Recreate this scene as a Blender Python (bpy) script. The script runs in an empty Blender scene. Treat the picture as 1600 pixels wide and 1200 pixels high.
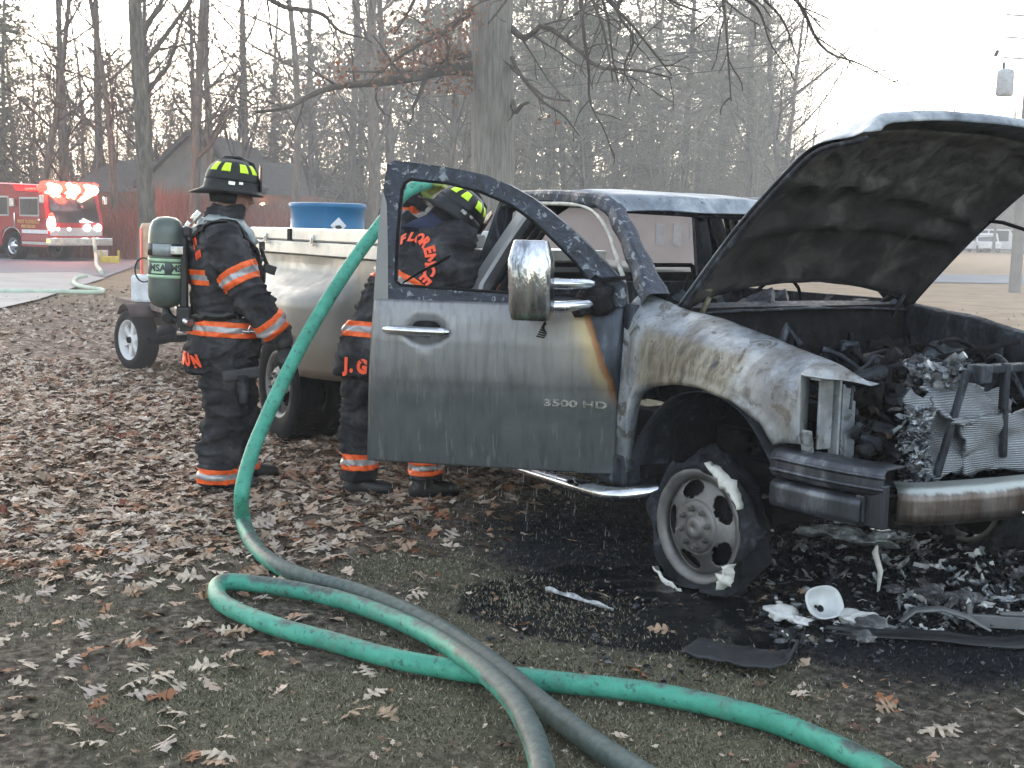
import bpy, bmesh, math, random
import numpy as np
from mathutils import Vector, Matrix, noise
from mathutils.bvhtree import BVHTree
random.seed(7); RNG = np.random.default_rng(7)
PI = math.pi
S = bpy.context.scene
COL = S.collection
# ------------------------------------------------------------ camera
F, PIT, CH, ROLL = 2004.0, 0.1224, 1.5077, 0.0205
cam = bpy.data.cameras.new('camera'); co = bpy.data.objects.new('camera', cam); COL.objects.link(co)
cam.sensor_width = 36.0; cam.lens = F / 1600 * 36.0; cam.clip_start = .05; cam.clip_end = 3000
co.matrix_world = Matrix.Translation((0, 0, CH)) @ Matrix.Rotation(PI / 2 - PIT, 4, 'X') @ Matrix.Rotation(ROLL, 4, 'Z')
S.camera = co
S.render.resolution_x, S.render.resolution_y = 1024, 768
# ------------------------------------------------------------ light
SUN_EL, SUN_AZ = math.radians(9), math.radians(-14)     # low, just left of the view direction, behind the woods
w = bpy.data.worlds.new('World'); S.world = w; w.use_nodes = True
nt = w.node_tree; bg = nt.nodes['Background']
sky = nt.nodes.new('ShaderNodeTexSky'); sky.sky_type = 'NISHITA'; sky.sun_disc = False
sky.sun_elevation = SUN_EL; sky.sun_rotation = SUN_AZ; sky.air_density = 1.0; sky.dust_density = 2.2; sky.ozone_density = 1.5
hs = nt.nodes.new('ShaderNodeHueSaturation'); hs.inputs['Saturation'].default_value = .5   # thin overcast greys the sky
nt.links.new(sky.outputs[0], hs.inputs['Color']); nt.links.new(hs.outputs[0], bg.inputs[0]); bg.inputs[1].default_value = 0.15
sl = bpy.data.lights.new('sun', 'SUN'); sl.energy = 0.5; sl.angle = math.radians(15); sl.color = (1, .86, .7)
so = bpy.data.objects.new('sun', sl); COL.objects.link(so)
_d = Vector((math.sin(SUN_AZ) * math.cos(SUN_EL), math.cos(SUN_AZ) * math.cos(SUN_EL), math.sin(SUN_EL)))
so.rotation_euler = _d.to_track_quat('Z', 'Y').to_euler(); so.location = _d * 200 + Vector((0, 0, 60))
S.view_settings.view_transform = 'Standard'; S.view_settings.look = 'None'
S.view_settings.exposure = 2.62; S.view_settings.gamma = 1
S.cycles.max_bounces = 8; S.cycles.transparent_max_bounces = 16
# ------------------------------------------------------------ image ray helpers (used to survey the place)
def ray(u, v):
    a, b = u - 800, v - 600; cr, sr = math.cos(ROLL), math.sin(ROLL)
    x = cr * a + sr * b; y = -sr * a + cr * b; cp, sp = math.cos(PIT), math.sin(PIT)
    return Vector((x, F * cp - y * sp, -F * sp - y * cp))
def G(u, v, z=0.0):
    d = ray(u, v); t = (z - CH) / d.z; return Vector((t * d.x, t * d.y, z))
def D(u, v, Y):
    d = ray(u, v); t = Y / d.y; return Vector((t * d.x, Y, CH + t * d.z))
# ------------------------------------------------------------ object helpers
def tag(o, label=None, cat=None, group=None, kind=None):
    if label: o['label'] = label
    if cat: o['category'] = cat
    if group: o['group'] = group
    if kind: o['kind'] = kind
    return o
def empty(name, loc=(0, 0, 0), rz=0, parent=None, label=None, cat=None, group=None):
    o = bpy.data.objects.new(name, None); COL.objects.link(o); o.location = loc; o.rotation_euler = (0, 0, rz)
    o.empty_display_size = .1
    if parent: o.parent = parent
    return tag(o, label, cat, group)
def link(name, me, parent=None, loc=(0, 0, 0), rz=0):
    o = bpy.data.objects.new(name, me); COL.objects.link(o); o.location = loc; o.rotation_euler = (0, 0, rz)
    if parent: o.parent = parent
    return o
def copy_tree(o, parent=None):
    c = o.copy(); COL.objects.link(c); c.parent = parent
    for ch in list(o.children): copy_tree(ch, c)
    return c
def mesh_np(name, V, Fc, mat, smooth=True):
    me = bpy.data.meshes.new(name); V = np.asarray(V, np.float32); Fc = np.asarray(Fc, np.int32)
    n, k = Fc.shape
    me.vertices.add(len(V)); me.vertices.foreach_set('co', V.ravel())
    me.loops.add(n * k); me.loops.foreach_set('vertex_index', Fc.ravel())
    me.polygons.add(n); me.polygons.foreach_set('loop_start', np.arange(0, n * k, k, dtype=np.int32))
    try: me.polygons.foreach_set('loop_total', np.full(n, k, np.int32))
    except Exception: pass
    me.polygons.foreach_set('use_smooth', np.full(n, smooth))
    for m in (mat if isinstance(mat, (list, tuple)) else [mat]): me.materials.append(m)
    me.update(calc_edges=True); return me
class MB:
    def __init__(s): s.v = []; s.f = []; s.sm = []; s.mi = []
    def add(s, vs, fs, smooth=False, mi=0):
        b = len(s.v); s.v += [tuple(v) for v in vs]
        for f in fs: s.f.append([b + i for i in f]); s.sm.append(smooth); s.mi.append(mi)
        return s
    def box(s, c, d, R=None, mi=0, taper=None):
        vs = []
        for sz in (-1, 1):
            k = 1 if (taper is None or sz < 0) else taper
            for sx, sy in ((-1, -1), (1, -1), (1, 1), (-1, 1)): vs.append(Vector((sx * d[0] / 2 * k, sy * d[1] / 2 * k, sz * d[2] / 2)))
        if R is not None: vs = [R @ v for v in vs]
        c = Vector(c); vs = [c + v for v in vs]
        return s.add(vs, [(0, 3, 2, 1), (4, 5, 6, 7), (0, 1, 5, 4), (1, 2, 6, 5), (2, 3, 7, 6), (3, 0, 4, 7)], False, mi)
    def tube(s, pts, r, n=10, caps=True, mi=0, sq=None):
        pts = [Vector(p) for p in pts]; m = len(pts); rs = r if isinstance(r, (list, tuple, np.ndarray)) else [r] * m
        vs = []; fs = []; up = None
        for i, p in enumerate(pts):
            t = (pts[min(i + 1, m - 1)] - pts[max(i - 1, 0)]).normalized()
            if up is None:
                up = Vector((0, 0, 1)) if abs(t.z) < .9 else Vector((1, 0, 0))
            a = t.cross(up).normalized(); b = a.cross(t).normalized(); up = b
            for k in range(n):
                an = 2 * PI * k / n; vs.append(p + (a * math.cos(an) + b * math.sin(an) * (sq or 1)) * rs[i])
        for i in range(m - 1):
            for k in range(n):
                k2 = (k + 1) % n; fs.append((i * n + k, i * n + k2, (i + 1) * n + k2, (i + 1) * n + k))
        s.add(vs, fs, True, mi)
        if caps:
            s.add(vs[:n], [tuple(range(n - 1, -1, -1))], False, mi); s.add(vs[-n:], [tuple(range(n))], False, mi)
        return s
    def lathe(s, prof, n=32, M=None, mi=0, a0=0, a1=2 * PI):
        # prof: (r, h) around local Z, M places it
        M = M or Matrix(); closed = abs(a1 - a0 - 2 * PI) < 1e-6; m = len(prof); vs = []; fs = []
        nn = n if closed else n + 1
        for i in range(nn):
            a = a0 + (a1 - a0) * i / n
            for r, h in prof: vs.append(M @ Vector((r * math.cos(a), r * math.sin(a), h)))
        for i in range(n):
            j = (i + 1) % nn
            for k in range(m - 1): fs.append((i * m + k, j * m + k, j * m + k + 1, i * m + k + 1))
        return s.add(vs, fs, True, mi)
    def grid(s, P, smooth=True, mi=0, closed=False, flip=False):
        nr, nc = len(P), len(P[0]); vs = [p for row in P for p in row]; fs = []
        for i in range(nr - 1):
            for j in range(nc if closed else nc - 1):
                j2 = (j + 1) % nc; q = (i * nc + j, i * nc + j2, (i + 1) * nc + j2, (i + 1) * nc + j)
                fs.append(q[::-1] if flip else q)
        return s.add(vs, fs, smooth, mi)
    def prism(s, poly, depth, place, holes=(), mi=0):
        # poly: 2-D outline, place(u, v, w) -> 3-D; w runs 0..depth
        from mathutils.geometry import tessellate_polygon
        loops = [poly] + list(holes); flat = [p for l in loops for p in l]
        tris = tessellate_polygon([[Vector((p[0], p[1], 0)) for p in l] for l in loops])
        n = len(flat); vs = [Vector(place(p[0], p[1], 0)) for p in flat] + [Vector(place(p[0], p[1], depth)) for p in flat]
        fs = [tuple(t) for t in tris] + [tuple(i + n for i in t[::-1]) for t in tris]
        b = 0
        for l in loops:
            for i in range(len(l)):
                j = (i + 1) % len(l); fs.append((b + i, b + j, b + j + n, b + i + n))
            b += len(l)
        return s.add(vs, fs, False, mi)
    def blob(s, c, r, sub=2, amp=.25, sc=None, seed=0, mi=0, freq=2.0):
        bm = bmesh.new(); bmesh.ops.create_icosphere(bm, subdivisions=sub, radius=1)
        sc = sc or (1, 1, 1); vs = []
        for v in bm.verts:
            k = 1 + amp * noise.noise(v.co * freq + Vector((seed * 3.1, seed, 0))) * 2
            vs.append(Vector(c) + Vector((v.co.x * sc[0], v.co.y * sc[1], v.co.z * sc[2])) * r * k)
        fs = [tuple(v.index for v in f.verts) for f in bm.faces]; bm.free()
        return s.add(vs, fs, True, mi)
    def build(s, name, mat, parent=None, loc=(0, 0, 0), rz=0, bevel=0, weld=False, segs=2, solid=0, fixn=False):
        me = bpy.data.meshes.new(name); me.from_pydata([tuple(v) for v in s.v], [], s.f)
        me.polygons.foreach_set('use_smooth', s.sm); me.polygons.foreach_set('material_index', s.mi)
        for m in (mat if isinstance(mat, (list, tuple)) else [mat]): me.materials.append(m)
        me.update()
        if bevel or weld or fixn:
            bm = bmesh.new(); bm.from_mesh(me); bmesh.ops.remove_doubles(bm, verts=bm.verts, dist=1e-5)
            if fixn: bmesh.ops.recalc_face_normals(bm, faces=bm.faces)
            if bevel:
                ed = [e for e in bm.edges if len(e.link_faces) == 2 and e.calc_face_angle(0) > .6]
                bmesh.ops.bevel(bm, geom=ed, offset=bevel, segments=segs, profile=.5, affect='EDGES', clamp_overlap=True)
            bm.to_mesh(me); bm.free(); me.update()
        o = link(name, me, parent, loc, rz)
        if solid:
            md = o.modifiers.new('thick', 'SOLIDIFY'); md.thickness = solid; md.offset = 0
        return o
def rotm(ax, ang): return Matrix.Rotation(ang, 3, ax)
def spline(pts, n):
    # Catmull-Rom through control points (any dimension)
    P = np.array([list(p) for p in pts], float); P = np.vstack([2 * P[0] - P[1], P, 2 * P[-1] - P[-2]])
    m = len(P) - 3; out = []
    for i in range(n):
        t = i / (n - 1) * m; k = min(int(t), m - 1); t -= k; a, b, c, d = P[k:k + 4]
        out.append(.5 * ((2 * b) + (c - a) * t + (2 * a - 5 * b + 4 * c - d) * t * t + (3 * b - a - 3 * c + d) * t ** 3))
    return out
def interp(x, tab): return float(np.interp(x, [t[0] for t in tab], [t[1] for t in tab]))
# ------------------------------------------------------------ node material helper
def hx(r, g=None, b=None): return (r, g, b, 1) if g is not None else (r, r, r, 1)
class NT:
    def __init__(s, name, rough=.6, metal=0.0, spec=.5):
        s.m = bpy.data.materials.new(name); s.m.use_nodes = True; s.t = s.m.node_tree; s.b = s.t.nodes['Principled BSDF']
        s.b.inputs['Roughness'].default_value = rough; s.b.inputs['Metallic'].default_value = metal
        s.b.inputs['Specular IOR Level'].default_value = spec; s._c = {}
    def n(s, ty): return s.t.nodes.new('ShaderNode' + ty)
    def put(s, sock, v):
        if hasattr(v, 'is_linked') or isinstance(v, bpy.types.NodeSocket): s.t.links.new(v, sock)
        else: sock.default_value = v
    def set(s, **k):
        for a, v in k.items():
            s.put(s.b.inputs[{'color': 'Base Color', 'rough': 'Roughness', 'metal': 'Metallic', 'normal': 'Normal', 'alpha': 'Alpha', 'spec': 'Specular IOR Level', 'coat': 'Coat Weight'}[a]], v)
        return s
    def co(s, kind='Object', sc=(1, 1, 1), loc=(0, 0, 0), rot=(0, 0, 0)):
        tc = s.n('TexCoord'); mp = s.n('Mapping'); s.t.links.new(tc.outputs[kind], mp.inputs[0])
        mp.inputs['Scale'].default_value = sc; mp.inputs['Location'].default_value = loc; mp.inputs['Rotation'].default_value = rot
        return mp.outputs[0]
    def noise(s, vec, scale=5, detail=4, rough=.55, dist=0, out=0):
        q = s.n('TexNoise'); s.put(q.inputs['Vector'], vec); q.inputs['Scale'].default_value = scale; q.inputs['Detail'].default_value = detail
        q.inputs['Roughness'].default_value = rough; q.inputs['Distortion'].default_value = dist; return q.outputs[out]
    def vor(s, vec, scale=5, feat='F1', rand=1, out=0):
        q = s.n('TexVoronoi'); q.feature = feat; s.put(q.inputs['Vector'], vec); q.inputs['Scale'].default_value = scale
        q.inputs['Randomness'].default_value = rand; return q.outputs[out]
    def ramp(s, f, st, mode='LINEAR'):
        q = s.n('ValToRGB'); s.put(q.inputs[0], f); q.color_ramp.interpolation = mode; e = q.color_ramp.elements
        while len(e) < len(st): e.new(.5)
        for i, (p, c) in enumerate(st):
            e[i].position = p; e[i].color = c if isinstance(c, tuple) else (c, c, c, 1)
        return q.outputs[0]
    def mix(s, f, a, b, mode='MIX'):
        q = s.n('Mix'); q.data_type = 'RGBA'; q.blend_type = mode; s.put(q.inputs[0], f); s.put(q.inputs[6], a); s.put(q.inputs[7], b); return q.outputs[2]
    def math(s, op, a, b=0, clamp=False):
        q = s.n('Math'); q.operation = op; q.use_clamp = clamp; s.put(q.inputs[0], a); s.put(q.inputs[1], b); return q.outputs[0]
    def sep(s, vec):
        q = s.n('SeparateXYZ'); s.put(q.inputs[0], vec); return q.outputs
    def attr(s, name, out='Fac'):
        q = s.n('Attribute'); q.attribute_name = name; return q.outputs[out]
    def geo(s, out): return s.n('NewGeometry').outputs[out]
    def objrand(s): return s.n('ObjectInfo').outputs['Random']
    def bump(s, h, strength=.4, dist=.01):
        q = s.n('Bump'); s.put(q.inputs['Height'], h); q.inputs['Strength'].default_value = strength; q.inputs['Distance'].default_value = dist
        s.t.links.new(q.outputs[0], s.b.inputs['Normal']); return s
    def sm(s, x, a, b):   # smoothstep-ish range map to 0..1
        q = s.n('MapRange'); q.interpolation_type = 'SMOOTHSTEP'; s.put(q.inputs[0], x); q.inputs[1].default_value = a; q.inputs[2].default_value = b
        q.inputs[3].default_value = 0; q.inputs[4].default_value = 1; return q.outputs[0]
def plain(name, col, rough=.6, metal=0.0, var=.25, scale=8, bump=.15, spec=.5, bdist=.004):
    m = NT(name, rough, metal, spec); v = m.co(); f = m.noise(v, scale, 5)
    a = tuple(c * (1 - var) for c in col) + (1,); b = tuple(min(1, c * (1 + var)) for c in col) + (1,)
    m.set(color=m.ramp(f, [(.3, a), (.7, b)])); g = m.noise(v, scale * 9, 3)
    m.set(rough=m.math('ADD', m.math('MULTIPLY', g, .25), rough - .12))
    if bump: m.bump(g, bump, bdist)
    return m.m
def emit(name, col, strength):
    m = NT(name); m.b.inputs['Base Color'].default_value = (*col, 1); m.b.inputs['Emission Color'].default_value = (*col, 1); m.b.inputs['Emission Strength'].default_value = strength; return m.m
# ============================================================ GROUND
def smooth(x, a, b):
    t = np.clip((np.asarray(x, float) - a) / (b - a), 0, 1); return t * t * (3 - 2 * t)
def vnoise(X, Y, f, seed=0):
    # cheap value noise on arrays
    x = np.asarray(X) * f + seed * 17.3; y = np.asarray(Y) * f - seed * 9.1; xi = np.floor(x).astype(np.int64); yi = np.floor(y).astype(np.int64); xf = x - xi; yf = y - yi
    def h(a, b):
        n = (a * 374761393 + b * 668265263 + seed * 97) & 0xffffffff; n = ((n ^ (n >> 13)) * 1274126177) & 0xffffffff; return ((n ^ (n >> 16)) & 0xffff) / 65535.0
    u = xf * xf * (3 - 2 * xf); v = yf * yf * (3 - 2 * yf)
    return (h(xi, yi) * (1 - u) + h(xi + 1, yi) * u) * (1 - v) + (h(xi, yi + 1) * (1 - u) + h(xi + 1, yi + 1) * u) * v
def fbm(X, Y, f, seed=0, o=4):
    s = 0; a = 1; t = 0
    for k in range(o): s = s + a * vnoise(X, Y, f * 2 ** k, seed + k); t += a; a *= .55
    return s / t
def m_burn(X, Y):
    n = (fbm(X, Y, 1.6, 3) - .5) * 1.1
    d = np.sqrt(((X - 1.95) / 2.0) ** 2 + ((Y - 6.1) / 2.0) ** 2) + n * .38
    d2 = np.sqrt(((X - 2.6) / 2.3) ** 2 + ((Y - 5.3) / 1.35) ** 2) + n * .15
    return 1 - smooth(np.minimum(d, d2), .82, 1.1)
def m_leaf(X, Y):
    n = (fbm(X, Y, .9, 11) - .5)
    a = smooth(Y - (5.15 + .75 * (X + 1.8)) + n * 2.4, -.5, 1.2)
    a *= 1 - .55 * smooth(X + n * 2, -1.1, .0); a *= 1 - smooth(X, .2, 1.2)
    a *= 1 - .75 * smooth(Y, 14, 26)
    return np.clip(a, 0, 1) * (1 - m_burn(X, Y))
def m_grass(X, Y):
    n = fbm(X, Y, 1.3, 21); g = smooth(n, .38, .66)
    return g * (1 - m_burn(X, Y))
def gz(X, Y):
    X = np.asarray(X, float); Y = np.asarray(Y, float); near = 1 - smooth(np.hypot(X, Y - 6), 12, 30)
    z = (fbm(X, Y, .8, 5, 3) - .5) * .05 + (fbm(X, Y, 7, 6, 3) - .5) * .022 + (fbm(X, Y, 22, 9, 2) - .5) * .020
    return z * near - .006
def axis(a, b, step, far, grow=1.16):
    c = list(np.arange(a, b, step)); s = step; x = b
    while x < far: c.append(x); s *= grow; x += s
    c.append(far); s = step; x = a - step; l = []
    while x > -far: l.append(x); s *= grow; x -= s
    l.append(-far); return np.array(l[::-1] + c)
xs = axis(-4.5, 4.2, .024, 900); ys = axis(2.9, 9.5, .024, 900)
XX, YY = np.meshgrid(xs, ys); ZZ = gz(XX, YY)
nr, nc = XX.shape
idx = np.arange(nr * nc).reshape(nr, nc)
FQ = np.stack([idx[:-1, :-1], idx[:-1, 1:], idx[1:, 1:], idx[1:, :-1]], -1).reshape(-1, 4)
m = NT('soil_grass_litter', .95, 0, .12)
v = m.co('Object'); n1 = m.noise(v, 3, 6, .6); n2 = m.noise(v, 26, 6, .65); n3 = m.noise(v, 130, 3, .6)
soil = m.ramp(n2, [(.30, hx(.016, .014, .011)), (.48, hx(.068, .058, .045)), (.60, hx(.15, .128, .10)), (.8, hx(.27, .235, .19))])
gr = m.ramp(n3, [(.3, hx(.036, .036, .022)), (.5, hx(.12, .115, .07)), (.75, hx(.27, .245, .17))])
c = m.mix(m.math('MULTIPLY', m.attr('grass'), .75), soil, gr)
# leaf litter seen from afar: cells of single leaves
vv = m.co('Object', (1, 1, 1)); vd = m.mix(.06, vv, m.noise(vv, 20, 3, .6, 0, 1), 'ADD')
cell = m.vor(vd, 13, 'F1', 1, 1); cellv = m.sep(cell)[0]; ed = m.vor(vd, 13, 'F1', 1, 0)
lf = m.ramp(cellv, [(0, hx(.10, .06, .04)), (.3, hx(.19, .13, .10)), (.6, hx(.32, .25, .21)), (.85, hx(.45, .38, .34)), (1, hx(.16, .07, .04))])
lf = m.mix(m.sm(ed, .3, .75), lf, hx(.10, .07, .052))
c = m.mix(m.math('MULTIPLY', m.attr('leaf'), .95), c, lf)
dry = m.ramp(m.noise(v, 1.2, 8, .7), [(.3, hx(.20, .14, .085)), (.5, hx(.33, .235, .15)), (.75, hx(.42, .31, .21))])
c = m.mix(m.attr('dry'), c, dry)
bn = m.ramp(n2, [(.3, hx(.006, .007, .009)), (.6, hx(.016, .018, .022)), (.85, hx(.05, .053, .06))])
c = m.mix(m.attr('burn'), c, bn)
pud = m.sm(m.math('ADD', m.attr('wet'), m.math('MULTIPLY', m.math('SUBTRACT', n1, .5), .7)), .42, .6)
c = m.mix(pud, c, hx(.007, .008, .009))
m.set(color=c, rough=m.math('SUBTRACT', .95, m.math('MULTIPLY', pud, .72)))
m.bump(m.math('MULTIPLY', m.math('ADD', n2, m.math('MULTIPLY', n3, .5)), m.math('SUBTRACT', 1.0, m.math('MULTIPLY', pud, .93))), .8, .02)
me = mesh_np('ground', np.stack([XX, YY, ZZ], -1).reshape(-1, 3), FQ, m.m)
def vat(me, name, arr):
    a = me.attributes.new(name, 'FLOAT', 'POINT'); a.data.foreach_set('value', np.asarray(arr, np.float32).ravel())
wet = (1 - smooth(np.hypot((XX - .55) / .95, (YY - 5.1) / .75), .5, 1.1)) + (1 - smooth(np.hypot((XX - 1.8) / 1.5, (YY - 4.5) / .35), .6, 1.1)) * .35
dry = np.maximum(smooth(YY - XX * -.4, 17, 26) * .8, smooth(XX, 2.5, 5) * smooth(YY, 8, 14)); dry = np.maximum(dry, smooth(np.abs(XX), 30, 60))
vat(me, 'burn', m_burn(XX, YY)); vat(me, 'leaf', m_leaf(XX, YY)); vat(me, 'grass', m_grass(XX, YY)); vat(me, 'wet', wet); vat(me, 'dry', dry)
tag(link('ground', me), kind='structure')
# driveway (pale concrete), asphalt lane and the far road: thin sheets over the ground
def sheet(name, pts, z, mat):
    o = MB().add([(p[0], p[1], z) for p in pts], [tuple(range(len(pts)))]).build(name, mat); return tag(o, kind='structure')
m = NT('concrete', .9); v = m.co(); m.set(color=m.ramp(m.noise(v, .8, 9, .7), [(.3, hx(.30, .28, .26)), (.7, hx(.43, .40, .37))])); m.bump(m.noise(v, 60, 3), .3, .01); CONC = m.m
m = NT('asphalt', .85); v = m.co(); m.set(color=m.ramp(m.noise(v, .5, 9, .75), [(.3, hx(.12, .125, .14)), (.7, hx(.19, .195, .215))])); m.bump(m.noise(v, 60, 3), .4, .01); ASPH = m.m
sheet('driveway', [G(-260, 500), G(0, 484), G(60, 470), G(120, 450), G(165, 436), G(120, 427), G(0, 428), G(-300, 430)], .03, CONC)
sheet('road', [G(-700, 424), G(0, 427), G(120, 427), G(165, 434), G(212, 417), G(232, 404), G(200, 393), G(100, 386), G(-700, 380)], .022, ASPH)
sheet('far_road', [G(1180, 437), G(1700, 446), G(1700, 432), G(1180, 426)], .02, ASPH)
# ============================================================ PICKUP TRUCK (burnt)
TX, TY, TYAW = 1.5787, 5.7303, -1.025
truck = empty('pickup_truck', (TX, TY, 0), TYAW, None, 'burnt out silver dually pickup truck with raised hood and open passenger door', 'pickup truck')
def T(x, y, z=0):
    c, s = math.cos(TYAW), math.sin(TYAW); return Vector((TX + c * x - s * y, TY + s * x + c * y, z))
# ---- materials
m = NT('fire_bleached_steel', .55, .35); v = m.co(); vs_ = m.co('Object', (1, 1, .35))
a = m.noise(v, 3.2, 9, .62, .6); b = m.noise(vs_, 22, 5, .65); c2 = m.noise(v, 9, 8, .7, 1.2)
base = m.ramp(a, [(.30, hx(.055, .065, .08)), (.42, hx(.21, .23, .255)), (.54, hx(.36, .38, .40)), (.70, hx(.58, .58, .56))])
base = m.mix(m.sm(c2, .52, .64), base, hx(.10, .098, .09))
z = m.sep(v); zz = z[2]; xx = z[0]
# rusty, ochre band along the wheel arch
band = m.math('MULTIPLY', m.math('MULTIPLY', m.sm(zz, .78, .86), m.math('SUBTRACT', 1, m.sm(m.math('ADD', zz, m.math('MULTIPLY', xx, .10)), 1.01, 1.06))), m.math('MULTIPLY', m.sm(xx, -.48, -.40), m.math('SUBTRACT', 1, m.sm(xx, .12, .32))))
och = m.ramp(m.noise(m.co('Object', (1, 1, .12)), 16, 4, .6), [(.32, hx(.022, .018, .014)), (.43, hx(.13, .09, .035)), (.52, hx(.27, .24, .18)), (.60, hx(.17, .125, .06)), (.7, hx(.05, .045, .035))])
base = m.mix(m.math('MULTIPLY', m.math('MULTIPLY', band, m.sm(a, .2, .4)), .8), base, och)
base = m.mix(m.sm(m.noise(v, 60, 3), .62, .74), base, hx(.10, .08, .06))
st = m.noise(m.co('Object', (1, 1, .3), (5, 2, 1)), 5, 7, .65, .4); base = m.mix(m.math('MULTIPLY', m.sm(st, .48, .62), .55), base, hx(.12, .095, .07))
m.set(color=base, rough=m.ramp(b, [(.3, .35), (.7, .75)])); m.bump(m.math('ADD', a, m.math('MULTIPLY', b, .35)), .35, .015); BLEACH = m.m
m = NT('charred_steel', .6, .15, .25); v = m.co(); a = m.noise(m.co('Object', (1, 1, .3)), 14, 7, .65, .5); b = m.noise(v, 45, 4, .6)
m.set(color=m.mix(m.sm(b, .6, .75), m.ramp(a, [(.35, hx(.013, .014, .017)), (.55, hx(.035, .04, .05)), (.68, hx(.11, .125, .15)), (.82, hx(.26, .28, .30))]), hx(.02, .02, .022)), rough=m.ramp(b, [(.3, .4), (.7, .8)]))
m.bump(m.math('ADD', a, b), .5, .01); CHAR = m.m
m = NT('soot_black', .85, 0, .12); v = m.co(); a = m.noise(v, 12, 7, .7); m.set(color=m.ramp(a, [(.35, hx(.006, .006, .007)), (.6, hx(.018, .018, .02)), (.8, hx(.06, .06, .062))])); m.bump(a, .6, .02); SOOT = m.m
m = NT('ash_crust', .9, 0, .3); v = m.co(); a = m.noise(v, 18, 8, .7); m.set(color=m.ramp(a, [(.32, hx(.025, .025, .027)), (.5, hx(.10, .10, .105)), (.64, hx(.28, .285, .29)), (.8, hx(.52, .52, .52))])); m.bump(a, .8, .02); ASH = m.m
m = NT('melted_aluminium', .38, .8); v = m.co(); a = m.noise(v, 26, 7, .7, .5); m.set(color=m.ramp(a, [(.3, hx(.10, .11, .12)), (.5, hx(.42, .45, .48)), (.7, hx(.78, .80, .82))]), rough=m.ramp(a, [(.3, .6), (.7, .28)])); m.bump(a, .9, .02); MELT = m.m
m = NT('fins', .5, .6); v = m.co('Object', (1, 1, 1)); sx = m.sep(v); wv = m.math('SINE', m.math('MULTIPLY', sx[2], 760)); wv2 = m.math('SINE', m.math('MULTIPLY', sx[1], 420)); a = m.noise(v, 14, 6, .65)
m.set(color=m.mix(m.math('MULTIPLY', m.sm(wv, .0, .9), m.sm(a, .35, .6)), m.ramp(a, [(.3, hx(.16, .17, .18)), (.6, hx(.34, .36, .38)), (.8, hx(.55, .57, .6))]), hx(.08, .085, .09))); m.bump(m.math('ADD', wv, m.math('MULTIPLY', wv2, .5)), .5, .003); FINS = m.m
m = NT('chrome_scorched', .16, 1.0); v = m.co(); a = m.noise(v, 9, 6, .6); m.set(color=m.ramp(a, [(.35, hx(.5, .52, .55)), (.7, hx(.85, .88, .9))]), rough=m.ramp(m.noise(v, 40, 4), [(.3, .08), (.75, .32)])); CHROME = m.m
m = NT('bumper_heat_tint', .35, .85); v = m.co('Object', (1, 1, .15)); a = m.noise(v, 16, 6, .65); zz = m.sep(m.co())[2]
m.set(color=m.mix(m.sm(m.math('ADD', zz, m.math('MULTIPLY', a, .03)), .607, .622), m.ramp(a, [(.3, hx(.06, .045, .035)), (.5, hx(.12, .10, .09)), (.7, hx(.22, .195, .19))]), hx(.46, .50, .47)), rough=.42); m.bump(m.noise(m.co(), 30, 4), .3, .005); BUMP = m.m
m = NT('bumper_dark', .4, .6); a = m.noise(m.co('Object', (1, 1, .3)), 14, 6, .65); m.set(color=m.ramp(a, [(.3, hx(.02, .023, .03)), (.55, hx(.065, .07, .083)), (.75, hx(.22, .235, .26))]), rough=m.ramp(a, [(.3, .5), (.7, .28)])); m.bump(a, .4, .01); BDARK = m.m
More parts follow.
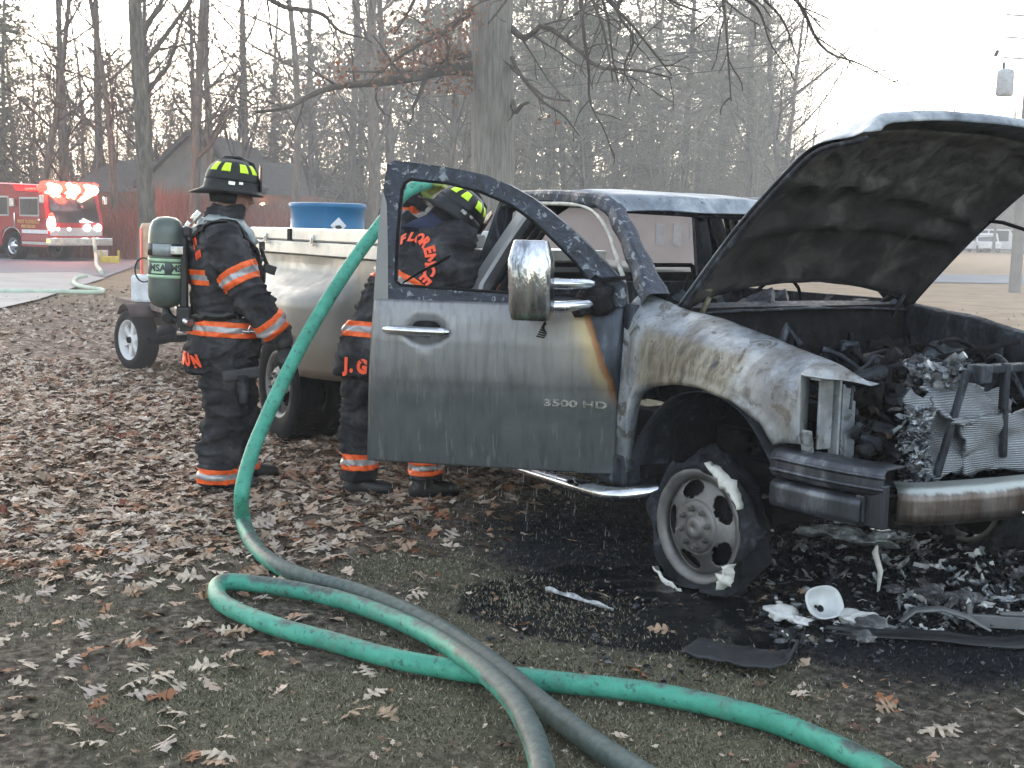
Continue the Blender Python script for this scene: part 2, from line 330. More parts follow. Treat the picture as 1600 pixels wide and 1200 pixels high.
def silver(name, door=False, tan=False):
    m = NT(name, .38, .3 if tan else .55); v = m.co(); a = m.noise(v, 2.2, 6, .55); b = m.noise(m.co('Object', (1, 1, .08)), 34, 5, .65); fine = m.noise(v, 170, 3)
    if tan: base = m.ramp(a, [(.3, hx(.15, .143, .128)), (.7, hx(.23, .222, .205))])
    else: base = m.ramp(a, [(.3, hx(.20, .20, .205)), (.7, hx(.265, .265, .27))])
    s_ = m.sep(v); u = s_[0]; zz = s_[2]
    if door:
        # soot washed down: drip streaks in the lower part of the skin
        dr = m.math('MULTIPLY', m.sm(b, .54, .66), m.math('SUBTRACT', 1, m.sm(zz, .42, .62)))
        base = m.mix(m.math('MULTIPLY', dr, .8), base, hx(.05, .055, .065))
        low_shade = m.math('SUBTRACT', 1, m.sm(m.math('ADD', zz, m.math('MULTIPLY', m.math('SUBTRACT', a, .5), .25)), .66, .82)); base = m.mix(m.math('MULTIPLY', low_shade, .82), base, hx(.085, .095, .10))  # lower half painted darker, as the ground reflected in the skin
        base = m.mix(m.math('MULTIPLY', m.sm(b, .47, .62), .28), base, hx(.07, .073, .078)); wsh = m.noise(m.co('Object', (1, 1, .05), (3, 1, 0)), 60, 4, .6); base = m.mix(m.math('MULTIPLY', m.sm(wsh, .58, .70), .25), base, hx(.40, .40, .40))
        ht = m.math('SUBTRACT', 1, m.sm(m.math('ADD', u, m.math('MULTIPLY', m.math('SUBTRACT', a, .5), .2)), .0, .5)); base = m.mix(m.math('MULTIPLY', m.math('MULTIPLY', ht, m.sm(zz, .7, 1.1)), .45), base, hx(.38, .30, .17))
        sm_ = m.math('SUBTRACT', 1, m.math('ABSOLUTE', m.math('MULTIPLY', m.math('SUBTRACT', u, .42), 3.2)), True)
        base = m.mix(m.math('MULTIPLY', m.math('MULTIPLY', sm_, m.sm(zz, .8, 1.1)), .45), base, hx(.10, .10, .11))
        # burn edge: curve u = f(z)
        e = m.math('SUBTRACT', u, m.math('ADD', .01, m.math('MULTIPLY', m.math('SUBTRACT', zz, .80), .38)))
        e = m.math('ADD', e, m.math('MULTIPLY', m.math('SUBTRACT', m.noise(v, 7, 5), .5), .06))
        orange = m.math('SUBTRACT', 1, m.sm(e, .0, .045)); base = m.mix(m.math('MULTIPLY', orange, m.sm(zz, .68, .8)), base, hx(.22, .085, .015))
        yl = m.math('MULTIPLY', m.math('SUBTRACT', 1, m.sm(e, .03, .12)), m.sm(zz, .70, .85)); base = m.mix(m.math('MULTIPLY', m.math('MULTIPLY', yl, .5), m.sm(e, .02, .03)), base, hx(.45, .33, .12))
        ch = m.ramp(m.noise(m.co('Object', (1, 1, .25)), 14, 6, .65), [(.35, hx(.012, .014, .018)), (.6, hx(.045, .055, .075)), (.78, hx(.15, .165, .19))])
        base = m.mix(m.math('SUBTRACT', 1, m.sm(e, -.012, .008)), base, ch)
    if tan:
        dd = m.math('SUBTRACT', 1, m.sm(m.math('ADD', zz, m.math('MULTIPLY', m.math('SUBTRACT', a, .5), .4)), .55, .95)); base = m.mix(m.math('MULTIPLY', dd, .72), base, hx(.17, .13, .09))
    base = m.mix(m.math('MULTIPLY', m.sm(fine, .55, .8), .3), base, hx(.12, .12, .12))
    m.set(color=base, rough=m.ramp(m.noise(v, 12, 5), [(.3, .32), (.7, .5)])); m.bump(m.math('ADD', m.noise(v, 5, 3), m.math('MULTIPLY', fine, .06)), .12, .02); return m.m
SILV = silver('silver_paint_door', True); BEDP = silver('silver_paint_dusty', False, True); SIL2 = silver('silver_paint_plain')
m = NT('blistered_paint', .45, .1); v = m.co(); a = m.noise(v, 12, 7, .6, 1.5); b = m.noise(v, 30, 5, .6, .8)
m.set(color=m.mix(m.sm(b, .57, .66), m.ramp(a, [(.35, hx(.012, .016, .024)), (.6, hx(.035, .045, .07)), (.75, hx(.12, .14, .17))]), hx(.24, .27, .30)), rough=m.ramp(a, [(.3, .3), (.7, .65)])); m.bump(m.math('ADD', a, b), .6, .01); BLIST = m.m
RUBBER = plain('rubber', (.012, .012, .013), .85, 0, .4, 10, .4, .15)
m = NT('burnt_rubber', .8, 0, .15); v = m.co(); a = m.noise(v, 9, 8, .7, .8); m.set(color=m.ramp(a, [(.35, hx(.009, .010, .012)), (.55, hx(.028, .031, .037)), (.70, hx(.10, .11, .125)), (.84, hx(.24, .25, .27))])); m.bump(a, .9, .02); BRUB = m.m
m = NT('rim_grey', .5, .6); v = m.co(); a = m.noise(v, 8, 7, .6); m.set(color=m.ramp(a, [(.3, hx(.09, .088, .085)), (.6, hx(.21, .205, .20)), (.8, hx(.31, .31, .305))]), rough=m.ramp(a, [(.3, .4), (.7, .65)])); m.bump(m.noise(v, 80, 3), .25, .003); RIM = m.m
RUST = plain('rusty_iron', (.10, .06, .04), .9, .2, .5, 14, .6)
WHITEASH = plain('white_ash', (.62, .61, .56), .9, 0, .2, 20, .5)
# ---- passenger front fender
ZT = [(-.62, 1.235), (-.52, 1.205), (-.41, 1.17), (-.107, 1.133), (.36, 1.053), (.634, 1.016), (.76, .975), (.80, .962)]
def zb(x):
    if x < -.50: return .42
    if x <= .45: return interp(x, [(-.50, .62), (-.47, .74), (-.435, .79), (-.344, .826), (-.168, .858), (0, .866), (.2, .838), (.373, .77), (.43, .71), (.45, .69)])
    if x <= .555: return .705 + (x - .45) * .1
    return interp(x, [(.556, .972), (.72, .972), (.80, .958)])
stx = [-.585, -.56, -.53, -.505, -.4995] + list(np.linspace(-.49, .445, 40)) + [.4505, .47, .50, .53, .5545, .5565, .58, .62, .66, .70, .74, .775, .80]
rows = []
for x in stx:
    zt = interp(x, ZT); zB = zb(x); yo = -.925 + .02 * smooth(x, .3, .6) + .10 * smooth(x, .55, .82); yo = float(yo); row = []
    yt = -.745 + float(.0 * x) - .055 * float(smooth(x, .3, .8)) + (-.05 * float(1 - smooth(x, -.58, -.40)))
    prof = [(0, 0), (.12, .004), (.35, .02), (.6, .05), (.82, .09), (1, .16)]
    for fy, dz in prof:
        zq = max(zt - dz * (1 if x < .55 else .25), zB + .004 * (1 - fy)); row.append([x, yt + (yo - yt) * fy, zq])
    z0 = row[-1][2]
    for k in range(1, 9):
        t = k / 8; zq = z0 + (zB - z0) * t; flare = .022 * float(smooth(t, .55, .95)) if -.5 < x < .47 else 0
        row.append([x, yo - .012 * math.sin(t * PI) - flare, zq])
    row.append([x, yo + .035, zB + .004])
    for p in row:
        q = noise.noise(Vector(p) * 4) * .010 + noise.noise(Vector(p) * 12) * .003; p[1] += q; p[2] += q * .4
    rows.append(row)
MB().grid(rows, flip=True).build('front_fender', BLEACH, truck, solid=.004)
# driver side fender: seen from inside across the engine bay
rows = []
for x in np.linspace(-.55, .95, 26):
    zt = interp(x, [(-.62, 1.20), (-.41, 1.165), (0, 1.125), (.36, 1.06), (.8, 1.0), (.95, .95)]); row = [[x, .66, .45], [x, .68, .8], [x, .70, zt - .05], [x, .71, zt - .012], [x, .745, zt], [x, .86, zt - .05], [x, .93, zt - .16], [x, .93, .6]]
    for p in row: p[1] += noise.noise(Vector(p) * 4) * .012; p[2] += noise.noise(Vector(p) * 9) * .005
    rows.append(row)
MB().grid(rows).build('front_fender', CHAR, truck, solid=.004)
# wheel house liner, passenger side
rows = []
for a in np.linspace(.42, PI + .1, 24):
    rows.append([[-.02 + (.50 + noise.noise(Vector((a * 2, k, 0))) * .03) * math.cos(a), -.90 + k * .09, .34 + .50 * math.sin(a)] for k in range(6)])
MB().grid(rows).build('wheel_house', CHAR, truck, solid=.004)
# ---- cab shell
cabm = MB()
def bar(mb, pts, w, d, mi=0):   # rectangular section along a path: w lateral, d other
    pts = [Vector(p) for p in pts]; rws = []
    for i, p in enumerate(pts):
        t = (pts[min(i + 1, len(pts) - 1)] - pts[max(i - 1, 0)]).normalized(); side = Vector((0, 1, 0)); nn = t.cross(side).normalized()
        ww = w[i] if isinstance(w, list) else w; dd = d[i] if isinstance(d, list) else d
        rws.append([p + side * ww / 2 + nn * dd / 2, p - side * ww / 2 + nn * dd / 2, p - side * ww / 2 - nn * dd / 2, p + side * ww / 2 - nn * dd / 2])
    return mb.grid(rws, smooth=False, closed=True, mi=mi)
for sy in (-1, 1):
    mb = MB(); pts = spline([(-.50, sy * .80, 1.19), (-.66, sy * .765, 1.33), (-.86, sy * .72, 1.50), (-1.04, sy * .685, 1.62), (-1.24, sy * .69, 1.648), (-1.62, sy * .70, 1.662), (-2.0, sy * .70, 1.645)], 28)
    for k, p in enumerate(pts): p[1] += .006 * math.sin(k * 1.7)
    bar(mb, pts, [.13 - .05 * min(1, k / 7) for k in range(28)], [.09 - .015 * min(1, k / 16) for k in range(28)]); mb.build('windshield_pillar', BLIST, truck, bevel=.022)
    mb = MB(); pts2 = [Vector(p) + Vector((-.045, sy * .035, -.012)) for p in spline([(-.55, sy * .84, 1.05), (-.62, sy * .815, 1.24), (-.80, sy * .76, 1.44), (-.98, sy * .72, 1.575), (-1.2, sy * .70, 1.63), (-1.6, sy * .70, 1.64)], 24)]
    mb.tube([p + Vector((noise.noise(p * 14), noise.noise(p * 15 + Vector((3, 0, 0))), 0)) * .008 for p in pts2], [.010 + .006 * noise.noise(p * 11) for p in pts2], 6); mb.build('door_opening_trim', plain('trim_cream', (.5, .48, .42), .6, .2, .3, 30, .3) if sy < 0 else CHAR, truck)
# roof: crowned skin with thick edges
def roofz(x, y): return 1.722 - .024 * (y / .7 + 1) - .03 * (y / .72) ** 2 - .03 * float(smooth(x, -1.3, -1.0)) - .075 * float(smooth(x, -1.03, -.93)) ** 1.5 - .03 * float(1 - smooth(x, -2.05, -1.85)) + noise.noise(Vector((x * 2.5, y * 2.5, 1))) * .010
rows = []
for x in list(np.linspace(-2.04, -1.06, 24)) + list(np.linspace(-1.04, -.925, 9)):
    hw = .70 - .02 * float(smooth(x, -1.3, -.98)); r = []
    for y in np.linspace(-hw, hw, 30): r.append((x - .02 * (1 - (y / hw) ** 2) + .05 * (1 - (y / hw) ** 2) * float(smooth(x, -1.4, -.98)), y, roofz(x, y)))
    r = [(x, -hw - .012, roofz(x, -hw) - .05), (x, -hw - .006, roofz(x, -hw) - .02)] + r + [(x, hw + .006, roofz(x, hw) - .02), (x, hw + .012, roofz(x, hw) - .05)]
    rows.append(r)
m = NT('roof_bleached', .5, .25); v = m.co(); a = m.noise(v, 4, 8, .65, .5); e = m.noise(v, 24, 5, .65)
m.set(color=m.mix(m.sm(e, .6, .7), m.ramp(a, [(.32, hx(.08, .092, .11)), (.48, hx(.21, .24, .275)), (.64, hx(.42, .445, .46)), (.8, hx(.56, .57, .56))]), hx(.10, .08, .09))); m.bump(m.math('ADD', a, e), .4, .012); ROOFM = m.m
MB().grid(rows).build('roof', ROOFM, truck, solid=.006)
mb = MB(); pts = [(-1.0 + .05 * (1 - (y / .66) ** 2), y, 1.63) for y in np.linspace(-.66, .66, 13)]
mb.tube([(p[0] - .03, p[1], p[2] - .03 - .02 * (p[1] / .7 + 1)) for p in pts], .022, 8, sq=.7); mb.build('windshield_header', CHAR, truck)
# rear corner pillar + back wall with window opening
for sy in (-1, 1):
    mb = MB(); rows = []
    for z_, yy_, x0, x1 in [(.45, .93, -2.06, -1.80), (.8, .945, -2.06, -1.83), (1.14, .93, -2.06, -1.87), (1.2, .915, -2.02, -1.865), (1.4, .82, -1.93, -1.79), (1.58, .735, -1.84, -1.70), (1.665, .70, -1.78, -1.62)]:
        rows.append([(x1 + .0, sy * (yy_ - .10), z_), (x1, sy * (yy_ - .012), z_), (x1 - .02, sy * yy_, z_), (x0 + .03, sy * yy_, z_), (x0, sy * (yy_ - .04), z_), (x0, sy * (yy_ - .11), z_)])
    if sy > 0: rows = [[(min(p[0], -1.885), p[1], p[2]) for p in r] for r in rows]
    mb.grid(rows, smooth=False); mb.build('rear_pillar', SIL2 if sy < 0 else CHAR, truck, solid=.006)
    mb = MB()
    for k, (dx, dy) in enumerate([(0, 0), (.035, -.03), (.07, -.055)]):
        mb.tube([(x1_ + dx, sy * (yy_ - .04 + dy), z_) for z_, yy_, x1_ in [(.46, .9, -1.79), (.8, .92, -1.81), (1.16, .90, -1.85), (1.4, .79, -1.77), (1.58, .71, -1.69), (1.64, .68, -1.58)]], .016 if k != 1 else .022, 6)
    mb.build('door_seal', CHAR if sy > 0 else RUBBER, truck)
mb = MB(); hole = [(-.66, 1.20), (.66, 1.20), (.68, 1.25), (.64, 1.58), (.58, 1.62), (-.58, 1.62), (-.64, 1.58), (-.68, 1.25)]
mb.prism([(-.88, .5), (.88, .5), (.90, 1.15), (.70, 1.67), (-.70, 1.67), (-.90, 1.15)], .03, lambda u, v, w_: (-2.045 + w_, u, v), [hole]); mb.build('back_panel', CHAR, truck)
# driver door shell + its window frame, closed
mb = MB(); hole = [(-1.855, 1.17), (-.72, 1.17), (-.76, 1.22), (-1.04, 1.55), (-1.16, 1.60), (-1.78, 1.605), (-1.845, 1.25)]
def dplace(u, v, w_): return (u, .93 - w_ - max(0, v - 1.14) * .42 if v > 1.14 else .93 - w_, v)
mb.prism([(-1.84, .42), (-.60, .42), (-.60, 1.20), (-.72, 1.26), (-1.02, 1.58), (-1.2, 1.635), (-1.82, 1.64), (-1.90, 1.18)], .04, dplace, [hole]); mb.build('driver_door', CHAR, truck)
# cowl, firewall, dash wreck, rocker, floor
mb = MB(); rows = []
for y in np.linspace(-.76, .76, 22):
    k = 1 - (y / .76) ** 2; rows.append([(-.40 + .05 * k, y, 1.13 + .02 * k), (-.46 + .05 * k, y, 1.14 + .012 * k + noise.noise(Vector((y * 6, 1, 0))) * .012), (-.54 + .04 * k, y, 1.145 + .015 * k), (-.60 + .04 * k, y, 1.16 + .012 * k), (-.66, y, 1.14)])
mb.grid(rows); mb.build('cowl', CHAR, truck, solid=.006)
MB().box((-.42, 0, .80), (.02, 1.46, .72)).build('firewall', SOOT, truck)
mb = MB(); mb.box((-1.25, 0, .42), (1.6, 1.7, .05)); mb.build('cab_floor', SOOT, truck)
for sy in (-1, 1):
    mb = MB(); mb.box((-1.22, sy * .88, .42), (1.42, .12, .15)); mb.build('rocker_panel', CHAR, truck, bevel=.02)
for sy in (-1, 1): MB().box((-.56, sy * .885, .80), (.06, .07, .74)).build('hinge_pillar', CHAR, truck, bevel=.01)
mb = MB(); mb.tube([(-.78, y, 1.02 + .02 * math.sin(y * 9)) for y in np.linspace(-.78, .78, 14)], .028, 8)
for k in range(26):
    x = -.86 + random.random() * .25; y = -.7 + random.random() * 1.4; z_ = 1.0 + random.random() * .17
    mb.box((x, y, z_), (.02 + random.random() * .12, .02 + random.random() * .15, .015 + random.random() * .06), rotm('X', random.random() * 3) @ rotm('Z', random.random() * 3))
mb.build('dash_frame', CHAR, truck)
mb = MB(); mb.tube([(-.80, -.40, 1.14), (-.80, -.40, 1.22), (-.80, -.38, 1.285), (-.80, -.34, 1.29), (-.80, -.29, 1.255), (-.80, -.24, 1.29), (-.80, -.20, 1.285), (-.80, -.18, 1.22), (-.80, -.18, 1.13)], .0065, 6); mb.build('bent_wire_frame', SOOT, truck)
mb = MB(); mb.box((-.80, -.12, 1.16), (.05, .05, .2), rotm('X', -.6)); mb.box((-.78, -.33, 1.15), (.05, .26, .04)); mb.box((-.78, -.33, 1.10), (.05, .22, .012)); mb.build('dash_bracket', SOOT, truck)
mb = MB(); mb.tube([(-1.02 + .17 * math.sin(a) * .35, .38 + .19 * math.cos(a), 1.08 + .19 * math.sin(a)) for a in np.linspace(0, 2 * PI, 25)], .010, 6, caps=False); mb.tube([(-.75, .38, .98), (-1.02, .38, 1.08)], .025, 8); mb.build('steering_wheel', SOOT, truck)
for yc in (-.40, .40):
    mb = MB()
    for dy in (-.22, .22): mb.tube([(-1.35, yc + dy, .50), (-1.72, yc + dy, .55), (-1.86, yc + dy, .95), (-1.92, yc + dy * .7, 1.30)], .014, 6)
    mb.tube([(-1.92, yc - .15, 1.30), (-1.92, yc + .15, 1.30)], .014, 6)
    for q in range(6): mb.tube([(-1.78 - q * .02, yc - .22, .68 + q * .09), (-1.79 - q * .02, yc + .22, .68 + q * .09)], .005, 5)
    mb.build('seat_frame', SOOT, truck)
# ---- raised hood
hA, hB = Vector((-.44, 0, 1.20)), None
PR = Vector((-.44, -.725, 1.18)); PF = Vector((.60, -.725, 1.915))
def hood_pt(s, t, w_=0.0):
    # s 0 rear edge .. 1 front edge, t -1 passenger .. 1 driver; w_ depth below the skin
    L = 1.28; ang = math.radians(38.0 + 1.6 * s)
    hw = .735 + .0 * s; y = t * hw; crown = 1 - t * t
    # rear edge curves forward at the centre, front edge bows too
    sL = s * L + .105 * crown ** .7 * (1 - s) ** 2
    x = -.45 + sL * math.cos(ang); z_ = 1.175 + sL * math.sin(ang)
    n_ = Vector((-math.sin(ang), 0, math.cos(ang)))
    bulge = .085 * crown ** .8 + .05 * math.sin(s * PI) - .075 * float(smooth(s, .80, 1.02)) ** 1.5 - .05 * float(smooth(abs(t), .75, 1)) * float(smooth(s, .75, 1))
    if s < .12: bulge -= 0
    c_ = float(smooth(abs(t), .80, .98)) * .02
    return Vector((x, y, z_)) + n_ * (bulge - c_ - w_)
rows = []; rows2 = []
for s_ in np.linspace(0, 1, 30):
    r = []; r2 = []
    for t_ in np.linspace(-1, 1, 33):
        tt = t_ * (1 - .0 * s_); p = hood_pt(s_, tt); q = noise.noise(p * 3) * .008; r.append(p + Vector((0, 0, q)))
        w_ = .03; s_2 = s_ * .885; ed = min(1 - abs(t_), s_2 * 1.1, (.9 - s_2) * 1.2)
        if ed > .10: w_ = .006 + .040 * (1 if (abs(t_ - .0) < .07 or abs(s_ - .40) < .05 or abs(s_ - .62 + t_ * .1) < .03 or abs(abs(t_) - .45 - .15 * s_) < .06) else 0)
        if abs(math.hypot((s_ - .70) * 1.3, t_ + .55) - .09) < .03: w_ += .015
        r2.append(hood_pt(s_2, tt * .975, w_ + .012) + Vector((0, 0, noise.noise(p * 7) * .006)))
    rows.append(r); rows2.append(r2)
m = NT('hood_underside', .7, .1, .4); v = m.co(); a = m.noise(v, 3.2, 8, .6, 1.2); b = m.noise(v, 14, 6, .6, .4)
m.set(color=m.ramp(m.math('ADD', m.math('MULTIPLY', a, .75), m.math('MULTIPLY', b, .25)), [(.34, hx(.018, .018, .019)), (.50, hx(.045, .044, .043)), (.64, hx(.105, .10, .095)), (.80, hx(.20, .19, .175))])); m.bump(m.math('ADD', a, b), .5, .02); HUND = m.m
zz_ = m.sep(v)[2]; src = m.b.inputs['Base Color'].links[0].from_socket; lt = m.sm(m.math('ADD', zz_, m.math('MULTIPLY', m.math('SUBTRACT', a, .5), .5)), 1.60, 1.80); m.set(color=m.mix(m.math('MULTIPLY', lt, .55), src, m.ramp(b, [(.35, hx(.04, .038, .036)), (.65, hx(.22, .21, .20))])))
fd = Vector((math.cos(math.radians(41)), 0, math.sin(math.radians(41)))); dn = Vector((math.sin(math.radians(41)), 0, -math.cos(math.radians(41))))
for k in range(1, 6): rows.append([p + (fd * .012 * math.sin(k * .55) + dn * .0115 * k) * (1 - float(smooth(abs(p.y) / .735, .86, 1.0))) for p in rows[29]])
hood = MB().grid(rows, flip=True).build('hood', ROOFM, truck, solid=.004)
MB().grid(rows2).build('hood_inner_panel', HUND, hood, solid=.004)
mb = MB()
for tt in (-1, 1): mb.grid([[hood_pt(s_, tt, .020), hood_pt(s_, tt * .985, .045)] for s_ in np.linspace(0, 1, 20)])
mb.grid([[hood_pt(0, t_, 0), hood_pt(0.01, t_ * .985, .045)] for t_ in np.linspace(-1, 1, 20)])
mb.build('hood_edge_flange', CHAR, hood, solid=.004)
for sy in (-1, 1):
    mb = MB(); y = sy * .62; mb.grid([[(-.47, y - .03, 1.17), (-.47, y + .03, 1.17)], [(-.40, y - .03, 1.22), (-.40, y + .03, 1.22)], [(-.35, y - .02, 1.245), (-.35, y + .02, 1.245)]])
    mb.tube([(-.42, y, 1.10), (-.38, y, 1.16), (-.36, y + .01, 1.21)], .010, 6); mb.build('hood_hinge', plain('hinge_olive', (.19, .175, .12), .7, .2, .4, 20, .4) if sy < 0 else CHAR, truck, solid=.006)
mb = MB(); mb.tube([tuple(hood_pt(.50, .97, .04)), tuple(hood_pt(.52, .995, .06) + Vector((0, .04, 0))), (.34, .80, 1.50), (.50, .81, 1.22), (.56, .80, 1.08)], .010, 6); mb.build('hood_prop', SOOT, truck)
# ---- bumper and its dark wrap
def rib(mb, z_, ss): return mb.tube([(q[0] + q[2] * .018, q[1] + q[3] * .018, z_) for q in ss], .006, 5)
def bface(mb, z0, z1, yb, bulge=.03, x0=0.0, mi=0, nseg=5):
    rws = []
    for (x, y, nx, ny) in yb:
        r = []
        for k in range(nseg + 1):
            t = k / nseg; b_ = bulge * min(1, min(t, 1 - t) * 5.5) ** .6; r.append((x + nx * b_, y + ny * b_, z0 + (z1 - z0) * t))
        r.append((x - nx * .10, y - ny * .10, z1 + .004)); r.insert(0, (x - nx * .08, y - ny * .08, z0 - .002)); rws.append(r)
    return mb.grid(rws, mi=mi)
side = [(.47 + .5 * k / 12, -.955 + .012 * k / 12 + .06 * (k / 12) ** 3, .12, -1) for k in range(13)]
mb = MB(); bface(mb, .585, .682, side, .016, nseg=12); rib(mb, .655, side); rib(mb, .612, side); mb.build('bumper_end_cap', BDARK, truck, solid=.006)
mb = MB(); bface(mb, .468, .566, side[:11], .014, nseg=12); mb.build('bumper_end_cap', BDARK, truck, solid=.006)
mb = MB(); mb.box((.93, -.89, .55), (.10, .03, .16)); mb.box((.88, -.90, .53), (.04, .04, .10)); mb.build('bumper_bracket', BDARK, truck, bevel=.006)
front = []
for k in range(25):
    y = -.83 + 1.66 * k / 24; t = y / .83; nx, ny = 1.0, t * .35 + (0.5 * max(0, abs(t) - .85) / .15 * (1 if t > 0 else -1)); l = math.hypot(nx, ny); x = 1.02 + .10 * (1 - t * t) - .05 * max(0, abs(t) - .9) / .1
    front.append((x, y, nx / l, ny / l))
mb = MB(); bface(mb, .485, .612, front, .02, nseg=6); bump = mb.build('front_bumper', BUMP, truck, solid=.006)
mb = MB(); bface(mb, .50, .545, [f for f in front if -.36 < f[1] < .36], -.004); mb.build('bumper_slot', SOOT, bump, loc=(.022, 0, 0))
mb = MB(); mb.tube([(f[0] + .021, f[1], .507) for f in front if -.38 < f[1] < .38], .008, 6); mb.build('bumper_slot_lip', CHROME, bump)
# ---- engine bay remains
mb = MB()   # headlight bracket: pale upright sheet metal
mb.box((.60, -.83, .83), (.012, .07, .27)); mb.box((.60, -.775, .80), (.05, .012, .33)); mb.box((.61, -.72, .79), (.012, .07, .30)); mb.box((.615, -.72, .70), (.03, .05, .10)); mb.box((.575, -.89, .72), (.06, .012, .10), rotm('X', .2)); mb.box((.60, -.80, .965), (.05, .18, .012))
mb.build('headlight_bracket', BLEACH, truck, bevel=.004)
def shreds(name, n, bx, mats, parent=truck, s=(.02, .06), seed=1, label=None, area=None):
    rr = random.Random(seed); mb = MB()
    for k in range(n):
        if area:
            u = rr.uniform(area[0], area[1]); v = area[2] + (area[3] - area[2]) * rr.random() ** area[4]
            if u < 1400 and v > 915: continue
            c = G(u, v); c.z = rr.uniform(.0, .04)
        else: c = Vector([rr.uniform(*b) for b in bx])
        r = rr.uniform(*s); R = rotm('Z', rr.uniform(0, 6)) @ rotm('X', rr.uniform(-1.3, 1.3) if not area else rr.gauss(0, .55)) @ rotm('Y', rr.gauss(0, .5)); ax, ay = rr.uniform(.5, 2.2), rr.uniform(.25, 1); P = []
        for i in range(4): P.append([c + R @ Vector(((i / 3 - .5) * r * ax * (1 + rr.uniform(-.3, .3)), (j / 3 - .5) * r * ay * (1 + rr.uniform(-.4, .4)), rr.uniform(-.22, .22) * r)) for j in range(4)])
        if area:
            lo = min(p.z for row in P for p in row); P = [[p - Vector((0, 0, lo - .003)) for p in row] for row in P]
        mb.grid(P, smooth=False, mi=rr.randrange(len(mats)))
    o = mb.build(name, mats, parent); tag(o, label, 'debris' if label else None, kind='stuff'); return o
def lumps(name, n, bx, mats, parent=truck, s=(.03, .1), seed=1, kind=None):
    rr = random.Random(seed); mb = MB()
    for k in range(n):
        c = [rr.uniform(bx[i][0], bx[i][1]) for i in range(3)]; r = rr.uniform(*s); q = rr.random()
        if q < .42: mb.blob(c, r, 2, .5, (rr.uniform(.6, 1.5), rr.uniform(.6, 1.5), rr.uniform(.5, 1.2)), k + seed, mi=rr.randrange(len(mats)), freq=1.8)
        elif q < .86: mb.tube([Vector(c) + Vector((rr.uniform(-1, 1), rr.uniform(-1, 1), rr.uniform(-1, 1))) * r * 2.2 * j for j in (0, .5, 1, 1.4)], rr.uniform(.008, .03), 8, mi=rr.randrange(len(mats)))
        elif q < .93: mb.lathe([(0, 0), (r * .5, 0), (r * .5, r), (r * .32, r), (r * .3, .01)], 14, Matrix.Translation(c) @ Matrix.Rotation(rr.uniform(0, 3), 4, Vector((rr.random(), rr.random(), rr.random()))), mi=rr.randrange(len(mats)))
        else: mb.box(c, (rr.uniform(.5, 2) * r, rr.uniform(.5, 2) * r, rr.uniform(.2, 1) * r), rotm('X', rr.uniform(0, 3)) @ rotm('Y', rr.uniform(0, 3)), mi=rr.randrange(len(mats)))
    o = mb.build(name, mats, parent)
    if kind: tag(o, kind=kind)
    return o
lumps('engine_remains', 170, [(-.30, .55), (-.48, .55), (.50, .98)], [SOOT, SOOT, SOOT, SOOT, CHAR], seed=3, s=(.03, .10), kind='stuff')
lumps('engine_remains', 120, [(.35, .72), (-.72, -.35), (.48, .98)], [SOOT, SOOT, SOOT, CHAR], seed=8, s=(.02, .06), kind='stuff')
for k, (px, py, pz, pr) in enumerate([(.56, -.20, .90, .075), (.58, -.36, .80, .055), (.57, -.05, .78, .085), (.55, .12, .92, .06), (.60, -.24, .70, .05)]):   # accessory drive pulleys left in the bay
    Mp = Matrix.Translation((px, py, pz)) @ Matrix.Rotation(PI / 2 + .06 * k, 4, 'Y'); mb = MB(); mb.lathe([(0, .02), (pr * .25, .02), (pr * .3, .0), (pr * .8, .0), (pr * .86, .02), (pr, .022), (pr * .93, .01), (pr, -.0), (pr * .93, -.012), (pr, -.022), (pr * .8, -.022), (0, -.022)], 28, Mp); mb.build('drive_pulley', CHAR if k % 2 else SOOT, truck)
mb = MB(); mb.box((.30, -.28, .80), (.42, .16, .10), rotm('Z', .1)); mb.box((.30, -.28, .87), (.36, .10, .05), rotm('Z', .1)); mb.build('valve_cover', CHAR, truck, bevel=.02)
mb = MB(); mb.lathe([(.028, 0), (.036, 0), (.036, .09), (.026, .09), (.024, .01)], 18, Matrix.Translation((.34, -.35, .98)) @ Matrix.Rotation(1.2, 4, 'Y') @ Matrix.Rotation(-.5, 4, 'X')); mb.build('intake_pipe', CHAR, truck)
mb = MB(); mb.box((0, 0, .42), (1.3, .12, .14)); mb.box((.30, -.55, .46), (1.1, .10, .13)); mb.box((.30, .55, .46), (1.1, .10, .13)); mb.box((.0, 0, .30), (.10, 1.1, .10)); mb.box((.55, 0, .44), (.1, 1.1, .1)); mb.box((-2.6, -.45, .55), (5, .08, .14)); mb.box((-2.6, .45, .55), (5, .08, .14)); mb.build('frame_rail', SOOT, truck, bevel=.006)
mb = MB(); rr = random.Random(5)   # radiator and condenser, torn
def torn(mb, x0, ys, zs, tilt, mi=0, edge=.03, n=18, seed=0):
    rws = []
    for i in range(n + 1):
        r = []
        for j in range(n + 1):
            u = i / n; v_ = j / n; y = ys[0] + (ys[1] - ys[0]) * u; z_ = zs[0] + (zs[1] - zs[0]) * v_
            if i in (0, n): y += noise.noise(Vector((v_ * 9, seed, 0))) * edge * 2
            if j in (0, n): z_ += noise.noise(Vector((u * 9, seed, 3))) * edge * 2
            x = x0 - tilt * (v_ - .5) + noise.noise(Vector((u * 3, v_ * 3, seed))) * .05; r.append((x, y, z_))
        rws.append(r)
    mb.grid(rws, mi=mi)
torn(mb, .78, (-.55, .02), (.60, .90), .10, seed=2); torn(mb, .72, (-.42, -.10), (.80, 1.0), .25, seed=5)
mb.build('condenser', FINS, truck, solid=.012)
mb = MB(); torn(mb, .84, (-.34, .45), (.60, .82), .03, seed=9, edge=.012); mb.build('radiator', FINS, truck, solid=.015)
